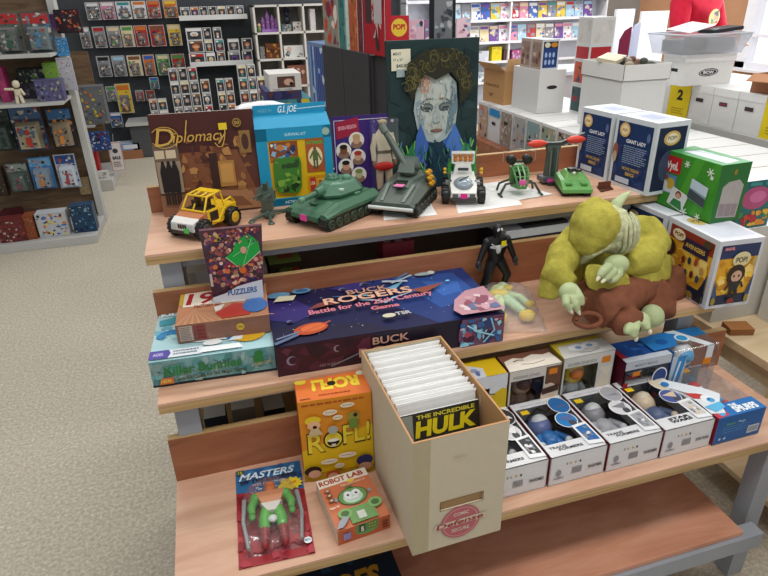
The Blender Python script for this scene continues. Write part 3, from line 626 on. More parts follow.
# ---- rabbit card game
T=thing('board_game_box','turquoise cartoon board game box at the left end of the middle shelf','board game',(.135,.048,zM),-.06)
g=G(); w,d,h=.264,.222,.064
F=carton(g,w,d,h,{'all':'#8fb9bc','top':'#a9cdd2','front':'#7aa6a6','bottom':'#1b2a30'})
g.box(-.0006,-.0006,0,w+.0006,d+.0006,.006,'#1f2b30')
f=F['top']; f.blobs(0,.3,.6,1,24,['#8fc0cc','#b9dce0','#6fb0c0','#9fd0d6'],.04,.1,4,'p'); f.poly([(.02,.45),(.1,.5),(.26,.46),(.27,.56),(.14,.6),(.05,.55)],'#2f7fb0'); f.ell(.06,.47,.04,.05,'#2f7fb0'); f.poly([(.02,.82),(.18,.88),(.16,.72),(.03,.7)],'#4aa0b0')
f.text('KILLER',.03,.9,.08,'#dfeff2',.3,.05,0,.1)
f.ell(.42,.36,.14,.11,'#dfe6e4'); f.poly([(.3,.3),(.9,.2),(.88,.46),(.5,.5)],'#2c7fc0'); f.poly([(.38,.28),(.62,.24),(.58,.36),(.42,.38)],'#e6ecec'); f.ell(.80,.28,.14,.14,'#d9a92c'); f.poly([(.62,.2),(.78,.42),(.74,.2)],'#e6ecec')
f.rect(0,.02,.42,.17,'#d9dfe4'); f.poly([(0,.02),(.15,.02),(.17,.1),(.15,.17),(0,.17)],'#54489a'); f.text('AGES',.03,.07,.05,'#cfc6e6',.08); f.lines(.19,.05,.4,.15,2,'#7a8a94',4)
f.ell(.5,.2,.08,.05,'#f0f2f0'); f.poly([(.4,.03),(.75,.03),(.72,.12),(.42,.13)],'#e8eeee')
f=F['front']; f.blobs(.0,.1,1,.98,60,['#5f9a98','#6fa8a8','#8fb0ac','#4c8688','#7f9a96'],.02,.06,8,'p'); f.poly([(.12,.8),(.2,.3),(.28,.85)],'#4f8f84')
f.text('Killer Bunnies',.10,.42,.34,'#2f7a3c',.62,.04,.12,.02,False,'#1c3a24',.03); f.text('and the Quest for the Magic Carrot',.20,.2,.13,'#4a4a30',.56,.03,0,.02); f.poly([(.05,.12),(.17,.12),(.17,.36),(.08,.38)],'#c9763c'); f.text('NEW',.07,.18,.13,'#f0d060',.08)
f.ell(.86,.62,.04,.2,'#2f7a3c'); f.ell(.87,.84,.035,.12,'#2f7a3c'); f.text('A CARD GAME',.80,.34,.12,'#b9b48c',.17,.02,0,.12)
g.build('game_box',PRINT,T,.001)

# ---- basketball card set
T=thing('card_game_box','orange-brown card box with large red number lying on the turquoise game','card box',(.196,.106,zM+.0665),-.07)
g=G(); w,d,h=.204,.176,.045
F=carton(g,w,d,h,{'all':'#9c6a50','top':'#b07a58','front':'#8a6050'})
f=F['top']
for k in range(14): f.poly([(.18,.40),(-.0+k*.08,0),(.03+k*.08,0)],'#c09070'); f.k-=.9
f.k=math.ceil(f.k); f.poly([(0,1),(.0,.55),(.15,.5),(.25,1)],'#c9a23c')
f.rect(.05,.48,.75,.97,'#e2d8c4'); f.text('195',.08,.54,.32,'#a8262c',.50,.03,.1,.02); f.text('FACTORY SET',.18,.42,.08,'#8a2c2c',.3,.04,0,.04,False,'#e0d6c4',.03)
f.poly([(.42,.2),(.62,.44),(.82,.36),(.80,.06),(.50,.04)],'#b0382c'); f.poly([(.40,.38),(.52,.44),(.48,.28),(.42,.24)],'#d9d0c4'); f.poly([(.50,.58),(.68,.56),(.62,.46)],'#dcd4c8'); f.ell(.86,.3,.14,.2,'#3f6aa8'); f.poly([(.74,.44),(.9,.55),(.98,.40)],'#4a76b4'); f.poly([(.86,.52),(.92,.62),(.98,.56)],'#d9b89a')
f=F['front']
for k in range(18): f.poly([(.32,.5),(.34+k*.04,0),(.355+k*.04,0)],'#a57c68'); f.k-=.9
for k in range(18): f.poly([(.32,.5),(.34+k*.04,1),(.355+k*.04,1)],'#9a705c'); f.k-=.9
f.k=math.ceil(f.k); f.rect(.03,.1,.17,.92,'#b9a89c'); f.lines(.04,.14,.16,.88,8,'#7a6258',3)
for k in range(4): f.text('1995',.19,.12+.21*k,.15,'#8a2c34',.12,.05)
f.ell(.68,.55,.045,.045,'#c9a23c',sq=True); f.text('NBA',.65,.5,.1,'#8a6a2c',.06)
g.build('card_box',PRINT,T,.001)

# ---- sports crowd puzzle pack
T=thing('puzzle_pack','shrink-wrapped puzzle pack with crowd and green pitch picture, standing on the orange-brown box','puzzle',(.283,.196,.840),rot=(-.09,0,-.07))
g=G(); w0,w1,h,d=.116,.134,.174,.018
g.add([(0,0,0),(w0,0,0),(w1-.003,0,h),(-.009,0,h),(0,d,0),(w0,d,0),(w1-.003,d,h),(-.009,d,h)],[(0,1,2,3),(5,4,7,6),(1,5,6,2),(4,0,3,7),(3,2,6,7),(4,5,1,0)],['#4a2030','#3a2430','#cfd6dc','#3a2430','#6a4450','#cfd6dc'])
f=Face(g,(0,0,0),(1,0,0),(0,0,1),w0,h)
rn=random.Random(5)
cols=['#7a3440','#9a4a44','#4a2a3c','#a8685a','#3a3058','#c9907c','#6a3a5c','#8a2c3c','#c9683c','#4a2f64','#dcb49c']
for i in range(330):
    v=rn.uniform(.19,.98); u=rn.uniform(.02,1.0+.04*v); r=rn.uniform(.03,.065)*(1 if v<.6 else .75); f.ell(u,v,r,r,rn.choice(cols),7,sq=True); f.k-=.93
f.k=math.ceil(f.k)
f.poly([(.36,.62),(.62,.44),(1.04,.66),(1.02,.80),(.84,.92),(.60,.84),(.52,.70)],'#1f9a3e'); f.line([(.36,.62),(.62,.44),(1.04,.66)],.0018,'#b9d0b0'); f.line([(.5,.62),(.98,.8)],.0012,'#8fd09a'); f.line([(.66,.46),(.9,.85)],.0012,'#8fd09a')
for i in range(70): f.ell(rn.uniform(.4,1.04),rn.choice([rn.uniform(.8,.97),rn.uniform(.4,.5)]),.02,.02,rn.choice(cols+['#d9b09a','#c9703c','#3a4a9a']),7,sq=True); f.k-=.93
f.k=math.ceil(f.k); f.ell(.66,.42,.07,.045,'#c9622c'); f.ell(.72,.7,.06,.05,'#c99a84')
f.poly([(0,0),(1,0),(1.01,.26),(.8,.24),(.5,.20),(.25,.12),(0,.08)],'#c9ced6'); f.line([(0,.10),(.25,.14),(.5,.22),(.8,.265),(1.01,.28)],.0016,'#2c2434')
f.text('PUZZLERS',.30,.085,.075,'#2a5a94',.58,.08,.1,.04,False,'#9fc0dc',.03); f.poly([(.0,.24),(.05,.24),(.05,.42),(.0,.42)],'#b9a8a4')
g.build('printed_pack',PRINT,T)
g=G(); g.box(.012,-.0015,h-.028,.036,-.0006,h-.012,'#e6c91c'); g.build('price_sticker',MATTE,T)
g=G(); g.add([(-.004,-.003,-.0),(w0+.003,-.003,0),(w1-.002,-.003,h+.004),(-.010,-.003,h+.004)],[(0,1,2,3)],'#ffffff'); g.build('shrink_wrap',CLEAR,T)

# ---- orange cartoon party game
T=thing('party_game_box','tall orange and yellow cartoon party game box standing on the bottom shelf','board game',(.424,-.093,zL),-.07)
g=G(); w,d,h=.158,.086,.221
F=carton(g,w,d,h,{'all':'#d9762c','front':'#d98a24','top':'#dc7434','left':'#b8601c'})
f=F['front']; f.poly([(0,0),(1,0),(1,.62),(0,.40)],'#dcb41c'); f.poly([(0,0),(1,0),(1,.1),(0,.1)],'#b8941c')
f.lines(.05,.93,.95,.97,1,'#a8501c',3)
f.text('R',.07,.36,.25,'#1f1a14',.26,.03,.05,.03); f.text('R',.085,.37,.23,'#e6cf3c',.23,.02,.05,.03); f.text('FL!',.57,.415,.24,'#1f1a14',.40,.03,.05,.05); f.text('FL!',.58,.43,.22,'#e6cf3c',.38,.02,.05,.05)
f.ell(.44,.50,.14,.11,'#1f1a14'); f.ell(.44,.50,.12,.092,'#e6cf3c'); f.ell(.44,.47,.085,.045,'#1f1a14'); f.ell(.44,.495,.08,.02,'#f0ece0'); f.rect(.41,.42,.47,.45,'#d9c8c0')
for (u,v,a,b) in ((.42,.84,.1,.035),(.66,.90,.1,.03),(.52,.77,.07,.03),(.36,.24,.12,.035),(.62,.29,.13,.035),(.5,.17,.07,.03)): f.ell(u,v,a,b,'#e9d9bc',14); f.line([(u-a*.7,v),(u+a*.7,v)],.0012,'#8a7a6a')
f.ell(.18,.78,.11,.05,'#e0c42c'); f.ell(.19,.72,.09,.05,'#e6b48c'); f.ell(.2,.70,.03,.02,'#1f1a14'); f.poly([(.1,.6),(.3,.6),(.25,.68),(.14,.68)],'#c9b48c')
f.ell(.73,.76,.09,.06,'#9a8f3c'); f.poly([(.66,.62),(.8,.62),(.78,.74),(.68,.74)],'#6f8a3c'); f.ell(.76,.78,.03,.025,'#2a2418'); f.ell(.44,.64,.07,.05,'#a8a8a0'); 
f.ell(.12,.16,.12,.06,'#2a1c18'); f.ell(.14,.12,.09,.05,'#d9a88c'); f.ell(.4,.08,.1,.05,'#b8502c'); f.ell(.4,.05,.08,.05,'#e0b08c'); f.ell(.86,.2,.12,.07,'#2c2f5c'); f.ell(.86,.12,.1,.05,'#c99a7c')
f=F['top']; f.text('ROFL!',.88,.80,.42,'#ecd23c',.66,.07,0,0,True,'#8a4a1c',.04); f.ell(.5,.6,.06,.10,'#2a2418'); f.ell(.93,.88,.06,.1,'#dcd0b8'); f.ell(.08,.82,.08,.12,'#dcc23c'); f.lines(.3,.12,.75,.2,1,'#a8481c',4); f.lines(.04,.04,.2,.1,1,'#5a2a14',5)
g.build('game_box',PRINT,T,.001)

# ---- small robot game
T=thing('card_game_box','small flat orange game box with green robot drawing on the bottom shelf','board game',(.457,-.284,zL+.0005),.105)
g=G(); w,d,h=.112,.146,.038
F=carton(g,w,d,h,{'all':'#b9603c','top':'#c87450','left':'#cfc0ac'})
f=F['top']; f.rect(0,.83,1,1,'#e0dacb'); f.text('ROBOT',.03,.875,.09,'#a8402c',.52,.05,.0); f.text('LAB',.60,.875,.09,'#a8402c',.32,.05); f.poly([(.4,.72),(.95,.78),(.95,.83),(.4,.83)],'#c87450'); f.ell(.62,.82,.08,.03,'#e0c03c'); f.text('Can you build it?',.4,.76,.03,'#ecdcc8',.5,.04)
f.ell(.53,.52,.29,.17,'#4a5a3c'); f.ell(.53,.52,.27,.155,'#6f9a5a'); f.ell(.53,.50,.19,.11,'#c2dcc8')
for u in (.45,.61): f.ell(u,.56,.08,.065,'#e6ecec'); f.ell(u,.55,.025,.02,'#2a2a2a'); f.rect(u-.09+.0,.47,u+.0,.5,'#dfe6e4')
f.line([(.43,.47),(.63,.47)],.005,'#e6ecec'); f.ell(.53,.7,.07,.02,'#5f7a4c'); f.ell(.2,.52,.03,.04,'#8a9aa0'); f.ell(.86,.52,.03,.04,'#8a9aa0')
f.rect(.3,.02,.8,.3,'#6f9a5a'); f.ell(.25,.23,.13,.09,'#7fae68'); f.ell(.25,.23,.08,.05,'#4a6a3c'); f.ell(.85,.27,.13,.09,'#7fae68'); f.ell(.85,.27,.08,.05,'#4a6a3c'); f.rect(.45,.06,.6,.2,'#c9cfc4')
for v in (.72,.62,.52): f.ell(.12,v,.06,.035,'#8a5a44'); f.ell(.12,v,.03,.018,'#c9b49c')
f.text('Ages 8+',.02,.36,.035,'#ecdcc8',.2); f.poly([(.0,.0),(.12,.0),(.28,.12),(.2,.18),(.08,.1)],'#9aa0a8')
f=F['front']; f.ell(.55,.6,.22,.4,'#6f9a5a'); f.rect(.35,.45,.77,1,'#5c8a4c'); f.rect(.40,.45,.52,.95,'#3a4a34'); 
for k in range(3): f.ell(.6+k*.05,.85,.015,.04,'#d9a03c'); f.ell(.6+k*.05,.65,.015,.04,'#c9b84c')
f.text('S',.43,.55,.3,'#e6e2d8',.06,.08); f.rect(.10,.3,.24,.75,'#8f86b8'); f.lines(.84,.2,.97,.8,3,'#5a2c20',3)
g.build('game_box',PRINT,T,.0008)

# ---- carded muscle figure lying flat
T=thing('carded_action_figure','carded muscle figure on red and blue backing card, lying flat at front left','carded figure',(.263,-.281,zL+.001),-.045)
g=G(); w,h=.147,.268; g.box(0,0,0,w,h,.0012,{'all':'#8a2a30','top':'#9c2c34'}); f=Face(g,(0,0,.0012),(1,0,0),(0,1,0),w,h)
f.poly([(0,.74),(1,.66),(1,1),(0,1)],'#2f6a9c'); f.blobs(0,0,1,.7,50,['#a83440','#8a242c','#b8484c','#7a1c28'],.05,.14,4,'p'); f.blobs(0,.8,1,.99,18,['#3a7ab0','#4a8cc0','#285a8c'],.04,.1,5,'p')
f.poly([(.02,.93),(.13,.93),(.13,.985),(.02,.985)],'#4a5a30'); f.text('15',.04,.94,.03,'#c9c04c',.06)
f.text('MASTERS',.05,.855,.075,'#cfe2ee',.82,.06,.3,.0,False,'#2a4a7a',.03); f.text('OF THE UNIVERSE',.06,.81,.035,'#1c1014',.86,.05,.2,.0,False,'#c9624c',.03); f.text('WEB OF POWER',.24,.765,.028,'#e0d8d8',.5,.04)
pts=[]
for k in range(24): r=.14 if k%2 else .19; pts.append((.82+r*cos(k*pi/12),.72+r*.42*sin(k*pi/12)))
f.poly(pts,'#dcc02c'); f.text('NEW!',.76,.705,.03,'#b8402c',.14,.04,0,.1); f.poly([(.62,.68),(.78,.70),(.78,.74),(.62,.71)],'#dcc02c')
f.ell(.93,.105,.055,.055,'#dfe4e6',sq=True); f.text('MOTU',.895,.098,.02,'#3a6a9c',.08,.04)
g.build('backing_card',PRINT,T)
g=G(); cx=.0735; z=.018
g.ell((cx,.172,z),(.013,.016,.012),'#d0702c'); g.ell((cx,.188,z),(.012,.008,.01),'#c9622c')
g.hull([[(cx-.03,.162,z-.011),(cx+.03,.162,z-.011),(cx+.03,.162,z+.011),(cx-.03,.162,z+.011)],[(cx-.026,.145,z-.012),(cx+.026,.145,z-.012),(cx+.026,.145,z+.013),(cx-.026,.145,z+.013)],[(cx-.016,.122,z-.01),(cx+.016,.122,z-.01),(cx+.016,.122,z+.01),(cx-.016,.122,z+.01)]],'#cf8a5c')
for s in (-1,1):
    g.ell((cx+s*.031,.155,z),(.012,.013,.012),'#5cae4a'); g.tube([(cx+s*.034,.15,z),(cx+s*.042,.128,z+.002),(cx+s*.040,.108,z+.004)],[.010,.0085,.006],'#57a848'); g.ell((cx+s*.041,.102,z+.004),(.007,.009,.006),'#4c9a40')
    g.tube([(cx+s*.011,.115,z),(cx+s*.017,.09,z),(cx+s*.018,.062,z)],[.013,.0125,.009],'#58ac48'); g.tube([(cx+s*.018,.066,z),(cx+s*.019,.035,z)],[.0105,.009],'#8a2c30'); g.ell((cx+s*.020,.027,z+.003),(.008,.010,.010),'#8a2c30')
g.poly=None
g.hull([[(cx-.022,.127,z-.011),(cx+.022,.127,z-.011),(cx+.022,.127,z+.013),(cx-.022,.127,z+.013)],[(cx-.008,.104,z-.01),(cx+.008,.104,z-.01),(cx+.008,.104,z+.013),(cx-.008,.104,z+.013)]],'#d8d4cc')
g.build('muscle_figure',PLAST,T)
g=G(); g.ell((cx,.085,.026),(.0095,.0095,.006),'#d9dad8'); g.build('white_disc',PLAST,T)
g=G()
for s in (-1,1): g.tube([(cx+s*.056,.16,.014),(cx+s*.06,.10,.014),(cx+s*.052,.03,.014)],[.005,.004,.004],'#9aa0a0',8)
g.build('accessory',PLAST,T)
g=G(); A_=[(.016,.02),(.131,.02),(.137,.06),(.135,.15),(.12,.185),(.09,.2),(.057,.2),(.027,.185),(.012,.15),(.010,.06)]
g.hull([[(x,y,.0016) for x,y in A_],[(cx+(x-cx)*.93,.105+(y-.105)*.94,.034) for x,y in A_]],'#ffffff'); g.build('blister',BLISTER,T,.002)

# ---- comic long box with comics
T=thing('comic_box','beige cardboard comic box full of bagged comics overhanging the bottom shelf front','box',(.5899,-.3506,zL),radians(1.5))
CARD='#c9bda4'
g=G(); w,d,h=.19,.323,.2777; t=.004
# walls with a hand slot in the front
sx0,sx1,sz0,sz1=.055,.145,.098,.122
for y0 in (0,d-t):
    g.box(0,y0,0,w,y0+t,sz0,CARD); g.box(0,y0,sz1,w,y0+t,h,CARD); g.box(0,y0,sz0,sx0,y0+t,sz1,CARD); g.box(sx1,y0,sz0,w,y0+t,sz1,CARD)
    for xx,s in ((sx0,1),(sx1,-1)):
        pass
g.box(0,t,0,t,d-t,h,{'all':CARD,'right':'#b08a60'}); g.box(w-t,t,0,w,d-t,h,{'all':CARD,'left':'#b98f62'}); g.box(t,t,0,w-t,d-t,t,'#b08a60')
# rims
g.box(0,0,h,w,t,h+.0006,'#b98c62'); g.box(0,d-t,h,w,d,h+.0006,'#b98c62'); g.box(0,t,h,t,d-t,h+.0006,'#b98c62'); g.box(w-t,t,h,w,d-t,h+.0006,'#b98c62')
f=Face(g,(0,0,0),(1,0,0),(0,0,1),w,h)
f.poly([(.0,0),(.17,0),(.18,1),(.0,1)],'#b4a888'); f.frame(.29,.355,.765,.438,.0012,'#7a5f42')
f.ell(.52,.21,.22,.22,'#b86a70',30,sq=True); f.ell(.52,.21,.20,.20,'#c98a8c',30,sq=True); f.ell(.52,.21,.185,.185,'#b9656c',30,sq=True); f.text('COMIC',.44,.275,.03,'#d9c2b4',.17,.04); f.poly([(.22,.185),(.80,.195),(.82,.245),(.24,.235)],'#cdbfa8'); f.text('Defense',.25,.19,.042,'#a02c3c',.52,.03,.25,.03); f.text('SECURE',.42,.13,.03,'#d9c2b4',.2,.04)
f.text('SHORT BOX',.42,.80,.015,'#b3a78c',.14,.02)
g.build('cardboard_box',MATTE,T)
g=G(); g.box(t+.03,t+.001,.085,w-t-.03,t+.003,.135,'#b08d62'); g.build('inner_flap',MATTE,T)
CB=T
def comic(lab,y,zt,tilt,grp=None,cover=False):
    # a bagged comic standing in the box, wrapper above the board
    M=Matrix.Translation((.5899,-.3506,zL))@Matrix.Rotation(radians(1.5),4,'Z')
    p=M@Vector((.012,y,.006)); T=thing('bagged_comic' ,lab,'comic',p,0,grp,rot=(tilt,0,radians(1.5)))
    g=G(); W=.166; g.box(0,0,0,W,.003 if cover else .0087,zt,{'all':'#e9e9e6','top':'#f4f4f2'})
    if cover:
        f=Face(g,(0,0,0),(1,0,0),(0,0,1),W,zt); f.rect(.0,.0,1,1,'#3a3f3c'); f.rect(.16,.72,1,.99,'#34312c'); f.rect(0,.72,.15,.99,'#a8b0a8'); f.ell(.07,.8,.06,.04,'#4a6a5c')
        f.text('THE INCREDIBLE',.2,.945,.032,'#e0d440',.74,.05); f.text('HULK',.17,.80,.125,'#e3cf22',.78,.10,.12,0,False,'#1c1a18',.04); f.blobs(.02,.2,.98,.7,30,['#4a6a4c','#7a5a3c','#b0a890','#3a3a5c'],.04,.12,2,'p')
    g.build('comic',PRINT,T)
    if cover: g=G(); g.box(-.004,-.001,.0,W+.004,.0045,zt+.008,'#ffffff',('bottom',)); g.build('plastic_sleeve',CLEAR,T)
    else: g=G(); g.box(-.002,-.0006,zt+.0002,W+.002,.0006,zt+.006,'#f3f3f1'); g.build('sleeve_flap',PRINT,T)
n=22
comic('bagged comic with yellow title on dark cover, frontmost in the beige box',.054,.256,-.19,'comics in the beige box',True)
for i in range(n):
    y=.074+i*.00885; comic('bagged comic, %s in the beige box from its front'%ORD2[i+1],y,.262+.006*math.sin(i*1.9)+(.003 if i%3==0 else 0),-.17,'comics in the beige box')

# ---- chunky vinyl figures in window boxes, front row lying on their backs
def chibi(g,o,ax,head,body,trim,s=1):
    """simple big-headed figure; ax maps (x,up,out) to local axes"""
    def P(x,u,t): return tuple(o[i]+ax[0][i]*x+ax[1][i]*u+ax[2][i]*t for i in range(3))
    def E(x,u,t,rx,ru,rt,c): 
        r=[abs(ax[0][i])*rx+abs(ax[1][i])*ru+abs(ax[2][i])*rt for i in range(3)]; g.ell(P(x,u,t),tuple(q*s for q in r),c)
    E(0,.088*s,0,.027,.030,.024,head); E(0,.092*s,.010*s,.021,.018,.018,trim)
    E(0,.043*s,0,.022,.024,.016,body)
    for k in (-1,1):
        g.tube([P(k*.020*s,.055*s,0),P(k*.030*s,.040*s,.003*s),P(k*.032*s,.026*s,.006*s)],[.009*s,.008*s,.008*s],body); E(k*.033*s,.022*s,.006*s,.009,.009,.009,trim)
        g.tube([P(k*.011*s,.030*s,0),P(k*.013*s,.010*s,0)],[.011*s,.012*s],body); E(k*.013*s,.006*s,.003*s,.012,.008,.014,trim)
def lying(lab,x0,w,title,pal,star=False,y0=-.271):
    T=thing('boxed_vinyl_figure',lab,'boxed figure',(x0,y0,zL+.0005),0.012,'white window boxes lying on the bottom shelf')
    g=G(); L,h=.196,.080; W='#d9dadc'; e=.006; wy0,wy1=.040,.172
    g.box(0,0,0,w,.002,h,W); g.box(0,L-.002,0,w,L,h,W); g.box(0,0,0,.002,L,h,{'all':W,'left':'#8a2430'}); g.box(w-.002,0,0,w,L,h,{'all':W,'right':'#8a2430'}); g.box(0,0,0,w,L,.002,W)
    g.box(0,0,h-.0015,w,wy0,h,W); g.box(0,wy1,h-.0015,w,L,h,W); g.box(0,wy0,h-.0015,e,wy1,h,W); g.box(w-e,wy0,h-.0015,w,wy1,h,W)
    g.box(.002,wy0-.03,.002,w-.002,L-.002,.022,'#2c2c32')   # inner tray
    f=Face(g,(0,0,h),(1,0,0),(0,1,0),w,L)
    a,b,c=pal
    f.text('MIGHTY MUGGS',.18,.905,.028,'#9a9aa2',.52,.0)
    if star: f.text('STAR',.24,.135,.04,'#1b1b20',.42,.08); f.text('WARS',.24,.085,.04,'#1b1b20',.42,.08)
    else: f.text('TRANS',.08,.125,.035,'#26262c',.30,.03); f.text('FORMERS',.22,.08,.038,'#26262c',.42,.03)
    # large mask-shaped graphic on the right
    def mask(u,v,ru,rv,col,rim='#f0f0f0'):
        f.ell(u,v,ru+.02,rv+.014,'#2a2a30',22); f.ell(u,v,ru+.014,rv+.01,rim,22); f.ell(u,v,ru,rv,col,22)
    mask(.82,.80,.17,.15,a); f.poly([(.7,.78),(.94,.74),(.9,.80)],c)
    mask(.72,.52,.17,.13,b); f.ell(.78,.45,.06,.06,'#4a4a50'); f.poly([(.58,.56),(.86,.60),(.80,.48)],c)
    f.poly([(.70,.40),(.98,.42),(.99,.04),(.72,.06)],'#e6e8ea'); f.poly([(.74,.36),(.95,.38),(.96,.1),(.76,.12)],a if not star else '#c9c9c4'); f.blobs(.75,.12,.95,.36,8,[b,c,'#8a8a92','#dcdce0'],.03,.07,4,'p')
    ff=Face(g,(0,0,0),(1,0,0),(0,0,1),w,h)
    for k,(u,c2) in enumerate(((.30,'#9a8f8c'),(.36,'#b0a49c'),(.45,'#c9a23c'),(.53,'#3a4a44'))): ff.ell(u,.68,.018,.045,c2,8)
    f2=ff; 
    for k in range(9): f2.rect(.40+k*.020,.28,.409+k*.020,.52,'#5a5a60'); f2.k-=.9
    f2.k=math.ceil(f2.k); f2.text('HASBRO',.08,.2,.07,'#6a6a70',.18,.02); f2.ell(.16,.42,.05,.12,'#8f8f96',8); f2.text('STAR WARS' if star else 'TRANSFORMERS',.68,.34,.10,'#1f1f24',.26,.08)
    g.build('carton',PRINT,T,.0006)
    g=G(); chibi(g,(w*.40,.045,.046),((1,0,0),(0,1,0),(0,0,1)),c,a if not star else '#5a6a8c','#d9cdb4' if star else '#c9ccd0',1.05); g.build('vinyl_figure',PLAST,T)
    g=G(); g.add([(e,wy0,h-.0006),(w-e,wy0,h-.0006),(w-e,wy1,h-.0006),(e,wy1,h-.0006)],[(0,1,2,3)],'#ffffff'); g.build('window_film',CLEAR,T)
    g=G(); g.box(.014,.150,h+.0003,.034,.164,h+.0009,'#e6c01c'); g.build('price_sticker',MATTE,T)
lying('white window box with black and white robot, half hidden beside the beige comic box',.789,.138,'t',('#3a3a40','#c9ccd0','#e0e0e0'))
lying('white window box with navy and blue robot figure, next to the half-hidden one',.932,.141,'t',('#2c6aa8','#2f7ab8','#5a6a9a'))
lying('white window box with grey and silver robot figure, third from left in front row',1.078,.141,'t',('#a8a8ae','#d9d9dc','#8a8a90'))
lying('white window box with beige-headed figure and black two-line title, beside the blue box',1.223,.140,'s',('#d9cdb0','#4a5a9a','#d9c2a4'),True)

# blue village figure box with clear bubble
T=thing('boxed_vinyl_figure','blue window box with clear sides and red and white cut-out, last of the front row','boxed figure',(1.369,-.274,zL+.0005),.02)
g=G(); w,L,h=.141,.205,.080; BB='#1f6cb0'
g.box(0,0,0,w,.045,h,{'all':BB,'front':'#1d5c9c','left':'#8a2430'}); g.box(0,0,0,w,L,.003,'#9aa4ac'); g.box(0,L-.003,0,w,L,h*.9,'#b9c4cc')
f=Face(g,(0,0,h),(1,0,0),(0,1,0),w,.045); f.text('THE',.42,.60,.22,'#e6eef4',.16,.06); f.text('SMURFS',.42,.16,.42,'#eef4f8',.48,.10); f.poly([(0,.0),(.25,.1),(.28,1),(0,1)],'#c03a4a'); f.poly([(.1,.1),(.2,.15),(.22,1),(.08,1)],'#4aa0d4')
ff=Face(g,(0,0,0),(1,0,0),(0,0,1),w,h); ff.lines(.15,.35,.75,.62,3,'#4f8cc0',3,.3); ff.text('Hasbro',.2,.66,.09,'#6fae6a',.2,.02); ff.text('Muggs',.45,.68,.08,'#a8c8e0',.15,.02); ff.rect(.70,.16,.94,.44,'#c9d4dc'); 
for k in range(8): ff.rect(.72+k*.026,.2,.732+k*.026,.4,'#4a5a68'); ff.k-=.9
ff.k=math.ceil(ff.k); ff.ell(.12,.2,.03,.05,'#9fc4e0',8); ff.ell(.22,.2,.03,.05,'#9fc4e0',8)
g.build('carton',PRINT,T,.0006)
g=G(); z=h+.001
g.plan([(-.004,.02),(.03,.012),(.05,.05),(.075,.075),(.06,.10),(.02,.14),(-.012,.17),(-.035,.16),(-.02,.12),(-.0,.07)],z,z+.0012,'#dfe4e8')
f=Face(g,(0,0,z+.0014),(1,0,0),(0,1,0),.1,.1); f.poly([(-.25,1.35),(.05,1.0),(.0,.75),(-.12,1.1)],'#8a8a8c'); f.poly([(-.05,1.05),(.2,.95),(.45,.75),(.2,.7),(0,.8)],'#c03a3a'); f.ell(.3,.68,.16,.16,'#e9edf0'); f.ell(.34,.62,.1,.09,'#4aa0d4'); f.ell(.32,.66,.03,.03,'#1f3a5c'); f.poly([(.0,.45),(.5,.5),(.45,.28),(.1,.2)],'#5fb4e0'); f.ell(-.25,1.5,.1,.1,'#2c7ab8')
g.build('printed_sleeve',PRINT,T)
g=G(); chibi(g,(w*.5,.055,.040),((1,0,0),(0,1,0),(0,0,1)),'#dfe3e6','#3f94c9','#b83a3a',1.0); g.build('vinyl_figure',PLAST,T)
g=G(); g.box(.001,.045,.003,w-.001,L-.003,h-.001,'#ffffff',('bottom',)); g.build('clear_cover',BLISTER,T,.003)
g=G(); g.box(.06,.178,h,.082,.192,h+.0008,'#e0a020'); g.build('price_sticker',MATTE,T)

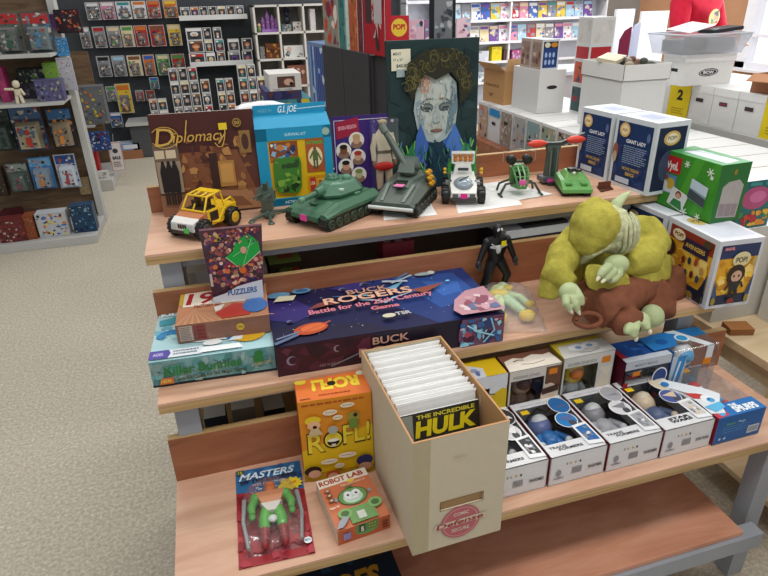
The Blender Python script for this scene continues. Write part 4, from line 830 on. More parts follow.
# ---- back row standing upright
def upright(lab,x0,w,h,pal,mode,y0=-.077,d=.073):
    T=thing('boxed_vinyl_figure',lab,'boxed figure',(x0,y0,zL+.0005),.0,'upright window boxes in the back row of the bottom shelf')
    side,top,fr=pal; g=G(); e=.006
    g.box(0,d-.002,0,w,d,h,side); g.box(0,0,0,.002,d,h,side); g.box(w-.002,0,0,w,d,h,side); g.box(0,0,h-.002,w,d,h,{'all':side,'top':top}); g.box(0,0,0,w,d,.02,fr)
    g.box(0,0,h-.030,w,.002,h,fr); g.box(0,0,.02,e,.002,h-.03,fr); g.box(w-.045,0,.02,w,.002,h-.03,fr)
    t=Face(g,(0,0,h),(1,0,0),(0,1,0),w,d)
    f=Face(g,(0,0,0),(1,0,0),(0,0,1),w,h)
    if mode=='yellow':
        t.poly([(0,0),(.55,0),(.6,.5),(.3,.8),(0,.7)],'#c9cdd6'); t.blobs(.08,.1,.5,.6,8,['#8a94b0','#e6e8ee','#5a6a9a'],.04,.09,3); f.poly([(.0,1),(1,1),(1,.8),(0,.82)],'#d6d8dc'); f.poly([(.25,.5),(.9,.78),(1,.75),(1,.3),(.5,.1)],'#d9b822'); f.line([(.3,.55),(.5,.72),(.75,.7)],.003,'#4a4434'); f.ell(.85,.35,.12,.09,'#c4c8cc'); f.blobs(.7,.1,1,.4,8,['#5a5a62','#dcdce0','#d9b822'],.03,.08,5,'p')
    elif mode=='brown':
        t.poly([(.0,.0),(1,0),(.95,.68),(.8,.62),(.62,.74),(.4,.60),(.25,.72),(.05,.6)],'#e6ddd0'); t.line([(.3,.3),(.5,.22),(.75,.3)],.002,'#6a4a3c'); t.line([(.2,.5),(.3,.56),(.4,.5)],.003,'#5a3a2c'); f.text('INDIANA JONES',.08,.865,.045,'#8a8480',.5,.02); f.poly([(.70,.97),(1,.97),(1,.6),(.7,.7)],'#6a4632'); f.rect(.76,.84,.92,.93,'#d9801c')
        f.ell(.80,.5,.16,.2,'#d9c2a8'); f.poly([(.64,.62),(.98,.66),(.98,.55),(.66,.52)],'#4a2f22'); f.line([(.4,.15),(.6,.3),(.8,.2),(.9,.3)],.004,'#8a6a4c')
    elif mode=='duck':
        t.poly([(0,0),(1,0),(1,.8),(.1,.75)],'#cfd0cc'); t.ell(.4,.5,.16,.2,'#e8eaec'); t.ell(.66,.52,.16,.2,'#e8eaec'); t.ell(.42,.48,.06,.09,'#7aa0c4'); t.ell(.64,.5,.06,.09,'#7aa0c4'); t.line([(.35,.2),(.55,.12),(.75,.22)],.003,'#8a8a8a'); f.text('BOBBLEHEADS',.1,.865,.045,'#8a8480',.55,.02); f.rect(.75,.82,.92,.92,'#d9801c')
        f.ell(.84,.45,.15,.22,'#d6c9b4'); f.ell(.86,.32,.05,.05,'#9aa0a8'); f.poly([(.7,.75),(.98,.78),(.9,.6)],'#dcd2c0')
    elif mode=='blue':
        t.rect(0,0,1,1,'#24509c'); t.rect(.0,.0,1,.22,'#c4ccd6'); t.poly([(0,.2),(.12,.2),(.1,1),(0,1)],'#b02a34'); t.blobs(.3,.2,1,.95,8,['#2f6ab8','#1c4488','#3f86c9'],.06,.14,3,'p'); f.rect(0,.84,1,1,'#b9bec6'); f.text('MIGHTY MUGGS',.2,.89,.04,'#6a6f78',.5,.02); f.rect(.18,.7,.34,.79,'#d9801c'); f.ell(.80,.60,.17,.18,'#e4e6ea'); f.ell(.80,.60,.145,.155,'#24407c'); f.poly([(.72,.55),(.9,.55),(.86,.45),(.76,.45)],'#aeb8cc'); f.poly([(.5,.2),(.75,.3),(.9,.2),(.7,.12)],'#b02a34'); f.rect(.0,.0,.1,.6,'#a82a3a')
    g.build('carton',PRINT,T,.0006)
    g=G(); c={'yellow':('#d9b822','#c9ccd0','#5a5a60'),'brown':('#b08a6c','#7a5a44','#5a3a2c'),'duck':('#e0c23c','#b9c0c4','#d0762c'),'blue':('#8a94a0','#a82a3a','#c0c4cc')}[mode]
    chibi(g,(w*.38,.036,.022),((1,0,0),(0,0,1),(0,-1,0)),c[0],c[1],c[2],1.05); g.build('vinyl_figure',PLAST,T)
    g=G(); g.add([(e,.0008,.02),(w-.045,.0008,.02),(w-.045,.0008,h-.03),(e,.0008,h-.03)],[(0,1,2,3)],'#ffffff'); g.build('window_film',CLEAR,T)
    return T
upright('yellow and white figure box standing behind the comic box rim',.80,.122,.178,('#c9a81c','#d6b41c','#d9dbe0'),'yellow')
upright('brown and white window box with adventurer face on its lid, in the back row',.926,.140,.178,('#6a3a2c','#7a5040','#cfc9c0'),'brown')
upright('yellow topped window box with round eyes on its lid, in the back row',1.070,.145,.185,('#8a7a2c','#cdb83c','#c9c8c2'),'duck')
upright('blue and red window box in back row under the plush doll foot',1.236,.135,.152,('#5a1c2c','#24509c','#2c2f3c'),'blue',-.098,.09)
T=thing('boxed_vinyl_figure','clear sided blue bubble box with blue figure, last of the back row','boxed figure',(1.374,-.098,zL+.0005),0)
g=G(); w,d,h=.146,.09,.156
g.box(0,0,0,w,d,.006,'#8a949c'); g.box(0,d-.002,0,w,d,h,'#8f989e'); g.box(0,0,0,.002,d,h,'#2c6aa8')
t=Face(g,(0,0,h+.001),(1,0,0),(0,1,0),w,d); g.box(0,d*.55,h-.001,w,d,h,'#2f86c4'); t.poly([(-.3,.2),(.2,.25),(.45,.8),(.2,1),(-.3,.9)],'#2a7cc4'); t.ell(.02,.55,.12,.14,'#1c5ca4',16); t.ell(.45,.55,.13,.2,'#e6eaec',18); t.ell(.45,.55,.1,.15,'#2f9ad4',18)
g.box(w*.72,-.001,h-.04,w*.86,.0,h+.001,'#d6dce0'); g.hull([[(w*.70,-.001,h),(w*.86,-.001,h),(w*.86,-.001,h+.001),(w*.70,-.001,h+.001)],[(w*.30,d,h),(w*.5,d,h),(w*.5,d,h+.001),(w*.3,d,h+.001)]],'#d0d8dc')
g.box(.002,-.0008,.0,.045,0,h*.9,'#b9c2ca'); f=Face(g,(.0,-.001,0),(1,0,0),(0,0,1),.045,h); f.poly([(.1,.1),(.6,.12),(1,.9),(.4,.9)],'#2f86c4'); f.line([(.3,.2),(.6,.8)],.006,'#dfe6ea')
g.build('carton',PRINT,T)
g=G(); chibi(g,(.07,.042,.008),((1,0,0),(0,0,1),(0,-1,0)),'#dfe3e6','#3f94c9','#4aa6d8',1.15); g.build('vinyl_figure',PLAST,T)
g=G(); g.box(.003,.0,.006,w,d-.003,h,'#ffffff',('bottom',)); g.build('clear_cover',BLISTER,T,.003)
g=G(); g.box(.10,-.002,.10,.124,-.001,.118,'#d9861c'); g.build('price_sticker',MATTE,T)
# ================================================================ TOY VEHICLES (local +x is forward)
def wheel(name,par,x,y,z,r,wd,tyre,hub,side):
    g=G(); rot=(pi/2,0,0); n=20
    g.lathe([(r*.62,-wd/2),(r*.93,-wd/2),(r,-wd*.3),(r,wd*.3),(r*.93,wd/2),(r*.62,wd/2)],tyre,(x,y,z),rot=rot,n=n)
    for k in range(14):
        a=2*pi*k/14; g.rbox((x+cos(a)*r,y,z+sin(a)*r),(.0015,wd*.42,.0016),tyre,(0,-a,0))
    o=g.build(name,PLAST,par)
    g=G(); s=side; g.lathe([(r*.60,0),(r*.60,wd*.10),(r*.35,wd*.16),(r*.18,wd*.10),(r*.15,wd*.2)],hub,(x,y+s*wd*.40,z),rot=(-s*pi/2,0,0),n=16); g.build('hubcap',PLAST,o); return o

# --- yellow off-road car
Y='#dfb81e'; T=thing('toy_off_road_car','yellow toy off-road car with white nose and black tyres, at left of top shelf','toy car',(.290,.395,zT),radians(228)); T.scale=(1.10,)*3
g=G()
g.hull([[(-.07,-.034,.022),(-.07,.034,.022),(-.072,.034,.05),(-.072,-.034,.05)],[(-.01,-.036,.02),(-.01,.036,.02),(-.01,.036,.052),(-.01,-.036,.052)]],Y)
g.hull([[(-.01,-.036,.02),(-.01,.036,.02),(-.01,.036,.056),(-.01,-.036,.056)],[(.03,-.036,.022),(.03,.036,.022),(.03,.035,.056),(.03,-.035,.056)]],Y)
g.hull([[(.03,-.035,.022),(.03,.035,.022),(.03,.035,.056),(.03,-.035,.056)],[(.058,-.036,.022),(.058,.036,.022),(.058,.034,.048),(.058,-.034,.048)]],'#b8744a')
g.hull([[(.058,-.037,.022),(.058,.037,.022),(.058,.035,.048),(.058,-.035,.048)],[(.076,-.034,.022),(.076,.034,.022),(.076,.031,.040),(.076,-.031,.040)]],'#dedcd6')
for k in range(4): g.box(.0755,-.012+k*.0065,.027,.0775,-.0075+k*.0065,.037,'#2a1a14')
g.box(.05,-.03,.014,.078,.03,.022,'#332a26'); g.box(.076,-.03,.026,.078,-.018,.038,'#b9c4c4'); g.box(.076,.018,.026,.078,.03,.038,'#b9c4c4'); g.box(.0775,.005,.018,.079,.02,.030,'#4fbf5a')
g.box(-.012,-.03,.053,.028,.03,.058,'#2a2018'); g.box(-.005,-.034,.03,.022,-.0365,.052,'#2a1e18'); g.box(-.005,.034,.03,.022,.0365,.052,'#2a1e18')
for (x,y) in ((.052,-.033),(.052,.033),(-.045,-.035),(-.045,.035)): g.lathe([(.0215,-.009),(.0225,.009)],'#2c2622',(x,y,.024),rot=(pi/2,0,0),n=16)
g.build('body',PLAST,T,.0012)
g=G(); r=.0024
for s in (-1,1):
    g.tube([(.036,s*.032,.054),(.016,s*.028,.085),(-.028,s*.028,.088),(-.032,s*.033,.050)],r,Y,8); g.tube([(-.004,s*.034,.055),(-.008,s*.028,.087)],r,Y,8); g.tube([(.02,s*.036,.03),(-.0,s*.037,.024),(-.03,s*.035,.05)],r,Y,8)
    g.tube([(-.03,s*.03,.06),(-.06,s*.03,.064),(-.075,s*.026,.05)],r,Y,8)
g.tube([(.036,-.032,.056),(.036,.032,.056)],r,Y,8); g.tube([(.016,-.028,.085),(.016,.028,.085)],r,Y,8); g.tube([(-.028,-.028,.088),(-.028,.028,.088)],r,Y,8); g.tube([(.026,0,.07),(.036,0,.056)],r*.8,Y,8)
g.tube([(-.006,-.01,.087),(.016,-.01,.085)],r,Y,8); g.tube([(-.006,.01,.087),(.016,.01,.085)],r,Y,8); g.box(-.028,-.026,.0865,-.008,.026,.089,Y)
g.build('roll_cage',PLAST,T)
for (x,y,s) in ((.052,-.040,-1),(.052,.040,1),(-.045,-.042,-1),(-.045,.042,1)): wheel('wheel',T,x,y,.0225,.0225,.017,'#1c1b1b','#c9a628' if x<0 else '#3a3a38',s)
g=G(); g.box(.004,-.022,.053,.014,-.006,.072,'#3a2a20'); g.box(.004,.006,.053,.014,.022,.072,'#3a2a20'); g.box(-.002,-.022,.053,.004,-.006,.078,'#3a2a20'); g.box(-.002,.006,.053,.004,.022,.078,'#3a2a20')
g.build('seats',PLAST,T)

# --- small field gun on legs
GG='#4c5a50'; T=thing('toy_field_gun','small dark grey-green toy anti-aircraft gun on spread legs beside the yellow car','toy gun',(.452,.432,zT),radians(250))
g=G()
for a in (20,140,210,320):
    ca,sa=cos(radians(a)),sin(radians(a)); g.tube([(0,0,.016),(ca*.03,sa*.03,.010),(ca*.058,sa*.058,.006)],[.006,.0045,.004],GG,8); g.lathe([(.009,0),(.009,.003),(.005,.006)],'#57655a',(ca*.056,sa*.056,0),n=12)
g.lathe([(.018,.006),(.018,.014),(.012,.018),(.010,.026)],GG,n=16); g.build('leg_base',PLAST,T)
g=G(); g.rbox((0,0,.045),(.011,.014,.022),GG); g.rbox((-.006,0,.060),(.014,.020,.010),'#46544a'); g.tube([(.0,.0,.03),(-.022,.0,.05)],.004,GG,8)
g.hull([[(.010,-.026,.05),(.012,-.026,.05),(.012,.026,.05),(.010,.026,.05)],[(.004,-.020,.085),(.006,-.020,.085),(.006,.020,.085),(.004,.020,.085)]],'#4f6256'); g.build('gun_mount',PLAST,T)
g=G()
for y in (-.013,.013):
    g.tube([(-.01,y,.063),(.045,y,.072),(.075,y,.077)],[.005,.0035,.003],'#4a564e',8)
g.build('gun_barrels',PLAST,T)
g=G(); g.tube([(-.012,.0,.07),(-.022,0,.092)],.003,GG,8); g.ell((-.014,-.012,.078),(.010,.006,.008),'#5a7a62'); g.box(.006,-.006,.08,.012,.006,.096,'#38443c'); g.build('sight_and_seat',PLAST,T)

# --- tracked running gear
def tracks(par,L,halfw,tw,H,col,wc,n=6,hub='#3c463e'):
    for s in (-1,1):
        g=G(); y0=s*halfw-tw/2; y1=s*halfw+tw/2; r=H/2
        P=[]
        for k in range(9): a=-pi/2+pi*k/8; P.append((L/2-r+r*cos(a)*1.0,r+r*sin(a)))
        for k in range(9): a=pi/2+pi*k/8; P.append((-L/2+r+r*cos(a),r+r*sin(a)))
        g.prism(P,y0,y1,col)
        per=int(L/.0075)
        for k in range(per): x=-L/2+r*.7+(L-1.4*r)*k/(per-1); g.box(x-.0018,y0-.0006,-.0004,x+.0018,y1+.0006,.0012,col); g.box(x-.0018,y0-.0006,H-.0006,x+.0018,y1+.0006,H+.0014,col)
        for k in range(5):
            a=-pi/2+pi*(k+.5)/5
            for sg in (1,-1): g.rbox((sg*(L/2-r+cos(a)*r),s*halfw,r+sin(a)*r),(.0014,tw/2+.0006,.0024),col,(0,-a if sg>0 else a,0))
        o=g.build('track',PLAST,par)
        for k in range(n):
            x=-L/2+r+(L-2*r)*k/(n-1); g=G(); g.lathe([(r*.72,0),(r*.72,.003),(r*.45,.004),(r*.4,.0015),(r*.2,.0015),(r*.18,.005)],wc,(x,s*halfw+s*(tw/2),r*.95),rot=(-s*pi/2,0,0),n=14); g.build('road_wheel',PLAST,o)
def sticker(par,b,col='#d8489a',nm='price_sticker'):
    g=G(); g.box(*b,col); return g.build(nm,MATTE,par)

# --- big green tank
TG='#41694f'; T=thing('toy_tank','large green toy battle tank with short gun and pink price sticker on its nose','toy tank',(.617,.378,zT),radians(216)); T.scale=(1.02,)*3
tracks(T,.205,.058,.026,.036,'#22271f','#33402f',7)
g=G()
g.hull([[(-.105,-.045,.012),(-.105,.045,.012),(-.105,.072,.046),(-.105,-.072,.046)],[(-.10,-.045,.058),(-.10,.045,.058),(-.10,.055,.060),(-.10,-.055,.060)]],TG)
prof=[(-.108,.034),(-.108,.052),(-.095,.061),(.045,.059),(.092,.044),(.106,.034)]
g.prism(prof,-.048,.048,TG)
for s in (-1,1):
    g.hull([[(-.108,s*.048,.036),(-.108,s*.074,.036),(-.108,s*.074,.047),(-.104,s*.060,.060),(-.104,s*.048,.060)],[(.04,s*.048,.036),(.04,s*.074,.036),(.04,s*.074,.045),(.04,s*.060,.058),(.04,s*.048,.059)],[(.098,s*.048,.031),(.098,s*.073,.031),(.098,s*.073,.036),(.098,s*.062,.042),(.098,s*.048,.042)]],TG)
    g.box(.098,s*.062-.010,.030,.103,s*.062+.010,.036,'#2f4a3a')
g.prism([(-.10,.012),(.09,.012),(.108,.026),(.106,.036),(-.108,.036)],-.045,.045,'#3a604a')
for x in (-.09,-.08,-.07): g.box(x,-.035,.0605,x+.005,.035,.064,'#3f6a50')
g.box(.05,-.012,.054,.075,.012,.0575,'#3f6a50'); g.box(.03,-.042,.059,.05,-.026,.064,'#5a8a6c'); g.box(-.05,.045,.06,-.03,.056,.066,'#568467')
g.build('hull',PLAST,T,.0012)
g=G()
oct_=lambda rx,ry,z,cx: [(cx+rx*a,ry*b,z) for a,b in ((1,.35),(.55,.9),(-.6,1),(-1,.6),(-1,-.6),(-.6,-1),(.55,-.9),(1,-.35))]
g.hull([oct_(.062,.048,.062,-.02),oct_(.066,.052,.070,-.02),oct_(.045,.038,.092,-.026),oct_(.036,.030,.096,-.028)],'#47735a')
g.lathe([(.019,0),(.019,.004),(.014,.010),(.010,.012)],'#44705a',(-.020,-.014,.096),n=16); g.lathe([(.012,0),(.012,.008),(.008,.011)],'#5a8a6c',(-.040,.018,.095),n=14)
for k in range(6): a=k*pi/3; g.tube([(-.020+.014*cos(a),-.014+.014*sin(a),.10),(-.020+.015*cos(a),-.014+.015*sin(a),.108)],.0022,'#3a6148',6)
g.box(-.076,-.02,.076,-.064,.02,.09,'#467056'); g.box(.0,.034,.078,.012,.044,.084,'#b9cfc0')
g.build('turret',PLAST,T,.001)
g=G(); g.tube([(.036,0,.080),(.058,0,.078)],[.013,.011],'#44705a',14); g.tube([(.058,0,.078),(.115,0,.073)],[.007,.006],TG,12); g.tube([(.105,0,.074),(.118,0,.0728)],[.008,.008],'#5a8a6c',12); g.build('gun_barrel',PLAST,T)
sticker(T,(.1065,-.012,.020,.1085,.010,.036))

# --- grey-green armoured carrier with long raised gun and yellow shells
HG='#4c574f'; T=thing('toy_gun_carrier','dark grey-green toy gun carrier with long raised barrel and yellow shells','toy tank',(.824,.398,zT),radians(233)); T.scale=(1.06,)*3
tracks(T,.165,.045,.022,.030,'#1e201e','#2c302c',6)
g=G()
g.hull([[(-.085,-.048,.018),(-.085,.048,.018),(-.085,.055,.045),(-.085,.042,.062),(-.085,-.042,.062),(-.085,-.055,.045)],[(.0,-.05,.018),(.0,.05,.018),(.0,.056,.042),(.0,.04,.060),(.0,-.04,.060),(.0,-.056,.042)],[(.088,-.048,.016),(.088,.048,.016),(.088,.052,.026),(.088,.040,.034),(.088,-.040,.034),(.088,-.052,.026)]],HG)
g.hull([[(-.06,-.030,.060),(-.06,.030,.060),(-.06,.024,.074),(-.06,-.024,.074)],[(.03,-.02,.052),(.03,.02,.052),(.03,.016,.056),(.03,-.016,.056)]],'#5f6c62')
for s in (-1,1): g.hull([[(.02,s*.03-.004,.054),(.02,s*.03+.004,.054),(.02,s*.03+.004,.060),(.02,s*.03-.004,.060)],[(.084,s*.025-.004,.034),(.084,s*.025+.004,.034),(.084,s*.025+.004,.038),(.084,s*.025-.004,.038)]],'#66746a')
g.box(-.005,-.018,.058,.022,.012,.062,'#1c201e')
g.build('hull',PLAST,T,.001)
g=G(); g.tube([(.096,-.052,.024),(.096,.052,.024)],.0042,'#c4c8c4',10); g.tube([(.084,-.03,.022),(.096,-.03,.024)],.003,'#c4c8c4',8); g.tube([(.084,.03,.022),(.096,.03,.024)],.003,'#c4c8c4',8); g.build('front_bumper',PLAST,T)
g=G(); g.lathe([(.022,0),(.022,.006),(.017,.009)],'#4a544c',(-.035,0,.070),n=18); g.hull([[(-.066,-.02,.078),(-.008,-.02,.078),(-.008,.02,.078),(-.066,.02,.078)],[(-.060,-.016,.104),(-.026,-.016,.104),(-.026,.016,.104),(-.060,.016,.104)]],'#616c66'); g.tube([(-.03,-.024,.085),(-.03,.024,.085)],.006,'#3e4842',10); g.build('gun_turret',PLAST,T,.001)
# raised twin barrel
Rz=Matrix.Rotation(-radians(233),3,'Z'); d=Rz@Vector((-.42,.42,.86)); d.normalize()
g=G(); p0=Vector((-.036,-.010,.088)); p=p0+d*.108
g.tube([p0-d*.03,p0+d*.02],[.011,.010],'#4c564e',10); g.tube([p0+d*.02,p0+d*.085],[.010,.007],'#59645c',12); g.tube([p0+d*.085,p],[.007,.0075],'#4c564e',12); g.tube([p-d*.02,p],[.0095,.0095],'#6a756c',12)
q=Vector((.012,.008,0)); g.tube([p0+q,p0+q+d*.08],[.006,.004],'#6a756c',10)
g.build('gun_barrel',PLAST,T)
g=G()
for r_ in range(3):
    for c_ in range(2):
        x=-.048+.017*c_; z=.075-.013*r_; y=.047+.004*r_; g.tube([(x-.010,y,z-.004),(x+.004,y,z+.002),(x+.010,y,z+.005)],[.0048,.0048,.0015],'#dca01e',10)
g.build('yellow_shells',PLAST,T)
sticker(T,(.026,-.010,.0595,.046,.012,.0605),'#d877a8')

# --- white armoured car with orange rocket pod
WT=thing('toy_armoured_car','white toy buggy with clear canopy, orange lamp bar and pink sticker','toy car',(1.005,.410,zT),radians(249)); T.scale=(1.18,)*3; T=WT
g=G(); W='#dcdcd6'
g.hull([[(-.065,-.036,.022),(-.065,.036,.022),(-.065,.034,.06),(-.065,-.034,.06)],[(-.01,-.04,.020),(-.01,.04,.020),(-.01,.034,.062),(-.01,-.034,.062)],[(.04,-.040,.020),(.04,.040,.020),(.04,.037,.048),(.04,-.037,.048)],[(.074,-.036,.022),(.074,.036,.022),(.074,.034,.036),(.074,-.034,.036)]],W)
g.hull([[(-.062,-.026,.06),(-.062,.026,.06),(-.062,.022,.090),(-.062,-.022,.090)],[(-.02,-.028,.06),(-.02,.028,.06),(-.03,.022,.088),(-.03,-.022,.088)]],W)
g.box(.070,-.034,.014,.078,.034,.024,'#3a3a3a'); g.box(.0745,-.031,.0255,.0757,-.016,.034,'#55585a'); g.box(.0745,.016,.0255,.0757,.031,.034,'#55585a'); g.box(-.015,-.015,.076,-.012,.015,.084,'#40464a')
for s in (-1,1): g.box(-.005,s*.034-.002,.046,.02,s*.034+.002,.056,'#2c2e30'); g.box(-.06,s*.043-.006,.035,-.01,s*.043+.006,.044,'#8f9490')
g.build('body',PLAST,T,.0012)
g=G(); g.ell((.022,0,.046),(.040,.030,.020),'#8b98a2',n=18); g.build('canopy',print_mat('smoky_glossy_plastic',.12,.6,.03,30),T)
g=G(); g.tube([(.045,-.012,.064),(.02,.014,.069)],.0014,'#2c3034',6); g.build('canopy_bar',PLAST,T)
g=G(); g.box(-.062,-.031,.088,-.040,.031,.094,W); g.box(-.062,-.031,.094,-.046,.031,.118,W); g.box(-.062,-.033,.116,-.040,.033,.121,W); g.box(-.062,-.033,.090,-.040,-.029,.118,W); g.box(-.062,.029,.090,-.040,.033,.118,W); o=g.build('lamp_rack',PLAST,T,.001)
for r_ in range(2):
    for k in range(4): g=G(); y=-.021+.014*k; g.lathe([(.0055,0),(.0055,.004),(.003,.006)],'#c9781e',(-.046,y,.100+.011*r_),rot=(0,pi/2,0),n=12); g.build('orange_lamp',PLAST,o)
for s in (-1,1):
    for k in range(2): g=G(); g.tube([(-.03+k*.004,s*.052,.066+.010*k),(-.012,s*.052,.072+.010*k)],[.0055,.004],'#dcb01e',8); g.build('yellow_shell',PLAST,T)
    g=G(); g.tube([(-.03,s*.034,.06),(-.03,s*.052,.064)],.003,'#55585a',8); g.build('shell_bracket',PLAST,T)
for (x,y,s) in ((.048,-.050,-1),(.048,.050,1),(-.045,-.050,-1),(-.045,.050,1)): wheel('wheel',T,x,y,.0235,.0235,.020,'#232323','#3a3c3c',s)
sticker(T,(.0755,-.009,.022,.0795,.009,.035),'#d02c8a')

# --- small green cage helicopter
T=thing('toy_helicopter','small green toy pod helicopter with caged cockpit and splayed skids on white paper','toy aircraft',(1.174,.395,zT),radians(258)); T.scale=(1.18,)*3
LG_='#54864f'; DK='#39423a'
g=G()
g.hull([[(-.03,-.016,.030),(-.03,.016,.030),(-.03,.018,.062),(-.03,-.018,.062)],[(.0,-.022,.022),(.0,.022,.022),(.0,.020,.064),(.0,-.020,.064)]],LG_)
for s in (-1,1): g.tube([(.0,s*.018,.066),(.022,s*.017,.052),(.034,s*.010,.026)],.0028,LG_,8); g.tube([(.0,s*.006,.068),(.026,s*.006,.054),(.036,s*.004,.026)],.0022,'#8ab585',8)
for (x,z) in ((.012,.060),(.026,.048)): g.tube([(x,-.017,z),(x,.017,z)],.002,LG_,8)
g.hull([[(.0,-.02,.018),(.0,.02,.018),(.0,.02,.03),(.0,-.02,.03)],[(.036,-.010,.020),(.036,.010,.020),(.036,.010,.028),(.036,-.010,.028)]],LG_)
g.build('cockpit_cage',PLAST,T,.0006)
g=G(); g.box(-.004,-.012,.03,.010,.012,.055,'#22281f'); g.build('pilot_seat',PLAST,T)
g=G()
for s in (-1,1): g.lathe([(.0105,-.01),(.0115,0),(.0115,.008),(.006,.009)],'#1f2420',(-.010,s*.020,.082),rot=(0,pi/2,0),n=16)
g.box(-.022,-.014,.062,-.004,.014,.070,'#6fa56a'); g.tube([(-.01,-.02,.078),(-.01,.02,.078)],.003,DK,8); g.build('engines',PLAST,T)
g=G()
for s in (-1,1):
    g.tube([(.01,s*.016,.03),(.014,s*.036,.028),(.020,s*.050,.004)],.0032,DK,8); g.tube([(.008,s*.051,.003),(.036,s*.050,.004)],.003,DK,8); g.tube([(-.02,s*.018,.03),(-.024,s*.042,.02),(-.026,s*.046,.003)],.003,DK,8)
g.tube([(.01,-.017,.03),(.01,.017,.03)],.003,DK,8); g.tube([(-.02,-.019,.03),(-.02,.019,.03)],.003,DK,8); g.tube([(-.02,0,.03),(.01,0,.03)],.003,DK,8)
for s in (-1,1): g.tube([(.020,s*.050,.004),(.012,s*.051,.003)],.003,DK,8)
g.build('skids',PLAST,T)
g=G(); g.tube([(-.01,-.04,.078),(-.01,-.04,.10),(-.01,.0,.108),(-.01,.04,.10),(-.01,.04,.078)],.0008,'#9aa39a',6); g.build('wire_guard',PLAST,T)
g=G(); g.ell((.034,0,.036),(.004,.010,.008),'#cf5f9c'); g.build('price_sticker',MATTE,T)

# --- tall grey tail boom with red tipped rotor
T=thing('toy_rotorcraft','dark grey toy rotorcraft standing upright with red pods on its cross arm','toy aircraft',(1.318,.46,zT),radians(262))
g=G(); g.hull([[(-.012,-.020,.0),(.012,-.020,.0),(.012,.020,.0),(-.012,.020,.0)],[(-.010,-.016,.09),(.010,-.016,.09),(.010,.016,.09),(-.010,.016,.09)],[(-.009,-.022,.115),(.009,-.022,.115),(.009,.022,.115),(-.009,.022,.115)]],'#4e5a52'); g.box(-.002,-.003,.0,.014,.003,.11,'#39423d'); g.tube([(.014,-.010,.01),(.013,-.010,.10)],.0022,'#6b776f',8); g.tube([(.014,.010,.01),(.013,.010,.10)],.0022,'#6b776f',8); g.build('boom',PLAST,T)
g=G(); g.hull([[(-.006,-.082,.128),(.006,-.082,.128),(.006,-.082,.136),(-.006,-.082,.136)],[(-.008,-.02,.112),(.008,-.02,.112),(.008,-.02,.124),(-.008,-.02,.124)],[(-.008,.02,.112),(.008,.02,.112),(.008,.02,.124),(-.008,.02,.124)],[(-.006,.095,.140),(.006,.095,.140),(.006,.095,.148),(-.006,.095,.148)]],'#38403c'); g.build('cross_arm',PLAST,T)
for y,z in ((-.058,.124),(.062,.130)): g=G(); g.lathe([(.002,-.034),(.010,-.02),(.012,0),(.010,.014),(.004,.026)],'#d8432e',(.010,y,z),rot=(pi/2,0,0),n=14); g.build('red_pod',PLAST,T)
g=G(); g.hull([[(-.02,-.035,.008),(.03,-.035,.008),(.03,-.035,.024),(-.02,-.035,.022)],[(-.02,.035,.008),(.03,.035,.008),(.03,.035,.020),(-.02,.035,.022)]],'#4b4f58'); g.box(-.04,-.02,0,.04,.02,.008,'#343a38'); g.build('fuselage',PLAST,T,.001)
sticker(T,(.0302,-.022,.010,.032,.012,.020))

# --- light green small tank
T=thing('toy_tank','small bright green toy tank with twin black guns, right of the rotorcraft','toy tank',(1.333,.362,zT),radians(250)); T.scale=(1.02,)*3
tracks(T,.120,.030,.016,.018,'#20251d','#34402f',5)
g=G(); LG2='#5f9a50'
g.prism([(-.065,.012),(-.066,.030),(-.055,.040),(.02,.038),(.066,.022),(.068,.012)],-.040,.040,LG2)
g.hull([[(-.055,-.028,.038),(.022,-.028,.038),(.022,.028,.038),(-.055,.028,.038)],[(-.045,-.018,.054),(.002,-.018,.054),(.002,.018,.054),(-.045,.018,.054)]],'#74a85e')
g.box(.03,-.03,.030,.05,-.012,.036,'#5a964c'); g.box(.03,.012,.030,.05,.03,.036,'#5a964c'); g.box(-.066,-.04,.014,.066,-.042,.024,'#5a964c'); g.box(-.066,.04,.014,.066,.042,.024,'#5a964c')
g.build('hull',PLAST,T,.001)
g=G()
for s in (-1,1): g.tube([(-.02,s*.009,.055),(.018,s*.010,.062),(.03,s*.011,.066)],[.004,.003,.0035],'#222622',8)
g.box(-.026,-.014,.050,-.008,.014,.062,'#2a2f2a'); g.ell((.004,0,.052),(.006,.006,.005),'#d9d9d2'); g.build('twin_guns',PLAST,T)

# --- sheets of paper under the toys
def sheet(lab,pts,z=zT+.0006):
    cx=sum(p[0] for p in pts)/len(pts); cy=sum(p[1] for p in pts)/len(pts)
    g=G(); g.plan([(x-cx,y-cy) for x,y in pts],0,.0006,'#e6e5e2'); rn=random.Random(int(cx*100))
    f=Face(g,(pts[0][0]-cx,pts[0][1]-cy,.0007),(pts[1][0]-pts[0][0],pts[1][1]-pts[0][1],0),(-(pts[1][1]-pts[0][1]),pts[1][0]-pts[0][0],0),.18,.2); f.lines(.1,.1,.85,.5,8,'#c4c4c8',3,.12)
    o=g.build('paper_sheet',MATTE); place(o,(cx,cy,z)); tag(o,lab,'paper',None)
sheet('white instruction sheet under the white toy buggy front',[(.938,.284),(1.133,.292),(1.19,.50),(1.00,.47)])
sheet('white paper sheet under the green pod helicopter',[(1.14,.33),(1.262,.345),(1.19,.52),(1.09,.51)],zT+.0014)
sheet('white paper sheet under the gun carrier with yellow shells',[(.735,.300),(.882,.292),(.905,.42),(.78,.46)])
g=G(); g.plan([(0,0),(.05,.01),(.06,.04),(.02,.05)],0,.003,'#5a3324'); g.rbox((.03,.028,.012),(.02,.003,.010),'#6a3c2a'); o=g.build('leather_scrap',MATTE); place(o,(1.40,.315,zT)); tag(o,'small dark brown folded piece on shelf edge above the plush doll hood','cloth scrap')

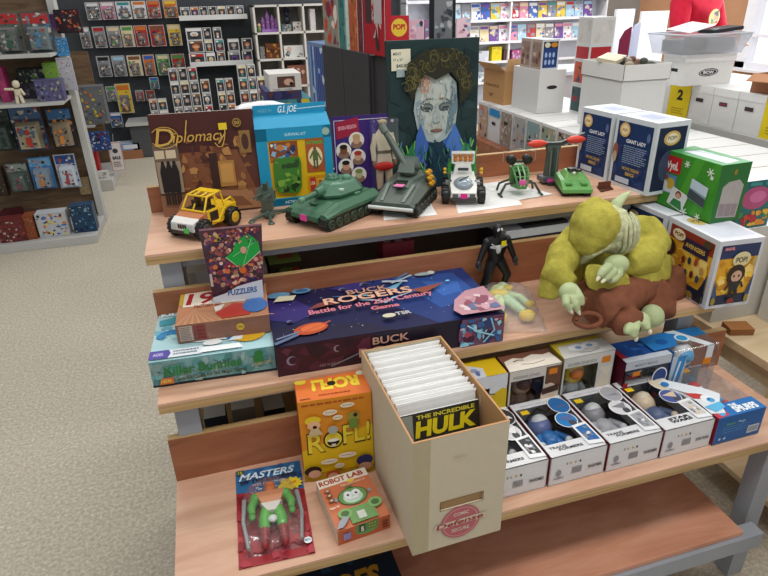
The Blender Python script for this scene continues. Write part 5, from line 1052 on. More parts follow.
# --- black jointed figure
BK='#17181c'
T=thing('action_figure','black suited action figure with white chest mark and yellow sticker, standing by the rail','action figure',(1.026,.222,zM),radians(4))
g=G(); 
g.ell((.0,0,.190),(.0125,.014,.016),BK); g.tube([(0,0,.165),(0,0,.178)],[.008,.007],BK,10)
g.hull([[(x,y,.168) for x,y in ((-.028,-.008),(.028,-.008),(.028,.010),(-.028,.010))],[(x,y,.150) for x,y in ((-.031,-.012),(.031,-.012),(.031,.012),(-.031,.012))],[(x,y,.118) for x,y in ((-.018,-.009),(.018,-.009),(.018,.010),(-.018,.010))],[(x,y,.098) for x,y in ((-.021,-.011),(.021,-.011),(.021,.012),(-.021,.012))]],BK,True,True)
for s,pts in ((-1,[(-.030,0,.160),(-.046,-.004,.128),(-.060,-.014,.104)]),(1,[(.030,0,.160),(.044,-.004,.128),(.052,-.014,.100)])):
    g.ell((s*.030,0,.158),(.012,.012,.012),BK); g.tube(pts,[.0105,.0085,.0065],BK,10); g.ell(pts[-1],(.008,.007,.011),'#2a2c32')
    for k in range(4): e=Vector(pts[-1]); g.tube([e+Vector((-.004+.003*k,-.004,-.006)),e+Vector((-.004+.003*k,-.009,-.014))],.0017,'#2a2c32',6)
g.tube([(-.012,0,.10),(-.028,-.006,.055),(-.038,.004,.012)],[.0155,.0115,.0085],BK,12); g.tube([(.012,0,.10),(.034,-.010,.058),(.032,.006,.012)],[.0155,.0115,.0085],BK,12)
for p in ((-.040,-.006,.006),(.034,-.004,.006)): g.ell(p,(.009,.019,.007),BK)
g.build('figure_body',PLAST,T)
g=G(); g.ell((-.0045,-.0125,.193),(.0035,.002,.005),'#d6d8da',rot=(0,.5,0)); g.ell((.0055,-.0125,.193),(.0035,.002,.005),'#d6d8da',rot=(0,-.5,0)); g.build('eye_patches',PLAST,T)
g=G(); g.ell((0,-.0115,.137),(.008,.003,.013),'#c4c8cc'); g.hull([[(-.026,-.0125,.150),(.026,-.0125,.150),(.026,-.0118,.145),(-.026,-.0118,.145)],[(-.006,-.0128,.146),(.006,-.0128,.146),(.006,-.012,.138),(-.006,-.012,.138)]],'#c4c8cc'); g.tube([(-.004,-.012,.14),(-.022,-.0125,.156)],.002,'#c4c8cc',6); g.build('chest_mark',PLAST,T)
g=G(); g.box(.006,-.0155,.146,.020,-.0135,.160,'#e2d01c'); g.build('price_sticker',MATTE,T)

# --- bagged green and yellow figure
T=thing('bagged_toy_figure','pale green and yellow toy figure sealed in a crinkled clear bag on the middle shelf','bagged toy',(1.018,.125,zM+.001),-.30); T.scale=(1.1,)*3
g=G(); 
g.ell((-.015,.045,.022),(.022,.028,.018),'#e0eaa8'); g.ell((.0,.075,.020),(.018,.016,.015),'#c9deb0')
g.tube([(-.03,.04,.02),(-.05,.01,.018),(-.045,-.03,.016)],[.012,.010,.009],'#d6e6a4'); g.tube([(.005,.035,.02),(.035,.02,.02),(.050,-.01,.016)],[.012,.010,.009],'#c0d8a4')
g.tube([(-.02,.02,.02),(-.022,-.02,.02),(-.030,-.055,.018)],[.015,.013,.011],'#d2e4ac'); g.tube([(.0,.015,.02),(.015,-.02,.02),(.030,-.05,.018)],[.014,.012,.010],'#bcdcb0')
g.build('toy_body',PLAST,T)
g=G()
for p,r in (((-.018,.022,.030),(.026,.012,.012)),((-.03,-.072,.018),(.018,.020,.014)),((.034,-.065,.018),(.020,.016,.014)),((.052,-.012,.018),(.012,.012,.010)),((.01,.05,.032),(.012,.01,.008))): g.ell(p,r,'#e8c822')
g.build('yellow_boots_and_belt',PLAST,T)
g=G(); rn=random.Random(4); rows=[]; nx,ny=15,17; vs=[];fs=[]
for j in range(ny):
    for i in range(nx):
        u=i/(nx-1)*2-1; v=j/(ny-1)*2-1; e=(1-abs(u)**3)*(1-abs(v)**3); vs.append((u*.074+rn.uniform(-1,1)*.002,v*.112+rn.uniform(-1,1)*.002,.002+.040*e**.6+rn.uniform(-1,1)*.0035*e))
for j in range(ny-1):
    for i in range(nx-1): a=j*nx+i; fs += [(a,a+1,a+nx+1),(a,a+nx+1,a+nx)]
g.add(vs,fs,'#ffffff'); g.build('clear_bag',BAGM,T)

# --- things on the board under the top shelf
g=G(); F=carton(g,.235,.16,.022,{'all':'#c9cfd6','top':'#d3d8de','front':'#b9c1ca'}); F['top'].rect(.1,.2,.9,.85,'#b9c0cc'); g.box(.06,.005,.0215,.2,.05,.030,'#2b3038')
o=g.build('clear_accessory_pack',PRINT); place(o,(1.085,.282,zM+.1315),.02); tag(o,'pale clear plastic pack with black insert, behind the middle rail near plush doll','toy pack')
g=G(); g.box(0,0,0,.24,.16,.131,{'all':'#3a3432','front':'#2f2a2a'}); F=faces(g,.24,.16,.131); F['front'].rect(.05,.1,.95,.9,'#40342f'); o=g.build('storage_box',MATTE); place(o,(1.078,.285,zM+.0005)); tag(o,'dark storage box under the pale clear plastic pack','box')
g=G(); F=carton(g,.055,.10,.12,{'all':'#dcdcd8'}); F['front'].ell(.3,.2,.08,.05,'#2a2a2a',sq=True); F['front'].rect(.0,.0,.38,1,'#c9c5b4'); o=g.build('white_carton',PRINT); place(o,(.222,.37,zM),0); tag(o,'small white carton seen under the left end of the top shelf','box')
g=G(); F=carton(g,.085,.11,.125,{'all':'#4f6a34','top':'#9fb45c','front':'#3a3420'}); F['top'].rect(.3,.3,.8,.7,'#c9745a'); F['front'].blobs(.1,.1,.9,.9,10,['#8a2c2c','#2c2a1c','#5a6a2c'],.08,.2,2,'p'); o=g.build('game_box',PRINT); place(o,(.432,.34,zM),0); tag(o,'green topped box under the top shelf beside the puzzle pack','box')
g=G(); F=carton(g,.02,.11,.12,{'all':'#d9c9c4'}); F['front'].rect(0,0,1,1,'#c9a49c'); o=g.build('thin_carton',PRINT); place(o,(.405,.34,zM),0); tag(o,'thin pale carton wedged left of the green topped box','box')
g=G(); F=carton(g,.09,.05,.145,{'all':'#7a2c34','top':'#b04a54'}); F['top'].blobs(.05,.1,.95,.9,8,['#d9c4c4','#8a2c3c'],.06,.15,3); o=g.build('thin_carton',PRINT); place(o,(.74,.33,zM),0); tag(o,'red and white topped carton peeking over the middle rail, centre','box')
for i,(x,w,h,c,lab) in enumerate(((.22,.05,.09,'#3a3d44','narrow dark grey box in the gap below the middle shelf'),(.285,.055,.10,'#7a7260','tan box in the gap below the middle shelf'),(.36,.05,.08,'#26282c','black box in the gap below the middle shelf, beside the tan one'))):
    g=G(); F=carton(g,w,.09,h,{'all':c,'top':'#c9c7c0'}); F['front'].rect(.1,.1,.9,.9,c); o=g.build('small_box',PRINT); place(o,(x,.09,zL)); tag(o,lab,'box')
# dark box with gold lettering on the lowest board
g=G(); F=carton(g,.30,.20,.07,{'all':'#14202c','top':'#182838'}); t=F['top']; t.text('HEROES',.12,.22,.26,'#b98a2c',.72,.08,.2,.05,False,'#3a2a14',.04); t.blobs(.02,.6,.98,.98,12,['#24405c','#2f5a6a','#3a3424'],.04,.1,4,'p'); o=g.build('game_box',PRINT); place(o,(.30,-.315,zB+.0003),.02); tag(o,'dark navy game box with gold lettering on the lowest board at left','board game')

# ================================================================ SLUMPED PLUSH DOLL
FLEECE=solid('olive_yellow_fleece','#aca348',.95,.1,.18,45,.5,260)
BROWNF=solid('brown_corduroy','#7c4e3a',.95,.1,.14,40,.4,240)
GREENV=solid('pale_green_vinyl','#b0bd8e',.55,.35,.1,30,.2,120)
CREAMW=solid('wrinkled_cream_green_cloth','#c0c29c',.8,.2,.16,60,.9,90)
CLAW=solid('ivory_claw','#e0dcc0',.5,.4,.05,30)
def organic(name,g,mat,par,vox=.0045,smooth=6,wr=0.0,wsize=.03):
    o=g.build(name,mat,par); r=o.modifiers.new('r','REMESH'); r.mode='VOXEL'; r.voxel_size=vox; r.use_smooth_shade=True
    s=o.modifiers.new('s','SMOOTH'); s.iterations=smooth; s.factor=.6
    if wr:
        tx=bpy.data.textures.new(name,'CLOUDS'); tx.noise_scale=wsize; tx.noise_depth=2
        d=o.modifiers.new('d','DISPLACE'); d.texture=tx; d.strength=wr; d.mid_level=.5; d.texture_coords='LOCAL'
    return o
PO=Vector((1.28,.04,zM)); T=thing('plush_doll','large slumped plush doll in olive hooded jacket and brown trousers, head bowed','plush doll',PO)
def Q(u,v,y): return at(u,v,y=y)-PO
# jacket torso + sleeves
g=G()
g.ell(Q(618,262,.10),(.115,.085,.075),'#fff'); g.ell(Q(637,238,.13),(.066,.05,.066),'#fff',rot=(0,.3,0)); g.ell(Q(585,262,.10),(.07,.06,.06),'#fff')
g.tube([Q(578,238,.10),Q(566,255,.05),Q(556,275,.015),Q(572,286,-.02)],[.040,.044,.040,.026],'#fff',14)
g.tube([Q(642,222,.13),Q(654,244,.08),Q(645,260,.04),Q(628,265,-.0)],[.036,.044,.042,.028],'#fff',14)
organic('jacket',g,FLEECE,T,.005,9,.012,.06)
# jacket lower flaps (thin cloth)
def cloth(name,pts,th,mat,wr=.006,par=T,sub=3):
    """quilt between polyline rows"""
    g=G(); n=len(pts[0]); vs=[p for r in pts for p in r]; fs=[]
    for i in range(len(pts)-1):
        for k in range(n-1): a=i*n+k; fs.append((a,a+1,a+n+1,a+n))
    g.add(vs,fs,'#fff',True); o=g.build(name,mat,par)
    s=o.modifiers.new('sd','SUBSURF'); s.levels=sub; s.render_levels=sub
    so=o.modifiers.new('so','SOLIDIFY'); so.thickness=th
    tx=bpy.data.textures.new(name,'CLOUDS'); tx.noise_scale=.03
    d=o.modifiers.new('d','DISPLACE'); d.texture=tx; d.strength=wr; d.texture_coords='LOCAL'
    return o
cloth('jacket_flap',[[Q(545,262,.05),Q(555,262,.02),Q(570,270,.0)],[Q(541,280,.03),Q(550,285,.0),Q(562,290,-.01)],[Q(538,297,.03),Q(548,298,.0),Q(556,300,-.01)]],.006,FLEECE,.006)
cloth('jacket_flap',[[Q(628,262,.02),Q(645,262,.02),Q(668,250,.06)],[Q(630,275,.0),Q(650,275,.0),Q(671,262,.05)],[Q(634,286,-.01),Q(655,284,.0),Q(670,279,.05)]],.006,FLEECE,.008)
cloth('jacket_flap',[[Q(585,262,.0),Q(605,268,-.02),Q(625,268,-.02)],[Q(584,275,-.02),Q(604,280,-.03),Q(628,282,-.025)],[Q(586,291,-.03),Q(606,289,-.04),Q(631,292,-.03)]],.006,FLEECE,.008)
# scarf like collar below the face
g=G(); g.tube([Q(580,262,.03),Q(592,252,.0),Q(604,245,-.0),Q(618,243,.02)],[.010,.014,.015,.012],'#fff',12); organic('collar',g,CREAMW,T,.004,3,.004,.012)
# head and hood
g=G(); g.ell(Q(606,228,.045),(.062,.058,.060),'#fff',rot=(.2,.2,0)); g.ell(Q(616,232,.035),(.050,.045,.055),'#fff'); g.ell(Q(598,243,.03),(.026,.022,.016),'#fff')
organic('head',g,CREAMW,T,.0045,4,.010,.018)
g=G()
for k in range(6):
    th=radians(-8+15*k); c_=Q(616,232,.035); pts=[]
    for j in range(9): ph=radians(-58+15*j); pts.append(c_+Vector((.054*cos(ph)*sin(th+.06*sin(j)),-.049*cos(ph)*cos(th),.058*sin(ph))))
    g.tube(pts,[.002,.0035,.0045,.005,.005,.005,.0045,.0035,.002],'#fff',8)
g.build('face_folds',CREAMW,T)
g=G(); g.ell(Q(595,225,.035),(.060,.062,.056),'#fff',rot=(0,-.2,0)); g.ell(Q(590,236,.03),(.052,.05,.045),'#fff'); g.ell(Q(588,246,.02),(.036,.034,.022),'#fff'); g.tube([Q(581,210,.05),Q(597,203,.06),Q(611,209,.05)],[.016,.018,.014],'#fff',12)
organic('hood',g,FLEECE,T,.0045,8,.009,.05)
g=G(); g.tube([Q(611,214,.045),Q(617,203,.05),Q(624,196,.055),Q(631,191,.06)],[.020,.016,.011,.004],'#fff',12,flat=.6); organic('ear',g,GREENV,T,.0035,3)
# hands with fingers
def hand(name,c,palm,fing,thumb):
    g=G(); g.ell(Q(*c),palm,'#fff'); 
    for pts,r in fing+thumb: g.tube([Q(*p) for p in pts],r,'#fff',10)
    o=organic(name,g,GREENV,T,.0028,4)
    for pts,r in fing:
        a,b=Q(*pts[-2]),Q(*pts[-1]); d=(b-a).normalized(); k=G(); k.tube([b-d*.004,b+d*.006,b+d*.012],[.0055,.0045,.0015],'#fff',8); k.build('claw',CLAW,o)
hand('hand',(569,292,-.04),(.026,.022,.024),[(((566,296,-.06),(566,304,-.075),(570,310,-.08)),[.011,.010,.007]),(((573,297,-.06),(575,305,-.075),(578,311,-.08)),[.011,.010,.007])],[(((576,290,-.05),(581,298,-.07),(582,305,-.075)),[.010,.009,.007])])
hand('hand',(616,265,-.02),(.034,.024,.026),[(((609,266,-.045),(602,272,-.06),(599,277,-.065)),[.012,.011,.008]),(((614,270,-.045),(607,277,-.06),(604,280,-.065)),[.012,.010,.007])],[(((620,272,-.04),(614,279,-.055),(610,281,-.06)),[.011,.010,.008])])
# trousers
g=G(); g.tube([Q(640,285,.05),Q(618,296,.0),Q(604,312,-.055),Q(612,318,-.07)],[.055,.058,.052,.040],'#fff',14); g.tube([Q(590,292,.02),Q(596,304,-.04)],[.045,.045],'#fff',12); g.ell(Q(620,285,.04),(.08,.06,.045),'#fff')
g.ell(Q(628,322,-.085),(.045,.03,.035),'#fff')
organic('trousers',g,BROWNF,T,.005,7,.008,.03)
g=G(); g.ell(Q(660,290,.08),(.085,.06,.05),'#fff'); g.tube([Q(640,280,.05),Q(662,300,.01),Q(668,318,-.03)],[.04,.045,.020],'#fff',12); g.ell(Q(674,285,.07),(.035,.035,.060),'#fff'); g.ell(Q(655,305,.0),(.06,.04,.03),'#fff')
organic('trouser_leg',g,BROWNF,T,.005,8,.010,.05)
g=G(); pts=[]
for k in range(13): a=2*pi*k/12; pts.append(Q(588+14*cos(a),320+7*sin(a),-.075-.012*sin(a)))
g.tube(pts,.007,'#fff',8,cap=False); organic('belt_loop',g,BROWNF,T,.004,2,.003)
g=G(); g.tube([Q(585,298,-.05),Q(579,310,-.07),Q(576,320,-.08)],[.006,.007,.006],'#fff',8); g.build('belt_strap',BROWNF,T)
# foot
g=G(); g.ell(Q(652,316,-.05),(.030,.03,.030),'#fff'); g.ell(Q(641,322,-.09),(.022,.024,.026),'#fff'); g.tube([Q(640,320,-.09),Q(646,325,-.11),Q(648,330,-.12)],[.013,.011,.008],'#fff',10); g.tube([Q(636,322,-.10),Q(634,330,-.12),Q(634,337,-.125)],[.013,.012,.009],'#fff',10); g.tube([Q(631,320,-.095),Q(627,330,-.115),Q(626,334,-.12)],[.012,.010,.007],'#fff',10)
o=organic('foot',g,GREENV,T,.003,4)
for u,v,y in ((650,332,-.123),(636,339,-.127)): k=G(); k.ell(Q(u,v,y),(.005,.005,.007),'#fff'); k.build('claw',CLAW,o)
# ================================================================ sheet added to stand for the shaded void below the shelves
tpart('void_panel',(.2,.505,.1,1.5,.515,zT-.03),solid('dark_void_panel','#75665b',.8,.2,.1,6),0)

# ================================================================ BACKGROUND STOCK
def span(u0,v0,u1,v1,Y):
    a=at(u0,v1,y=Y); b=at(u1,v1,y=Y); c=at((u0+u1)/2,v0,y=Y); m=at((u0+u1)/2,v1,y=Y)
    return a.x,min(a.z,b.z)*.5+m.z*.5,b.x-a.x,c.z-m.z
def pick(rn,n,pal=None): return [rn.choice(pal or CN) for _ in range(n)]
def art(f,rn,cols,frame=None,dark='#2a2a30',fig=True):
    if frame: f.rect(0,0,1,1,frame)
    f.rect(.08,.08,.92,.80,cols[0]); f.blobs(.1,.1,.9,.78,7,cols+[dark],.12,.28,rn.randint(0,9999),'p')
    if fig: f.ell(.5,.56,.20,.17,cols[1]); f.poly([(.36,.12),(.64,.12),(.66,.42),(.34,.42)],cols[2])
def stock(name,lab,cat,grp,rect,Y,depth,kind,cols,hook=None,z=None,seed=0):
    x,zz,w,h=span(*rect,Y); z=zz if z is None else z
    rn=random.Random(seed); g=G(); hx=[NAMED.get(c,c) for c in cols]
    if kind=='card':
        g.box(0,0,0,w,.003,h,{'all':hx[0]}); f=Face(g,(0,0,0),(1,0,0),(0,0,1),w,h); f.rect(.04,.03,.96,.97,hx[0]); f.rect(.1,.78,.9,.94,hx[1]); f.blobs(.08,.05,.92,.75,20,hx+['#2a2a30','#c9c4b8','#6a625c'],.05,.14,seed,'p'); f.frame(.02,.02,.98,.98,.005,'#c4c4c0')
        g.hull([[(w*a,0,h*b) for a,b in ((.2,.06),(.8,.06),(.8,.62),(.2,.62))],[(w*a,-.028,h*b) for a,b in ((.26,.1),(.74,.1),(.74,.56),(.26,.56))]],'#6e6c6c'); f=Face(g,(w*.26,-.0285,h*.1),(1,0,0),(0,0,1),w*.48,h*.46); f.blobs(.02,.02,.98,.98,12,hx+['#3a3638','#b4aca0'],.12,.3,seed+5,'p'); f.ell(.5,.78,.2,.14,'#b99a80')
    elif kind=='bubble':
        g.hull([[(x_*w,0,z_*h) for x_,z_ in ((.1,.02),(.9,.02),(1,.5),(.85,.98),(.15,.98),(0,.5))],[(x_*w*.94+.03*w,-depth,z_*h*.9+.04*h) for x_,z_ in ((.1,.02),(.9,.02),(1,.5),(.85,.75),(.15,.75),(0,.5))]],'#5a5c60')
        f=Face(g,(.03*w,-depth-.0005,.04*h),(1,0,0),(0,0,1),w*.94,h*.9); f.blobs(.1,.05,.9,.75,16,hx,.07,.18,seed,'p'); f=Face(g,(0,-.002,0),(1,0,0),(0,0,1),w,h); f.poly([(.15,.78),(.85,.78),(.85,.98),(.15,.98)],hx[0]); f.text('TOYS',.25,.82,.08,hx[1],.5,.05)
    else:
        fr='#d4d4d2' if kind=='pop' else hx[0]
        g.box(0,0,0,w,depth,h,{'all':fr}); f=Face(g,(0,0,0),(1,0,0),(0,0,1),w,h)
        if kind=='pop':
            f.rect(.07,.06,.93,.74,'#3a3a40'); f.rect(.07,.74,.93,.95,hx[0]); f.ell(.28,.84,.14,.07,'#e4e0d0'); f.ell(.5,.50,.25,.19,hx[1]); f.ell(.5,.46,.17,.11,'#c9a78c' if rn.random()<.6 else hx[2]); f.poly([(.36,.14),(.64,.14),(.6,.34),(.40,.34)],hx[2]); f.rect(.07,.05,.93,.13,hx[0])
        else: art(f,rn,(hx+hx)[:3])
    o=g.build(name,PRINT); place(o,(x,Y,z)); tag(o,lab,cat,grp)
    if hook:
        k=G(); k.tube([(w/2,.0,h*.95),(w/2,hook-Y,h*.95)],.003,'#9a9a9a',6); k.build('peg_hook',METAL,o)
    return o
# --- carded figures on the peg wall
PW='carded figures hanging on the peg wall'
rows=[('top',(2,20),[(88,102),(103,117),(118,133),(134,148),(149,162),(165,179)]),('second',(26.5,48),[(83,93),(96,108),(110,123),(124,136),(137,150),(152,167),(170,183)]),('third',(56,77),[(100,113),(115,128),(130,144),(146,157),(159,172),(174,187)])]
seedc=1
colw={'top':[('grey','white','black'),('pink','white','grey'),('white','teal','blue'),('white','orange','teal'),('red','orange','cream'),('orange','yellow','brown')],
 'second':[('grey','white','black'),('grey','red','pale blue'),('grey','cream','green'),('cream','green','orange'),('red','orange','brown'),('red','brown','orange'),('yellow','cream','brown')],
 'third':[('grey','black','white'),('grey','pale blue','black'),('cream','brown','green'),('orange','blue','brown'),('green','cream','yellow'),('red','green','orange')]}
for rn_,(v0,v1),us in rows:
    for i,(u0,u1) in enumerate(us):
        seedc+=1; c=colw[rn_][i]; dv=-(u0-90)*.03
        stock('carded_figure','%s and %s carded figure, %s from left, %s row of the peg wall'%(c[0],c[1],ORD[i],rn_),'carded figure',PW,(u0,v0+dv,u1,v1+dv),5.95,.02,'card',c,hook=6.06,seed=seedc)
for lab,r,c in (('grey green small pack low on the peg wall','108 86 119 101','grey green cream'),('bright yellow bear-shaped pack low on the peg wall','120 83 135 113','yellow orange white'),('dark red figure pack right of the yellow pack','137 90 145 101','red grey pink'),('maroon figure pack right of the dark red one','147 90 156 100','brown red pink'),('blue figure pack below the grey green one','112 112 124 127','blue white black'),('blue figure pack near the white framed boxes','151 77 160 89','teal blue brown')):
    r=list(map(float,r.split())); seedc+=1; stock('carded_figure',lab,'carded figure',PW,r,5.95,.02,'card',c.split(),hook=6.06,seed=seedc)
# --- boxed vinyl figures on wall ledges and in columns
def popsrow(us,v0,v1,Y,where,grp,zrest=None,depth=.10):
    global seedc
    out=[]
    for i,(u0,u1) in enumerate(us):
        seedc+=1; rn=random.Random(seedc*7); c=pick(rn,3,['grey','black','white','brown','cream','red','black','grey','purple','brown','orange','grey'])
        dv=-(u0-us[0][0])*.03
        out.append(stock('boxed_figure','white framed %s and %s box, %s from left, %s'%(c[1],c[2],ORD[i],where),'boxed figure',grp,(u0,v0+dv,u1,v1+dv),Y,depth,'pop',c,z=zrest,seed=seedc))
    return out
za=(at(181,18,y=5.82).z+at(245,15,y=5.82).z)/2; zb=(at(190,67,y=5.82).z+at(253,62,y=5.82).z)/2
LEDG='boxed figures on the peg wall ledges'
popsrow([(181,190),(191,199),(200,208),(209,217),(218,226),(227,235),(236,244)],3.5,15,5.84,'upper wall ledge',LEDG,za-.012)
b1=popsrow([(190,206),(207,216),(218,226),(229,241),(243,253)],49,62.5,5.84,'bottom layer, lower wall ledge',LEDG,zb-.012)
def stackrow(us,Y,base,k,h,where,grp,nm='boxed_figure',lab='white framed %s and %s box, %s from left, %s',d=.10):
    """k-th layer of a stack"""
    global seedc
    for i,(u0,u1) in enumerate(us):
        seedc+=1; rn=random.Random(seedc*7); c=pick(rn,3,['grey','black','white','brown','cream','red','black','grey','teal','brown','orange','grey'])
        x,zz,w,_=span(u0,0,u1,60,Y); hx=[NAMED[q] for q in c]
        g=G(); hh=h-.002; g.box(0,0,0,w,d,hh,'#cfcfcc'); f=Face(g,(0,0,0),(1,0,0),(0,0,1),w,hh)
        f.rect(.07,.06,.93,.74,'#3a3a40'); f.rect(.07,.74,.93,.95,hx[0]); f.ell(.28,.84,.14,.07,'#e4e0d0'); f.ell(.5,.50,.25,.19,hx[1]); f.ell(.5,.46,.17,.11,'#c9a78c'); f.poly([(.36,.14),(.64,.14),(.6,.34),(.40,.34)],hx[2])
        o=g.build(nm,PRINT); place(o,(x,Y,base+k*h)); tag(o,lab%(c[1],c[2],ORD[i],where),'boxed figure',grp)
hp=.118
for k,w_ in ((1,'middle layer, lower wall ledge'),(2,'highest layer, lower wall ledge')):
    stackrow([(190,206),(207,215),(217,226),(230,241),(244,254)] if k==1 else [(190,206),(207,215),(217,225)],5.84,zb-.012+.022,k,hp,w_,LEDG)
# columns standing on the low cabinet
cabz=.36
COLG='boxed figures stacked on the low dark cabinet'
h4=.128
names=['bottom','second','third','topmost']
for k in range(4):
    dx=-k*0.9
    stackrow([(166,175),(176,185),(186,195),(197,206)] if k<3 else [(166,175),(176,185),(186,195)],5.64,cabz,k,h4,'%s layer, left stack by the wall'%names[k],COLG)
    if k: stackrow([(213,221),(222,230)],5.64,cabz,k-1,h4,'%s layer, narrow stack by the wall'%names[k-1],COLG)
    stackrow([(236,245),(246,254),(255,263)] if k<3 else [(236,245),(246,254)],5.64,cabz,k,h4,'%s layer, right stack by the wall'%names[k],COLG)
for i,(u0,u1) in enumerate(((141,149),(150,159))):
    for k in range(2): stackrow([(u0,u1)],5.64,cabz,k,.11,'%s of the %s small pile'%(('lower','upper')[k],('left','right')[i]),COLG)
# box on the floor below the cabinet
g=G(); F=carton(g,.24,.2,.09,{'all':'#9a6a48'}); o=g.build('cardboard_box',MATTE); place(o,(-.60,5.62,0)); tag(o,'brown cardboard box on the floor below the peg wall','box')
g=G(); F=carton(g,.20,.16,.07,{'all':'#b9c4d4','front':'#7f92b4'}); F['front'].rect(.2,.2,.9,.8,'#d9dde4'); o=g.build('toy_carton',PRINT); place(o,(-.58,5.63,.0905)); tag(o,'pale blue carton on top of the brown cardboard box','box')

# --- white cube shelving
T=thing('cube_shelving','white open cube shelving against the back wall','shelving',(.95,5.70,0))
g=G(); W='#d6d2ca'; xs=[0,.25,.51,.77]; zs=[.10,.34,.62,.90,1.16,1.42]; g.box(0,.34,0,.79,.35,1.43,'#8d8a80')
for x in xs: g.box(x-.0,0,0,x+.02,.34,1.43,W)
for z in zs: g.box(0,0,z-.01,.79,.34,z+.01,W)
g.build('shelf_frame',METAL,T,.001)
def prop(nm,lab,cat,x,y,z,w,d,h,cols,seed,grp=None):
    g=G(); g.box(0,0,0,w,d,h,cols[0]); f=Face(g,(0,0,0),(1,0,0),(0,0,1),w,h); f.blobs(.04,.04,.96,.96,12,list(cols),.08,.22,seed,'p'); o=g.build(nm,PRINT); place(o,(x,y,z)); tag(o,lab,cat,grp); return o
# toy castle
g=G(); PU='#9a6cb0'; g.box(0,0,0,.17,.1,.03,PU)
for x,h,r in ((.02,.13,.02),(.07,.19,.022),(.12,.15,.022),(.155,.11,.016)): g.lathe([(r,.03),(r,h*.7),(r*1.2,h*.72),(.002,h+.02)],PU,(x,.05,0),n=10); g.ell((x,.025,h*.5),.010,'#c98ab8')
o=g.build('toy_castle',PLAST); place(o,(1.03,5.74,1.17)); tag(o,'purple toy castle in the top left cube of the white shelving','toy')
g=G(); g.ell((.02,.02,.03),(.02,.02,.03),'#6f8a4a'); g.ell((.02,.02,.07),(.018,.018,.018),'#c9a884'); o=g.build('small_doll',PLAST); place(o,(.985,5.74,1.17)); tag(o,'tiny green doll beside the purple toy castle','doll')
g=G(); g.ell((.04,.03,.04),(.035,.03,.04),'#2a2c3a'); g.ell((.04,.03,.10),(.03,.03,.03),'#23263a'); g.lathe([(.05,.12),(.03,.14),(.004,.19)],'#23263a',(.04,.03,0),n=12); o=g.build('hat_figure',PLAST); place(o,(1.27,5.80,1.24)); tag(o,'dark hatted figure standing on a box in the top middle cube','figure')
prop('picture_box','grey picture box under the dark hatted figure','box',1.24,5.78,1.17,.11,.1,.07,('#5a6a6c','#8a9a9c','#c9a084'),3)
prop('picture_box','white picture box right of the dark hatted figure','box',1.36,5.76,1.17,.09,.1,.09,('#c9c4bc','#5a3a34','#e0dcd4'),4)
prop('picture_box','tall white picture box in the top right cube','box',1.55,5.76,1.17,.055,.1,.21,('#d0ccc8','#5a5054','#b9a4a0'),5)
prop('toy_carton','brown and orange toy set in the second left cube','toy',1.05,5.75,.91,.15,.1,.15,('#6a3f24','#a8642c','#4a2c1c','#c98a3c'),6)
prop('toy_carton','small white carton in the second left cube','toy',.99,5.78,.91,.05,.1,.12,('#8a8a84','#5a5c58','#b0b0a8'),7)
prop('wicker_basket','brown wicker basket low in the left cube column','basket',.98,5.72,.35,.13,.12,.08,('#5c3424','#7a4830','#3f2418'),8)
prop('cream_carton','cream and white cartons packed in the second middle cube','box',1.24,5.74,.91,.21,.1,.12,('#d4d4d0','#8f9a9c','#4a5558','#c9b0a0'),9)
prop('stuffed_toy_box','pink and brown toy box in the third middle cube','toy',1.26,5.74,.63,.2,.1,.2,('#8a5a4c','#c9706a','#4a3430','#d9b09a'),10)
prop('stuffed_toy_box','pale picture pack in the third left cube','toy',1.0,5.76,.63,.18,.1,.12,('#9a968c','#6a665c','#c0bcb0'),11)

# --- counter with games behind the top shelf
g=G(); g.box(0,0,0,.22,.30,.9,'#3a3836'); g.box(-.005,-.005,.9,.225,.305,.915,'#55534f'); o=g.build('side_counter',METAL)
cz=at(287,108,y=1.62).z; place(o,(at(264,108,y=1.6).x,1.61,0)); tag(o,'grey counter behind the top shelf holding a stack of game boxes','counter')
o.location.z=0; o.scale=(1,1,cz/.915)
def ctr(nm,lab,r,Y,d,col,z0,cols,seed,cat='board game'):
    x,zz,w,h=span(*r,Y); o=prop(nm,lab,cat,x,Y,z0,w,d,h,cols,seed); return z0+h,o
z1,_=ctr('game_box','teal game box with yellow patch at the bottom of the counter stack',(270,99,312,107.5),1.62,.25,None,cz,('#3a7a84','#c9b83c','#4a8a90','#2a4a64'),1)
z2,_=ctr('game_box','dark purple game box in the middle of the counter stack',(266,90,302,99),1.62,.24,None,z1,('#3a3a6a','#5a3a34','#2c2c50'),2)
g=G(); x,zz,w,h=span(270,73,302,90,1.62); F=carton(g,w,.2,h,{'all':'#cfcdc8'}); f=F['front']; f.rect(.25,.18,.8,.84,'#5a3f38'); f.ell(.6,.5,.15,.2,'#c9a08c'); f.ell(.68,.4,.06,.1,'#1c1a1a'); f.text('FAMILY GAME',.1,.03,.1,'#8a8a8a',.6); o=g.build('game_box',PRINT); place(o,(x,1.62,z2)); tag(o,'white game box with framed photo on top of the counter stack','board game')
g=G(); rn=random.Random(3); P=[]
for j in range(5):
    for i in range(9): P.append((i*.034,j*.035+.01*rn.random(),.012+.028*sin(i/8*pi)*sin((j+.5)/5*pi)+rn.uniform(0,.008)))
fs=[(j*9+i,j*9+i+1,(j+1)*9+i+1,(j+1)*9+i) for j in range(4) for i in range(8)]
g.add(P,fs,'#dcdade',True); o=g.build('white_plastic_bag',MATTE); so=o.modifiers.new('s','SOLIDIFY'); so.thickness=.01; p=at(234,108,y=.95); place(o,(p.x,.90,p.z-.012),-.05); o.scale=(.62,.6,.7); tag(o,'crumpled white plastic bag lying behind the brown game box','bag')
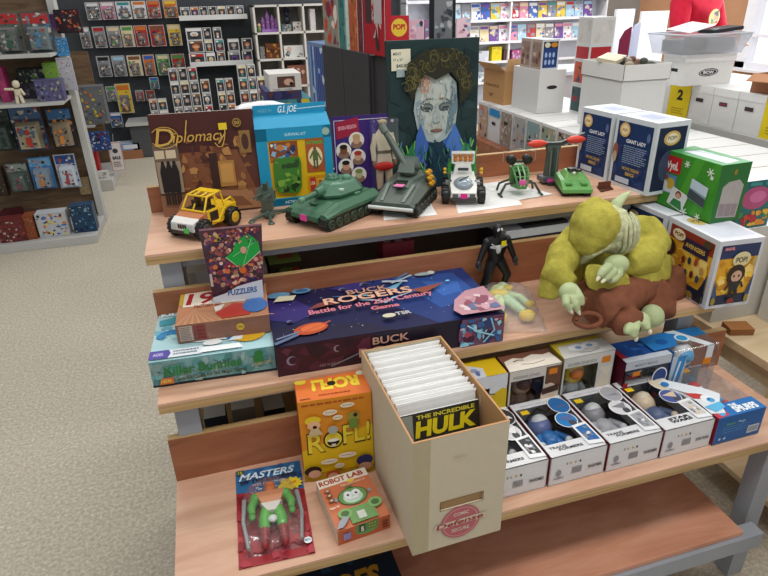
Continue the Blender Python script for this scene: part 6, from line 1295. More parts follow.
g=G(); g.box(0,0,0,.17,.15,p.z-.014,'#55504c'); o=g.build('low_cabinet',METAL); place(o,(p.x-.0,.87,0)); tag(o,'dark low cabinet behind the brown game box under the white bag','cabinet')

# --- black back-to-back unit with boxes on top
T=thing('black_shelf_unit','tall black shelving unit with plain panels behind the portrait canvas','shelving',(1.255,1.95,0),radians(95.9))
BU=T; BM=solid('black_panel','#3a393b',.5,.4,.1,8)
for nm,b in (('panel',(.285,-.012,0,.715,0,1.2)),('panel',(.725,-.012,0,1.13,0,1.2)),('side_panel',(0,-.45,0,.27,-.03,1.2)),('carcass',(.27,-.45,0,1.13,-.014,1.19)),('seam_strip',(.716,-.010,0,.724,-.004,1.2))):
    g=G(); g.box(*b,'#9a9da0' if nm=='seam_strip' else '#fff'); g.build(nm,METAL if nm=='seam_strip' else BM,T,.002)
BMx=Matrix.Translation((1.255,1.95,0))@Matrix.Rotation(radians(95.9),4,'Z')
for i,(x0,x1,h,cols,lab) in enumerate(((.05,.36,.44,('#a8202c','#7a1c24','#c9a8a0','#3a2c2c'),'large red toy box at the near end of the black unit'),(.37,.45,.34,('#6a2c34','#8a3c40','#4a2028'),'dark red box next to the large red one'),(.455,.60,.30,('#b05a34','#c97a4c','#8a4a30'),'orange brown box in the middle of the black unit'),(.605,.66,.29,('#c9d8d4','#6fc4b8'),'pale aqua thin box on the black unit'),(.665,.78,.29,('#3a7a74','#2c5a5c','#4a9a88'),'teal box on the black unit'),(.79,1.10,.30,('#8f8c80','#c9442c','#b9602c','#d9d4c8','#7a3040'),'clear fronted box with red orange figure at far end of the black unit'))):
    w=x1-x0; g=G(); g.box(0,-.03,0,w,0,h,{'all':cols[0],'right':'#d9d4d0'}); f=Face(g,(w,0,0),(-1,0,0),(0,0,1),w,h); f.blobs(.06,.05,.94,.95,18,list(cols),.08,.24,i,'p'); f.line([(.98,.0),(.98,1)],.006,'#d4d0cc')
    if i==0: f.rect(.5,.35,.85,.68,'#b9aeb0'); f.rect(.1,.35,.4,.62,'#4a3034'); f.ell(.45,.85,.15,.08,'#c9b4a8')
    o=g.build('toy_box',PRINT); place(o,BMx@Vector((x0,-.01,1.2005)),radians(95.9)); tag(o,lab,'boxed toy')
T=thing('hanging_toy_packs','blue and clear hanging toy packs at the far end of the black unit','toy pack',BMx@Vector((1.16,-.02,0)),radians(95.9))
g=G()
g.box(0,-.3,.0,.42,0,1.2,{'all':'#6f84a8'}); f=Face(g,(.42,0.001,0),(-1,0,0),(0,0,1),.42,1.2); rn=random.Random(1)
for k in range(9): f.rect(.04+.1*k,.55,.10+.1*k,.98,rn.choice(['#2f5aa8','#7a98c8','#b9c8dc','#24408c','#8fa8c0'])); f.k-=.9
f.k=math.ceil(f.k); f.blobs(.02,.4,.98,.98,20,['#3f6ab8','#9fb4d4','#c9d4e0','#1f3a8c'],.05,.1,3,'p'); g.build('pack_stack',PRINT,T)

# glossy black framed picture behind the portrait canvas
T=thing('framed_picture','narrow glossy black framed picture rising behind the portrait canvas','picture',(.985,.635,zT),rot=(-.02,0,-.06))
g=G(); w=.083; h=.535; g.hull([[(x,y,0) for x,y in ((0,0),(w,0),(w,.012),(0,.012))],[(x,y,h) for x,y in ((.002,0),(w-.004,0),(w-.004,.012),(.002,.012))]],'#1d2228'); g.build('frame',PRINT,T,.002)
g=G(); g.box(.014,-.001,.30,w-.014,0,h-.02,'#7a7c80'); f=Face(g,(.014,-.0012,.30),(1,0,0),(0,0,1),w-.028,h-.32); f.blobs(.02,.02,.98,.98,20,['#8a8c92','#4a4e54','#b4b6ba','#6a6e72','#2f3a40'],.1,.3,3,'p'); g.build('silver_picture',PRINT,T)

# --- comic wall rack
T=thing('comic_rack','long white wall rack of comics along the back wall','shelving',(2.66,5.86,0))
g=G(); RW='#dedee2'; zs=[.22,.50,.735,.955,1.195,1.41,1.62]
g.box(0,.18,0,2.62,.20,1.9,'#b9bcc4')
for z in zs: g.box(0,0,z-.012,2.62,.18,z,RW); g.box(0,-.006,z-.012,2.62,0,z+.018,RW)
for x in (0,1.3,2.6): g.box(x,.0,0,x+.02,.18,1.9,RW)
g.build('rack_frame',METAL,T,.001)
def comic_row(z,x0,x1,step,h,where,pal,skip=()):
    global seedc
    i=0; x=x0; grp='comics on the wall rack'
    while x<x1-step*.9:
        seedc+=1; rn=random.Random(seedc*13); c=pick(rn,3,pal); hx=[NAMED[q] for q in c]
        if i not in skip:
            w=step-.008; g=G(); g.box(0,0,0,w,.02,h,hx[0]); f=Face(g,(0,0,0),(1,0,0),(0,0,1),w,h); f.rect(.05,.78,.95,.96,hx[1]); f.blobs(.03,.03,.97,.76,9,hx+['#d9cfc8','#8a8490'],.1,.28,seedc,'p')
            o=g.build('comic_book',PRINT); place(o,(x,5.90,z+.002),rot=(-.16,0,0)); tag(o,'%s comic with %s title, %s from left, %s of wall rack'%(c[0],c[1],ORD2[min(i,19)],where),'comic',grp)
        x+=step; i+=1
PALC=['white','pale blue','pink','grey','cream','red','teal','purple','blue','yellow','white','grey','pale blue']
comic_row(1.195,2.98,5.2,.125,.19,'upper row',PALC)
comic_row(.955,3.1,5.0,.125,.19,'lower row',PALC)
for i,(x,w,h,cols,lab) in enumerate(((3.52,.20,.13,('#c4c8d0','#8a9098','#d9d9dc'),'white framed pack on the third rack row at left'),(3.76,.13,.17,('#dcc81c','#e6d42c','#c9b41c'),'bright yellow stack of books on the third rack row'),(3.92,.08,.13,('#5a3a3a','#8a6a64'),'dark brown pack right of the yellow stack'),(4.03,.15,.12,('#a84a7a','#c9a0b8','#6a8ab0'),'pink and blue pack on the third rack row'),(4.22,.16,.14,('#b4b8c0','#8a7a84','#d4d4d8'),'grey pack on the third rack row at right'))):
    prop('book_stack',lab,'pack',x,5.89,.737,w,.12,h,cols,i+20)
for i,(x,w,h,cols) in enumerate(((3.55,.22,.12,('#d4d8dc','#9aa4a8','#5a7a8a')),(3.82,.2,.1,('#c4ccd0','#e4e4e4','#7a8488')),(4.08,.18,.12,('#e0e0e2','#8aa0b0','#b4b8bc')))):
    prop('loose_pack','%s pale pack on the lowest visible rack row'%('left','middle','right')[i] if 0 else '%s of three pale packs on the lowest visible rack row'%('leftmost','middle','rightmost')[i],'pack',x,5.89,.502,w,.12,h,cols,i+30)
# red and pink packs between the black unit and the rack
T=thing('red_sign_panel','red board with yellow badge standing beyond the black unit','sign',(1.95,4.2,0))
g=G(); g.box(0,0,0,.18,.03,1.33,'#b0202c'); f=Face(g,(0,0,0),(1,0,0),(0,0,1),.18,1.33); f.ell(.5,.93,.4,.4,'#d9b83a',sq=True); f.text('POP!',.2,.92,.03,'#b0202c',.6,.06); g.build('sign_board',PRINT,T)
T=thing('pink_comic_display','display stand of pink and white comics beyond the portrait canvas','display stand',(2.15,4.3,0))
g=G(); g.box(0,0,0,.62,.2,1.02,'#b9b4b8'); g.build('stand',METAL,T)
for k in range(4): g=G(); g.box(.01+.15*k,-.01,1.02,.15+.15*k,.01,1.29,('#c9a8b4','#8a6a8c','#b9c8d0','#d4b8c0')[k]); f=Face(g,(.01+.15*k,-.01,1.02),(1,0,0),(0,0,1),.14,.27); f.blobs(.03,.03,.97,.97,10,['#d9c4cc','#6a4a6a','#8fb0c0','#b98a9c','#3a3440'],.1,.25,k,'p'); g.build('comic_cover',PRINT,T)

# ================================================================ COMIC BOX TABLE
T=thing('comic_table','low brown table carrying rows of white comic boxes','table',(2.36,-.3,0))
for nm,b in (('tabletop',(0,0,.43,1.54,3.8,.455)),('front_board',(-.0,0,.12,.03,3.8,.43)),('riser',(.93,.0,.455,1.52,2.85,.716)),('leg',(.05,.05,0,.1,.1,.43)),('leg',(.05,3.65,0,.1,3.7,.43)),('leg',(1.45,.05,0,1.5,.1,.43))):
    g=G(); g.box(*b,'#b9bab8'); g.build(nm,METAL if nm=='riser' else PLY_RED,T,.001)
WB='#d5d5d2'
def longbox(lab,x,y,z,L,w,h,front,seed,grp='white comic boxes in the front row',slot=True,cat='box'):
    T=thing('comic_box',lab,cat,(x,y,z),0,grp); g=G()
    g.box(0,0,0,L,w,h-.045,{'all':WB}); g.build('box_body',MATTE,T,.001)
    g=G(); g.box(-.004,-.001,h-.045,L+.004,w+.001,h,{'all':'#b5a385','top':'#dcdcda','left':'#dcdcda'}); g.build('lid',MATTE,T,.001)
    f0=G(); f=Face(f0,(-.0045,w,0),(0,-1,0),(0,0,1),w,h)
    if front=='art':
        rn=random.Random(seed); c=[{'grey':'#a8a8a6','brown':'#9a8878','blue':'#7a88a8','red':'#b87a76','green':'#8f9c84','purple':'#8f84a0','teal':'#86a0a0','orange':'#bc9c80'}[q] for q in pick(rn,4,['grey','brown','blue','red','green','purple','teal','orange','grey'])]
        f.rect(.07,.04,.93,.93,c[0]); f.blobs(.08,.05,.92,.9,26,c+['#c9c0b4','#3a3438','#a8a098'],.06,.16,seed,'p'); nm='cover_picture'
    elif front=='slot': f.rect(.30,.56,.62,.66,'#4a3438'); f.rect(.34,.59,.58,.63,'#8a3c48' if seed%2 else '#3a3438'); nm='hand_slot'
    elif front=='tape': f.rect(.30,.48,.62,.56,'#2a2a2e'); f.rect(.05,.72,.95,.92,'#2f8ac4'); nm='hand_slot_and_tape'
    elif front=='two': f.rect(.0,.0,1,1,'#dcc41e'); f.text('2',.38,.52,.26,'#26261e',.28,.10); f.lines(.2,.1,.8,.3,3,'#a8921c',seed); nm='yellow_divider'
    f0.build(nm,MATTE,T); return T
y=3.17; kinds=['art','tape','art','art','art','art','art','art','art','art','art','art','art','art','art','art']
desc=['brown and blue covered','blue taped white','grey covered','tan green covered','blue purple covered','red covered','second red covered','mixed coloured','dark covered','light covered','far right','pale','small-print','plain looking','cream','nearest']
for i in range(16):
    longbox('%s comic box end, %s from the far end of the front row'%(desc[i],ORD[i]),2.43,y,.4555,.70,.186,.2645,kinds[i],40+i); y-=.194
YR=[2.492,2.299,2.118,1.928,1.738,1.548,1.358]
for i,(yy,k,l) in enumerate(zip(YR,['slot','two','slot','slot','slot','two','slot'],['cream box at the left end','yellow end with black 2 nearest the plastic bin','plain white end right of the first yellow one','plain white end in the middle','plain white end left of the second yellow one','yellow end with black 2 at the right picture edge','white end beyond the picture edge'])):
    longbox('comic box in back row, %s'%l,3.32,yy-.19,.7165,.62,.186,.225,k,i,'comic boxes in the raised back row')
# big white box A with slot, stack of packs on it
T=thing('comic_box','white comic box with black hand slot standing on the front row','box',(2.545,2.665,.7205),.0)
g=G(); g.box(0,0,0,.205,.375,.287,{'all':'#d6d6d3'}); f=Face(g,(0,0,0),(1,0,0),(0,0,1),.205,.287); f.ell(.50,.60,.20,.045,'#26262a'); g.build('box_body',MATTE,T,.002)
for i,(x,yy,c,lab) in enumerate(((2.555,2.68,('#24407c','#3a5a9c'),'blue and black figure box on the white box with hand slot'),(2.555,2.83,('#c9c4bc','#8a7a6c'),'cream figure box behind the blue one'))):
    g=G(); F=carton(g,.13,.14,.19,{'all':'#cfd2d4','left':'#b9a89c'}); f=F['front']; f.rect(.08,.06,.92,.93,c[0]); f.rect(.08,.72,.92,.93,'#1f2430'); f.ell(.3,.82,.16,.09,'#d9d4c0'); f.ell(.7,.82,.2,.08,'#c98a2c')
    for a in range(3):
        for b in range(2): f.ell(.25+.22*a,.25+.24*b,.07,.09,'#9fb8dc' if i==0 else '#a08a7c')
    f=F['left']; f.rect(.1,.08,.9,.9,'#9a8478'); f.blobs(.12,.1,.88,.88,8,['#6a4a44','#c9b0a0','#8a6a60'],.1,.2,i,'p'); o=g.build('figure_box',PRINT); place(o,(x,yy,1.008)); tag(o,lab,'boxed figure')
# open cardboard carton left of it
T=thing('cardboard_box','open brown cardboard carton with raised flaps beside the white box with hand slot','box',(2.50,3.08,.7205),.1)
g=G(); KC='#b98e5e'; g.box(0,0,0,.22,.3,.24,{'all':KC,'top':'#7a5a3c'}); f=Face(g,(0,.3,0),(0,-1,0),(0,0,1),.3,.24); f.text('FRAGILE',.15,.5,.08,'#5a4430',.6,.03); f.text('UP',.3,.2,.1,'#5a4430',.2,.03); g.build('box_body',MATTE,T,.001)
for a,b in (((0,0),(-.07,.0)),((0,.3),(-.02,.36))): pass
g=G(); g.hull([[(0,0,.24),(.0,.3,.24),(.004,.3,.24),(.004,0,.24)],[(-.08,.0,.30),(-.08,.3,.30),(-.076,.3,.30),(-.076,.0,.30)]],'#c9a274'); g.build('flap',MATTE,T)
g=G(); g.hull([[(0,0,.24),(.22,0,.24),(.22,.004,.24),(0,.004,.24)],[(.0,-.03,.33),(.22,-.03,.33),(.22,-.026,.33),(.0,-.026,.33)]],'#c9a274'); g.build('flap',MATTE,T)
# stack of packs right of box A
for i,(h,c,lab) in enumerate(((.19,('#2c4a4c','#8a2430','#1f2a34'),'dark teal pack at the bottom of the stack between big white boxes'),(.16,('#b8502c','#34406c','#7a2c24'),'orange and navy pack second in the stack between the big white boxes'),(.09,('#a8242c','#a8242c'),'white pack with red band, third in the stack between big white boxes'),(.17,('#c9c6c0','#c0bcb4','#cfcbc4'),'tall clear white case on top of the stack between the big white boxes'))):
    z=.7205+sum((.19,.16,.09,.17)[:i]); g=G(); F=carton(g,.17,.16,h-.001,{'all':'#c9cbc9'}); 
    for k in ('front','left'): f=F[k]; f.rect(.06,.08,.94,.92,c[0]); f.blobs(.08,.1,.92,.9,6,list(c),.1,.25,i,'p')
    o=g.build('toy_pack',PRINT); place(o,(2.80,2.50,z)); tag(o,lab,'toy pack')
# big white box B with tray
T=thing('storage_carton','largest white carton, under a shallow tray of loose toys','box',(2.622,1.885,.7205),.0)
g=G(); g.box(0,0,0,.30,.40,.295,{'all':'#d3d3d0'}); f=Face(g,(0,0,0),(1,0,0),(0,0,1),.30,.295); f.ell(.52,.42,.07,.035,'#26262a'); g.build('box_body',MATTE,T,.002)
T=thing('cardboard_tray','shallow white cardboard tray of loose toys on the largest white carton','tray',(2.614,1.878,1.0165),.0)
g=G(); w,d,h=.316,.414,.088
g.box(0,0,0,w,d,.004,WB)
for b in ((0,0,0,.004,d,h),(w-.004,0,0,w,d,h),(0,0,0,w,.004,h),(0,d-.004,0,w,d,h)): g.box(*b,'#d8d8d4')
g.build('tray_body',MATTE,T,.001)
rn=random.Random(6)
for i,(x,yy,c,lab) in enumerate(((.06,.25,'#6a5238','brown'),(.12,.12,'#8a7a64','tan'),(.20,.28,'#c9c4b8','white'),(.24,.10,'#3f4438','dark green'),(.25,.22,'#6a4434','reddish brown'),(.17,.20,'#4a4a44','charcoal'))):
    g=G(); g.ell((0,0,.045),(.045,.035,.045),c,(0,0,rn.random())); g.ell((.03,.01,.085),(.025,.02,.022),c); g.tube([(0,0,.04),(-.04,.02,.075)],[.012,.006],c,8); o=g.build('loose_toy',PLAST); place(o,(2.614+x,1.878+yy,1.022),rn.random()*3); tag(o,lab+' loose toy in the shallow white tray','toy')
g=G(); g.box(0,0,0,.17,.12,.02,'#c9bfa4'); g.box(.002,.001,.003,.172,.118,.017,'#e4e0d4'); o=g.build('toy_catalogue',PRINT); place(o,(2.66,2.02,1.095),rot=(.12,-.1,.6)); tag(o,'cream booklet lying on the loose toys in the tray','book')
# box C with oval logo, bin on top
T=thing('comic_box','white comic box with oval black logo under the clear plastic bin','box',(3.165,2.035,.942),0)
g=G(); g.box(0,0,0,.365,.19,.135,{'all':'#d9d9d6'}); f=Face(g,(0,0,0),(1,0,0),(0,0,1),.365,.175); f.ell(.50,.42,.20,.13,'#2c2c30',26,.05); f.ell(.5,.42,.18,.10,'#d9d9d6',24,.05); f.ell(.50,.42,.165,.085,'#2c2c30',24,.05); f.text('BCW',.39,.38,.09,'#d9d9d6',.22,.08); f=Face(g,(0,.19,0),(0,-1,0),(0,0,1),.19,.175); f.rect(.35,.45,.7,.56,'#2a2a2c'); g.build('box_body',MATTE,T,.001)
g=G(); g.box(-.004,-.004,.135,.369,.194,.178,'#dededb'); g.build('lid',MATTE,T,.001)
for i,(x,yy) in enumerate(((3.17,2.24),(3.17,2.045))):
    if 0: longbox('cream comic box directly under the box with the oval logo',3.10,2.04,.7205,.21,.186,.221,'slot',3,'comic boxes in the raised back row')
T=thing('plastic_bin','clear shallow plastic bin full of papers and cases beside the person','bin',(3.07,1.98,1.122),.0)
g=G(); w,d,h=.50,.32,.115; lo=[(.03,.03,0),(w-.03,.03,0),(w-.03,d-.03,0),(.03,d-.03,0)]; hi=[(0,0,h),(w,0,h),(w,d,h),(0,d,h)]
g.hull([lo,hi],'#fff',False); g.add(lo,[(3,2,1,0)],'#fff'); g.build('bin_body',TUB,T)
g=G()
for a,b in ((0,1),(1,2),(2,3),(3,0)): g.tube([hi[a],hi[b]],.005,'#c9d0d8',6)
g.build('bin_rim',PLAST,T)
for i,(x,yy,z,r,c,s,lab,nm) in enumerate(((3.14,2.02,1.245,(.1,-.14,.25),'#e6e6ea',(.24,.16,.004),'white sheet sticking out of the plastic bin','paper_sheet'),(3.32,2.03,1.235,(.0,-.1,-.1),'#30343a',(.20,.14,.02),'dark case lying in the plastic bin at right','plastic_case'),(3.16,2.04,1.13,(0,0,.1),'#5f6a70',(.20,.2,.07),'grey case low in the plastic bin','plastic_case'),(3.31,2.04,1.13,(0,0,0),'#8a929a',(.2,.2,.08),'pale grey case low in the plastic bin at right','plastic_case'))):
    g=G(); g.box(0,0,0,*s,c); f=Face(g,(0,0,s[2]),(1,0,0),(0,1,0),s[0],s[1]); 
    if nm!='paper_sheet': f.blobs(.1,.1,.9,.9,5,['#8a9098','#c4c8cc',c],.1,.2,i,'p')
    o=g.build(nm,PRINT); place(o,(x,yy,z),rot=r); tag(o,lab,'paper' if nm=='paper_sheet' else 'case')
# open cardboard box at right with dark contents
T=thing('cardboard_box','open brown cardboard box with dark contents on the raised row near the window','box',(3.42,1.36,.9425),.25)
g=G(); KC='#9c6a4c'; w,d,h=.40,.34,.10
g.box(0,0,0,w,d,.004,KC)
for b in ((0,0,0,.004,d,h),(w-.004,0,0,w,d,h),(0,0,0,w,.004,h),(0,d-.004,0,w,d,h)): g.box(*b,KC)
g.build('box_body',MATTE,T,.001)
for nm,A_,B_ in (('flap',[(0,0,h),(0,d,h)],[(-.10,.02,h-.03),(-.10,d-.02,h-.03)]),('flap',[(0,0,h),(w,0,h)],[(.02,-.10,h-.02),(w-.02,-.10,h-.02)]),('flap',[(w,0,h),(w,d,h)],[(w+.08,.02,h+.06),(w+.08,d-.02,h+.06)])):
    g=G(); a,b=map(Vector,A_); c,e=map(Vector,B_); n=Vector((0,0,.004)); g.hull([[a,b,b+n,a+n],[c,e,e+n,c+n]],'#b07c58'); g.build(nm,MATTE,T)
g=G(); g.box(0,0,0,.16,.14,.10,{'all':'#2a2c2e'}); f=Face(g,(0,0,.10),(1,0,0),(0,1,0),.16,.14); f.blobs(.1,.1,.9,.9,8,['#5a5e60','#3a3e40','#8a8c8c'],.06,.15,2,'p'); o=g.build('dark_game_case',PRINT); place(o,(3.50,1.47,.948),.25); tag(o,'dark case inside the open brown cardboard box','case')
# bright display boards and garments by the far table
for i,(r,Y,c,lab,nm,cat) in enumerate(((('612 9 630 46'),3.9,'#e4e6ea','white display board left of the maroon banner','display_board','board'),(('636 11 662 55'),3.9,'#e8eaee','white display board left of the person','display_board','board'))):
    r=list(map(float,r.split())); x,z,w,h=span(*r,Y); g=G(); g.box(0,0,0,w,.03,z+h,c); o=g.build(nm,MATTE); place(o,(x,Y,0)); tag(o,lab,cat)
for r,Y,c,lab,nm in (('619 27 629 52',3.7,'#6a2038','dark maroon banner hanging between the white boards','cloth_banner'),('628 22 637 54',3.75,'#aebbd0','pale blue banner beside the maroon one','cloth_banner')):
    r=list(map(float,r.split())); x,z,w,h=span(*r,Y); g=G(); g.prism([(.0,0),(w,0),(w*.95,z+h),(w*.4,z+h-.03),(.0,z+h*.5)],0,.02,c); o=g.build(nm,CLOTHV); place(o,(x,Y,0)); tag(o,lab,'banner')
g=G(); g.box(0,0,0,.9,.5,.84,'#b9bcc2'); g.box(-.02,-.02,.84,.92,.52,.87,'#c9d4e0'); o=g.build('white_counter',METAL); p=at(600,75,y=3.2); place(o,(3.1,3.6,0)); tag(o,'white counter with pale blue top beyond the person','counter')

# ================================================================ STOCK ON THE LEFT SHELVING
LGp='packs in the left shelving'
def ls(nm,lab,r,Y,d,cols,kind='blob',z=None,seed=1,hook=None):
    r=list(map(float,r.split())); x,zz,w,h=span(*r,Y); z=zz if z is None else z; g=G(); c=[NAMED.get(q,q) for q in cols.split()]
    if kind=='bubble':
        g.box(0,0,0,w,.004,h,c[0]); f=Face(g,(0,0,0),(1,0,0),(0,0,1),w,h); f.rect(.05,.72,.95,.97,c[1]); f.blobs(.04,.04,.96,.98,44,c+['#2a2c30','#8a8c90','#c4c0b8'],.03,.11,seed,'p')
        g.hull([[(w*a,0,h*b) for a,b in ((.14,.05),(.86,.05),(.86,.66),(.14,.66))],[(w*a,-d,h*b) for a,b in ((.2,.09),(.8,.09),(.8,.6),(.2,.6))]],c[2]); f=Face(g,(w*.2,-d-.0003,h*.09),(1,0,0),(0,0,1),w*.6,h*.51); f.blobs(.02,.02,.98,.98,40,c+['#33363a','#a8a8a4','#5a5a5c',c[2],c[2]],.05,.16,seed+50,'p'); g.ell((w*.5,-d,h*.46),(w*.09,.010,w*.09),c[-1]); g.rbox((w*.5,-d,h*.25),(w*.08,.008,h*.10),c[-1])
    else:
        g.box(0,0,0,w,d,h,c[0]); f=Face(g,(0,0,0),(1,0,0),(0,0,1),w,h); f.blobs(.03,.03,.97,.97,60,c+c+['#2a2c30','#9a9894'],.025,.09,seed,'p'); f.frame(.02,.03,.98,.97,.003,c[0])
    o=g.build(nm,PRINT); place(o,(x,Y,z)); tag(o,lab,'toy pack',LGp)
    if hook: k=G(); k.tube([(w/2,0,h*.96),(w/2,hook-Y,h*.96)],.003,'#9a9a9a',6); k.build('peg_hook',METAL,o)
ls('figure_pack','large clear blister with red header at the top left of the shelving','0 5 26 47',3.35,.06,'#5a6058 red #6a6e6c #3a5a4c','bubble',1.2105,1)
ls('figure_pack','large clear blister with red header and blue figure, second on the top shelf','28 5 56 46',3.35,.06,'#4f565a red #6a7476 #4a7a9c','bubble',1.2105,2)
ls('game_box','black box with green and white label on the middle shelf at far left','16 57 48 72',3.45,.10,'#20242c #2c3c4c #5a7a3c #20242c #b9bca8',z=1.02,seed=3)
ls('toy_carton','dark carton supporting the black box on the middle shelf','17 72 50 92',3.46,.10,'#34303a #4a4658 #5a5468',z=.9255,seed=4)
ls('toy_carton','lime green and yellow pack on the middle shelf','49 56 63 92',3.40,.08,'#7fae3c #c9c83c #4a7a2c #d9d4a0',z=.9255,seed=5)
ls('toy_carton','clear purple fronted tub on the middle shelf','36 70 63 92',3.27,.10,'#5a567c #6a7aa0 #3a3654 #9aa060',z=.9255,seed=6)
ls('toy_carton','magenta box at the far left of the middle shelf','0 56 8 92',3.35,.10,'#a83a6a #6a2448 #c9708f',z=.9255,seed=7)
T=thing('bendy_figure','cream rubber figure with outstretched arm on the middle shelf edge','figure',(at(19,95,y=3.27).x,3.25,.926)); g=G(); CM='#d8cdb4'
g.tube([(0,0,.05),(.004,0,.085)],[.018,.022],CM,10); g.ell((.004,0,.115),(.022,.02,.024),CM); g.tube([(-.008,0,.055),(-.012,-.01,.0)],[.011,.010],CM,8); g.tube([(.010,0,.055),(.022,-.01,.0)],[.011,.010],CM,8); g.tube([(-.015,0,.085),(-.065,-.01,.09)],[.009,.007],CM,8); g.tube([(.02,0,.085),(.04,-.01,.05)],[.009,.008],CM,8); g.build('figure_body',PLAST,T)
ls('figure_pack','dark green clear blister with glare at far left of the third row','0 108 19 150',3.50,.07,'#28322e #3a4a44 #465450 #2c3a30','bubble',seed=8,hook=3.6)
ls('figure_pack','big blister with blue header and red figure on cream, third row','18 105 51 150',3.50,.07,'#34405c #4a6a94 #a39a80 #b03a2c','bubble',seed=9,hook=3.6)
ls('figure_pack','blister with blue header and orange beasts, right end of the third row','54 107 79 147',3.50,.07,'#20242c #3a6a9c #8a7a64 #c9803c','bubble',seed=10,hook=3.6)
ls('figure_pack','round topped grey green blister on the lower pegs','12 162 34 191',3.53,.05,'#4a5650 #8a948c #5c6c64 #7a4a54','bubble',seed=11,hook=3.6)
ls('figure_pack','blue and orange blister on the lower pegs','35 156 58 188',3.53,.05,'#3f74a8 #6aa0cc #8a9aa8 #c9823c','bubble',seed=12,hook=3.6)
ls('figure_pack','white and navy blister on the lower pegs at right','61 153 82 187',3.53,.05,'#aeb8c4 #2f4a84 #c4ccd4 #a84a4c','bubble',seed=13,hook=3.6)
ls('figure_pack','dark brown pack at the far left of the lower pegs','0 168 9 196',3.53,.05,'#3a2f24 #5a4630 #2c241c','blob',seed=14,hook=3.6)
ls('price_card','small tan price card right of the lower pegs','81 177 92 194',3.58,.02,'#9a8460 #b39c74','blob',seed=15)
ls('game_box','dark red box lying at the back of the bottom deck','0 203 20 222',3.38,.15,'#4a1a22 #6a2430 #341218',z=.056,seed=16)
ls('toy_carton','long red box with figures at the left of the bottom deck','0 216 28 239',3.16,.10,'#6a2c2c #8a4a3c #b9a08c #4a2020 #7a3434',z=.056,seed=17)
ls('toy_carton','orange edged box on the bottom deck','28 214 38 238',3.17,.10,'#8a4a2c #c96a34 #5a2c1c',z=.056,seed=18)
ls('toy_carton','white blue and orange box in the middle of the bottom deck','40 212 71 236',3.18,.10,'#b9bcc0 #3f6ab0 #c97a34 #3a2c34 #d4c460',z=.056,seed=19)
ls('toy_carton','navy and teal box at the right end of the bottom deck','75 205 98 232',3.20,.10,'#24405c #3a7a94 #16243c #8fa8b4',z=.056,seed=20)
# packs hanging near the upright
ls('toy_strip_pack','blue strip pack clipped near the shelving upright','58 38 70 56',3.42,.02,'#3f8ac0 #6ab0dc #d4dce4',seed=21,hook=3.6)
ls('toy_strip_pack','white and pink strip pack clipped below the blue one','63 57 78 90',3.42,.02,'#b9b8c0 #c98a94 #8a94a8 #d9d9dc',seed=22,hook=3.6)
ls('figure_pack','orange and black figures pack near the top of the upright','58 9 83 33',3.50,.05,'#2c1c20 #c9502c #8a3424 #4a2c44 #b9642c',seed=23,hook=3.6)
ls('figure_pack','purple pack left of the orange figures pack','48 14 58 30',3.50,.03,'#5a3a6a #34242c #7a5484',seed=24,hook=3.6)
# second gondola stock
ls('toy_carton','large clear box with yellow title on the second gondola end','84 94 111 132',4.62,.15,'#6a6c70 #c9b83c #8a9098 #b9703c #4a5058',z=.5405,seed=25)
ls('toy_carton','navy blue pack below the large clear box','92 131 112 150',4.5,.02,'#2c4a84 #4a6ab0 #7a2c4c #b9c0cc',seed=26)
ls('toy_carton','red framed box on the second gondola base','88 160 104 186',4.5,.10,'#a8242c #3a2c2c #6a4a3c',z=.1005,seed=27)
ls('toy_carton','white flat carton on the second gondola base','96 178 111 186',4.46,.03,'#dcdcd8 #c9c9c4',z=.1005,seed=28)
g=G(); w,h=.11,.26; g.box(0,0,0,w,.004,h,'#d9d4d0'); f=Face(g,(0,0,0),(1,0,0),(0,0,1),w,h); f.frame(.04,.03,.96,.97,.004,'#a83a3a'); f.ell(.5,.7,.2,.08,'#3a3a44'); f.text('SALE',.2,.42,.1,'#3a3a44',.6,.06); f.lines(.2,.15,.8,.35,3,'#8a6a6a',2); g.tube([(w/2,0,h),(w/2,.1,h+.05)],.002,'#9a9a9a',6)
o=g.build('hanging_sign',PRINT); p=at(113,172,y=4.55); place(o,(p.x,4.55,p.z),.05); tag(o,'small white sign with red border hanging at the second gondola corner','sign')

# ================================================================ boxes on the pine side table
g=G(); F=carton(g,.26,.12,.298,{'all':'#c4c1b8','top':'#dcdad4'}); o=g.build('white_carton',MATTE); place(o,(1.715,.125,.5605)); tag(o,'white carton directly under the teal and pink illustrated box','box')
g=G(); F=carton(g,.22,.16,.25,{'all':'#cfccc4','top':'#e4e2dc'}); o=g.build('white_carton',MATTE); place(o,(1.88,-.05,.5605)); tag(o,'white carton on the pine side table','box')
g=G(); F=carton(g,.16,.07,.07,{'all':'#c9bb98','top':'#d8ccb0'}); o=g.build('cream_carton',MATTE); place(o,(1.80,-.135,.5605),-.1); tag(o,'low cream carton near the corner of the pine side table','box')
g=G(); F=carton(g,.07,.05,.02,{'all':'#8a5a34','top':'#a8703f'}); o=g.build('wooden_block',MATTE); place(o,(1.712,.045,.5605),-.3); tag(o,'flat brown wooden block at the left corner of the pine side table','block')

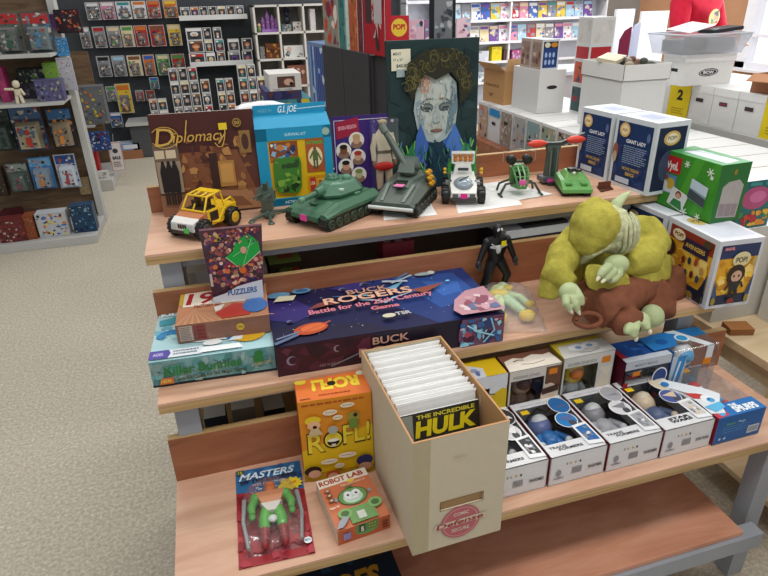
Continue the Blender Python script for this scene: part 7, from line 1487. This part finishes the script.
# ================================================================ PERSON
PX,PY=4.215,3.20
P=thing('person','person in a red hooded sweatshirt with round chest emblem, standing at the far table','person',(PX,PY,0),radians(14))
def skin(name,verts,edges,radii,mat,par,root=0,sub=2):
    me=bpy.data.meshes.new(name); me.from_pydata(verts,edges,[]); o=bpy.data.objects.new(name,me); COL.objects.link(o); o.parent=par
    m=o.modifiers.new('skin','SKIN'); me.skin_vertices or me.attributes
    sv=me.skin_vertices[0].data if me.skin_vertices else None
    if sv is None: return o
    for i,r in enumerate(radii): sv[i].radius=(r if isinstance(r,tuple) else (r,r)); sv[i].use_root=(i==root)
    s=o.modifiers.new('sub','SUBSURF'); s.levels=sub; s.render_levels=sub; me.materials.append(mat); m.use_smooth_shade=True; return o
SK=solid('person_skin','#c79a80',.5,.4,.04,20); RED=solid('red_sweatshirt','#c01f38',.85,.2,.1,30,.3,140); JEAN=solid('dark_jeans','#2c3850',.85,.2,.1,40); HAIR=solid('brown_hair','#3a2a20',.6,.3,.15,60); SHOE=solid('dark_shoes','#22242a',.6,.3,.1,30)
bv=[(0,0,.95),(0,0,1.12),(0,.0,1.30),(0,0,1.42),(0,0,1.50),(0,-.01,1.60),(0,-.01,1.70),
 (-.18,0,1.38),(-.25,-.06,1.16),(-.20,-.24,1.10),(.18,0,1.38),(.25,-.06,1.16),(.20,-.24,1.10),(-.10,0,.88),(-.11,0,.48),(-.12,.01,.09),(.10,0,.88),(.11,0,.48),(.12,.01,.09),(-.12,-.10,.045),(.12,-.10,.045)]
be=[(0,1),(1,2),(2,3),(3,4),(4,5),(5,6),(3,7),(7,8),(8,9),(3,10),(10,11),(11,12),(0,13),(13,14),(14,15),(0,16),(16,17),(17,18),(15,19),(18,20)]
br=[(.15,.11),(.13,.10),(.15,.11),(.11,.09),(.052,.055),(.074,.088),(.070,.085),.065,.045,.033,.065,.045,.033,.085,.058,.042,.085,.058,.042,.04,.04]
body=skin('body',bv,be,br,SK,P)
hv=[(0,0,.93),(0,0,1.10),(0,0,1.28),(0,0,1.41),(-.19,0,1.38),(-.26,-.06,1.16),(-.205,-.22,1.10),(.19,0,1.38),(.26,-.06,1.16),(.205,-.22,1.10),(0,.01,1.47)]
skin('hooded_sweatshirt',hv,[(0,1),(1,2),(2,3),(3,4),(4,5),(5,6),(3,7),(7,8),(8,9),(3,10)],[(.19,.14),(.175,.135),(.185,.14),(.15,.12),.09,.072,.056,.09,.072,.056,(.085,.085)],RED,P)
g=G(); g.tube([(-.09,.03,1.47),(-.07,-.06,1.46),(0,-.09,1.44),(.07,-.06,1.46),(.09,.03,1.47),(.05,.10,1.47),(-.05,.10,1.47),(-.09,.03,1.47)],.032,'#fff',10,cap=False); organic('hood',g,RED,P,.012,4)
skin('jeans',[(0,0,.93),(-.10,0,.86),(-.115,0,.48),(-.12,.01,.10),(.10,0,.86),(.115,0,.48),(.12,.01,.10)],[(0,1),(1,2),(2,3),(0,4),(4,5),(5,6)],[(.17,.125),.10,.075,.062,.10,.075,.062],JEAN,P)
g=G()
for s in (-1,1): 
    k=G(); k.ell((s*.12,-.05,.045),(.052,.14,.045),'#fff'); k.build('shoe',SHOE,P)
g=G(); g.ell((0,.01,1.70),(.088,.10,.10),'#fff'); g.ell((0,.05,1.66),(.085,.075,.09),'#fff'); organic('hair',g,HAIR,P,.012,3)
g=G(); g.ell((0,-.115,1.635),(.013,.02,.022),'#c08a70'); g.build('nose',SKINV,P)
for s in (-1,1):
    k=G(); k.ell((s*.032,-.088,1.665),(.014,.010,.009),'#e8e4e0'); k.ell((s*.032,-.097,1.665),(.006,.004,.006),'#2a2018'); k.build('eye',SKINV,P)
    k=G(); k.ell((s*.082,-.0,1.65),(.010,.02,.03),'#c08a70'); k.build('ear',SKINV,P)
g=G(); g.ell((0,-.092,1.595),(.026,.008,.007),'#9a5048'); g.build('mouth',SKINV,P)
for s in (-1,1):
    g=G(); c=Vector((s*.195,-.275,1.085)); g.ell(c,(.038,.045,.016),'#fff')
    for k in range(4): a=c+Vector((-.028+.019*k,-.035,0)); L=(.055,.065,.06,.045)[k if s>0 else 3-k]; g.tube([a,a+Vector((0,-L*.5,.004)),a+Vector((0,-L,-.012))],[.0095,.009,.007],'#fff',8)
    g.tube([c+Vector((-s*.03,.0,0)),c+Vector((-s*.055,-.025,-.002)),c+Vector((-s*.058,-.05,-.01))],[.012,.010,.008],'#fff',8); organic('hand',g,SK,P,.005,2)
g=G(); f=Face(g,(-.075,-.168,1.20),(1,0,0),(0,0,1),.15,.15)
f.ell(.5,.5,.46,.42,'#d9c87a',20); f.ell(.56,.5,.30,.30,'#b98a5c',16); f.poly([(.15,.2),(.4,.1),(.5,.5),(.3,.75),(.1,.5)],'#c9c06a'); f.poly([(.4,.75),(.75,.85),(.85,.55),(.6,.6)],'#2c2a24'); f.poly([(.25,.45),(.5,.4),(.45,.2),(.25,.25)],'#4f7a3c'); f.poly([(.6,.3),(.85,.35),(.8,.2)],'#b0322c'); f.line([(.45,.35),(.7,.4)],.004,'#e6e0c8')
g.build('chest_emblem',PRINT,P)
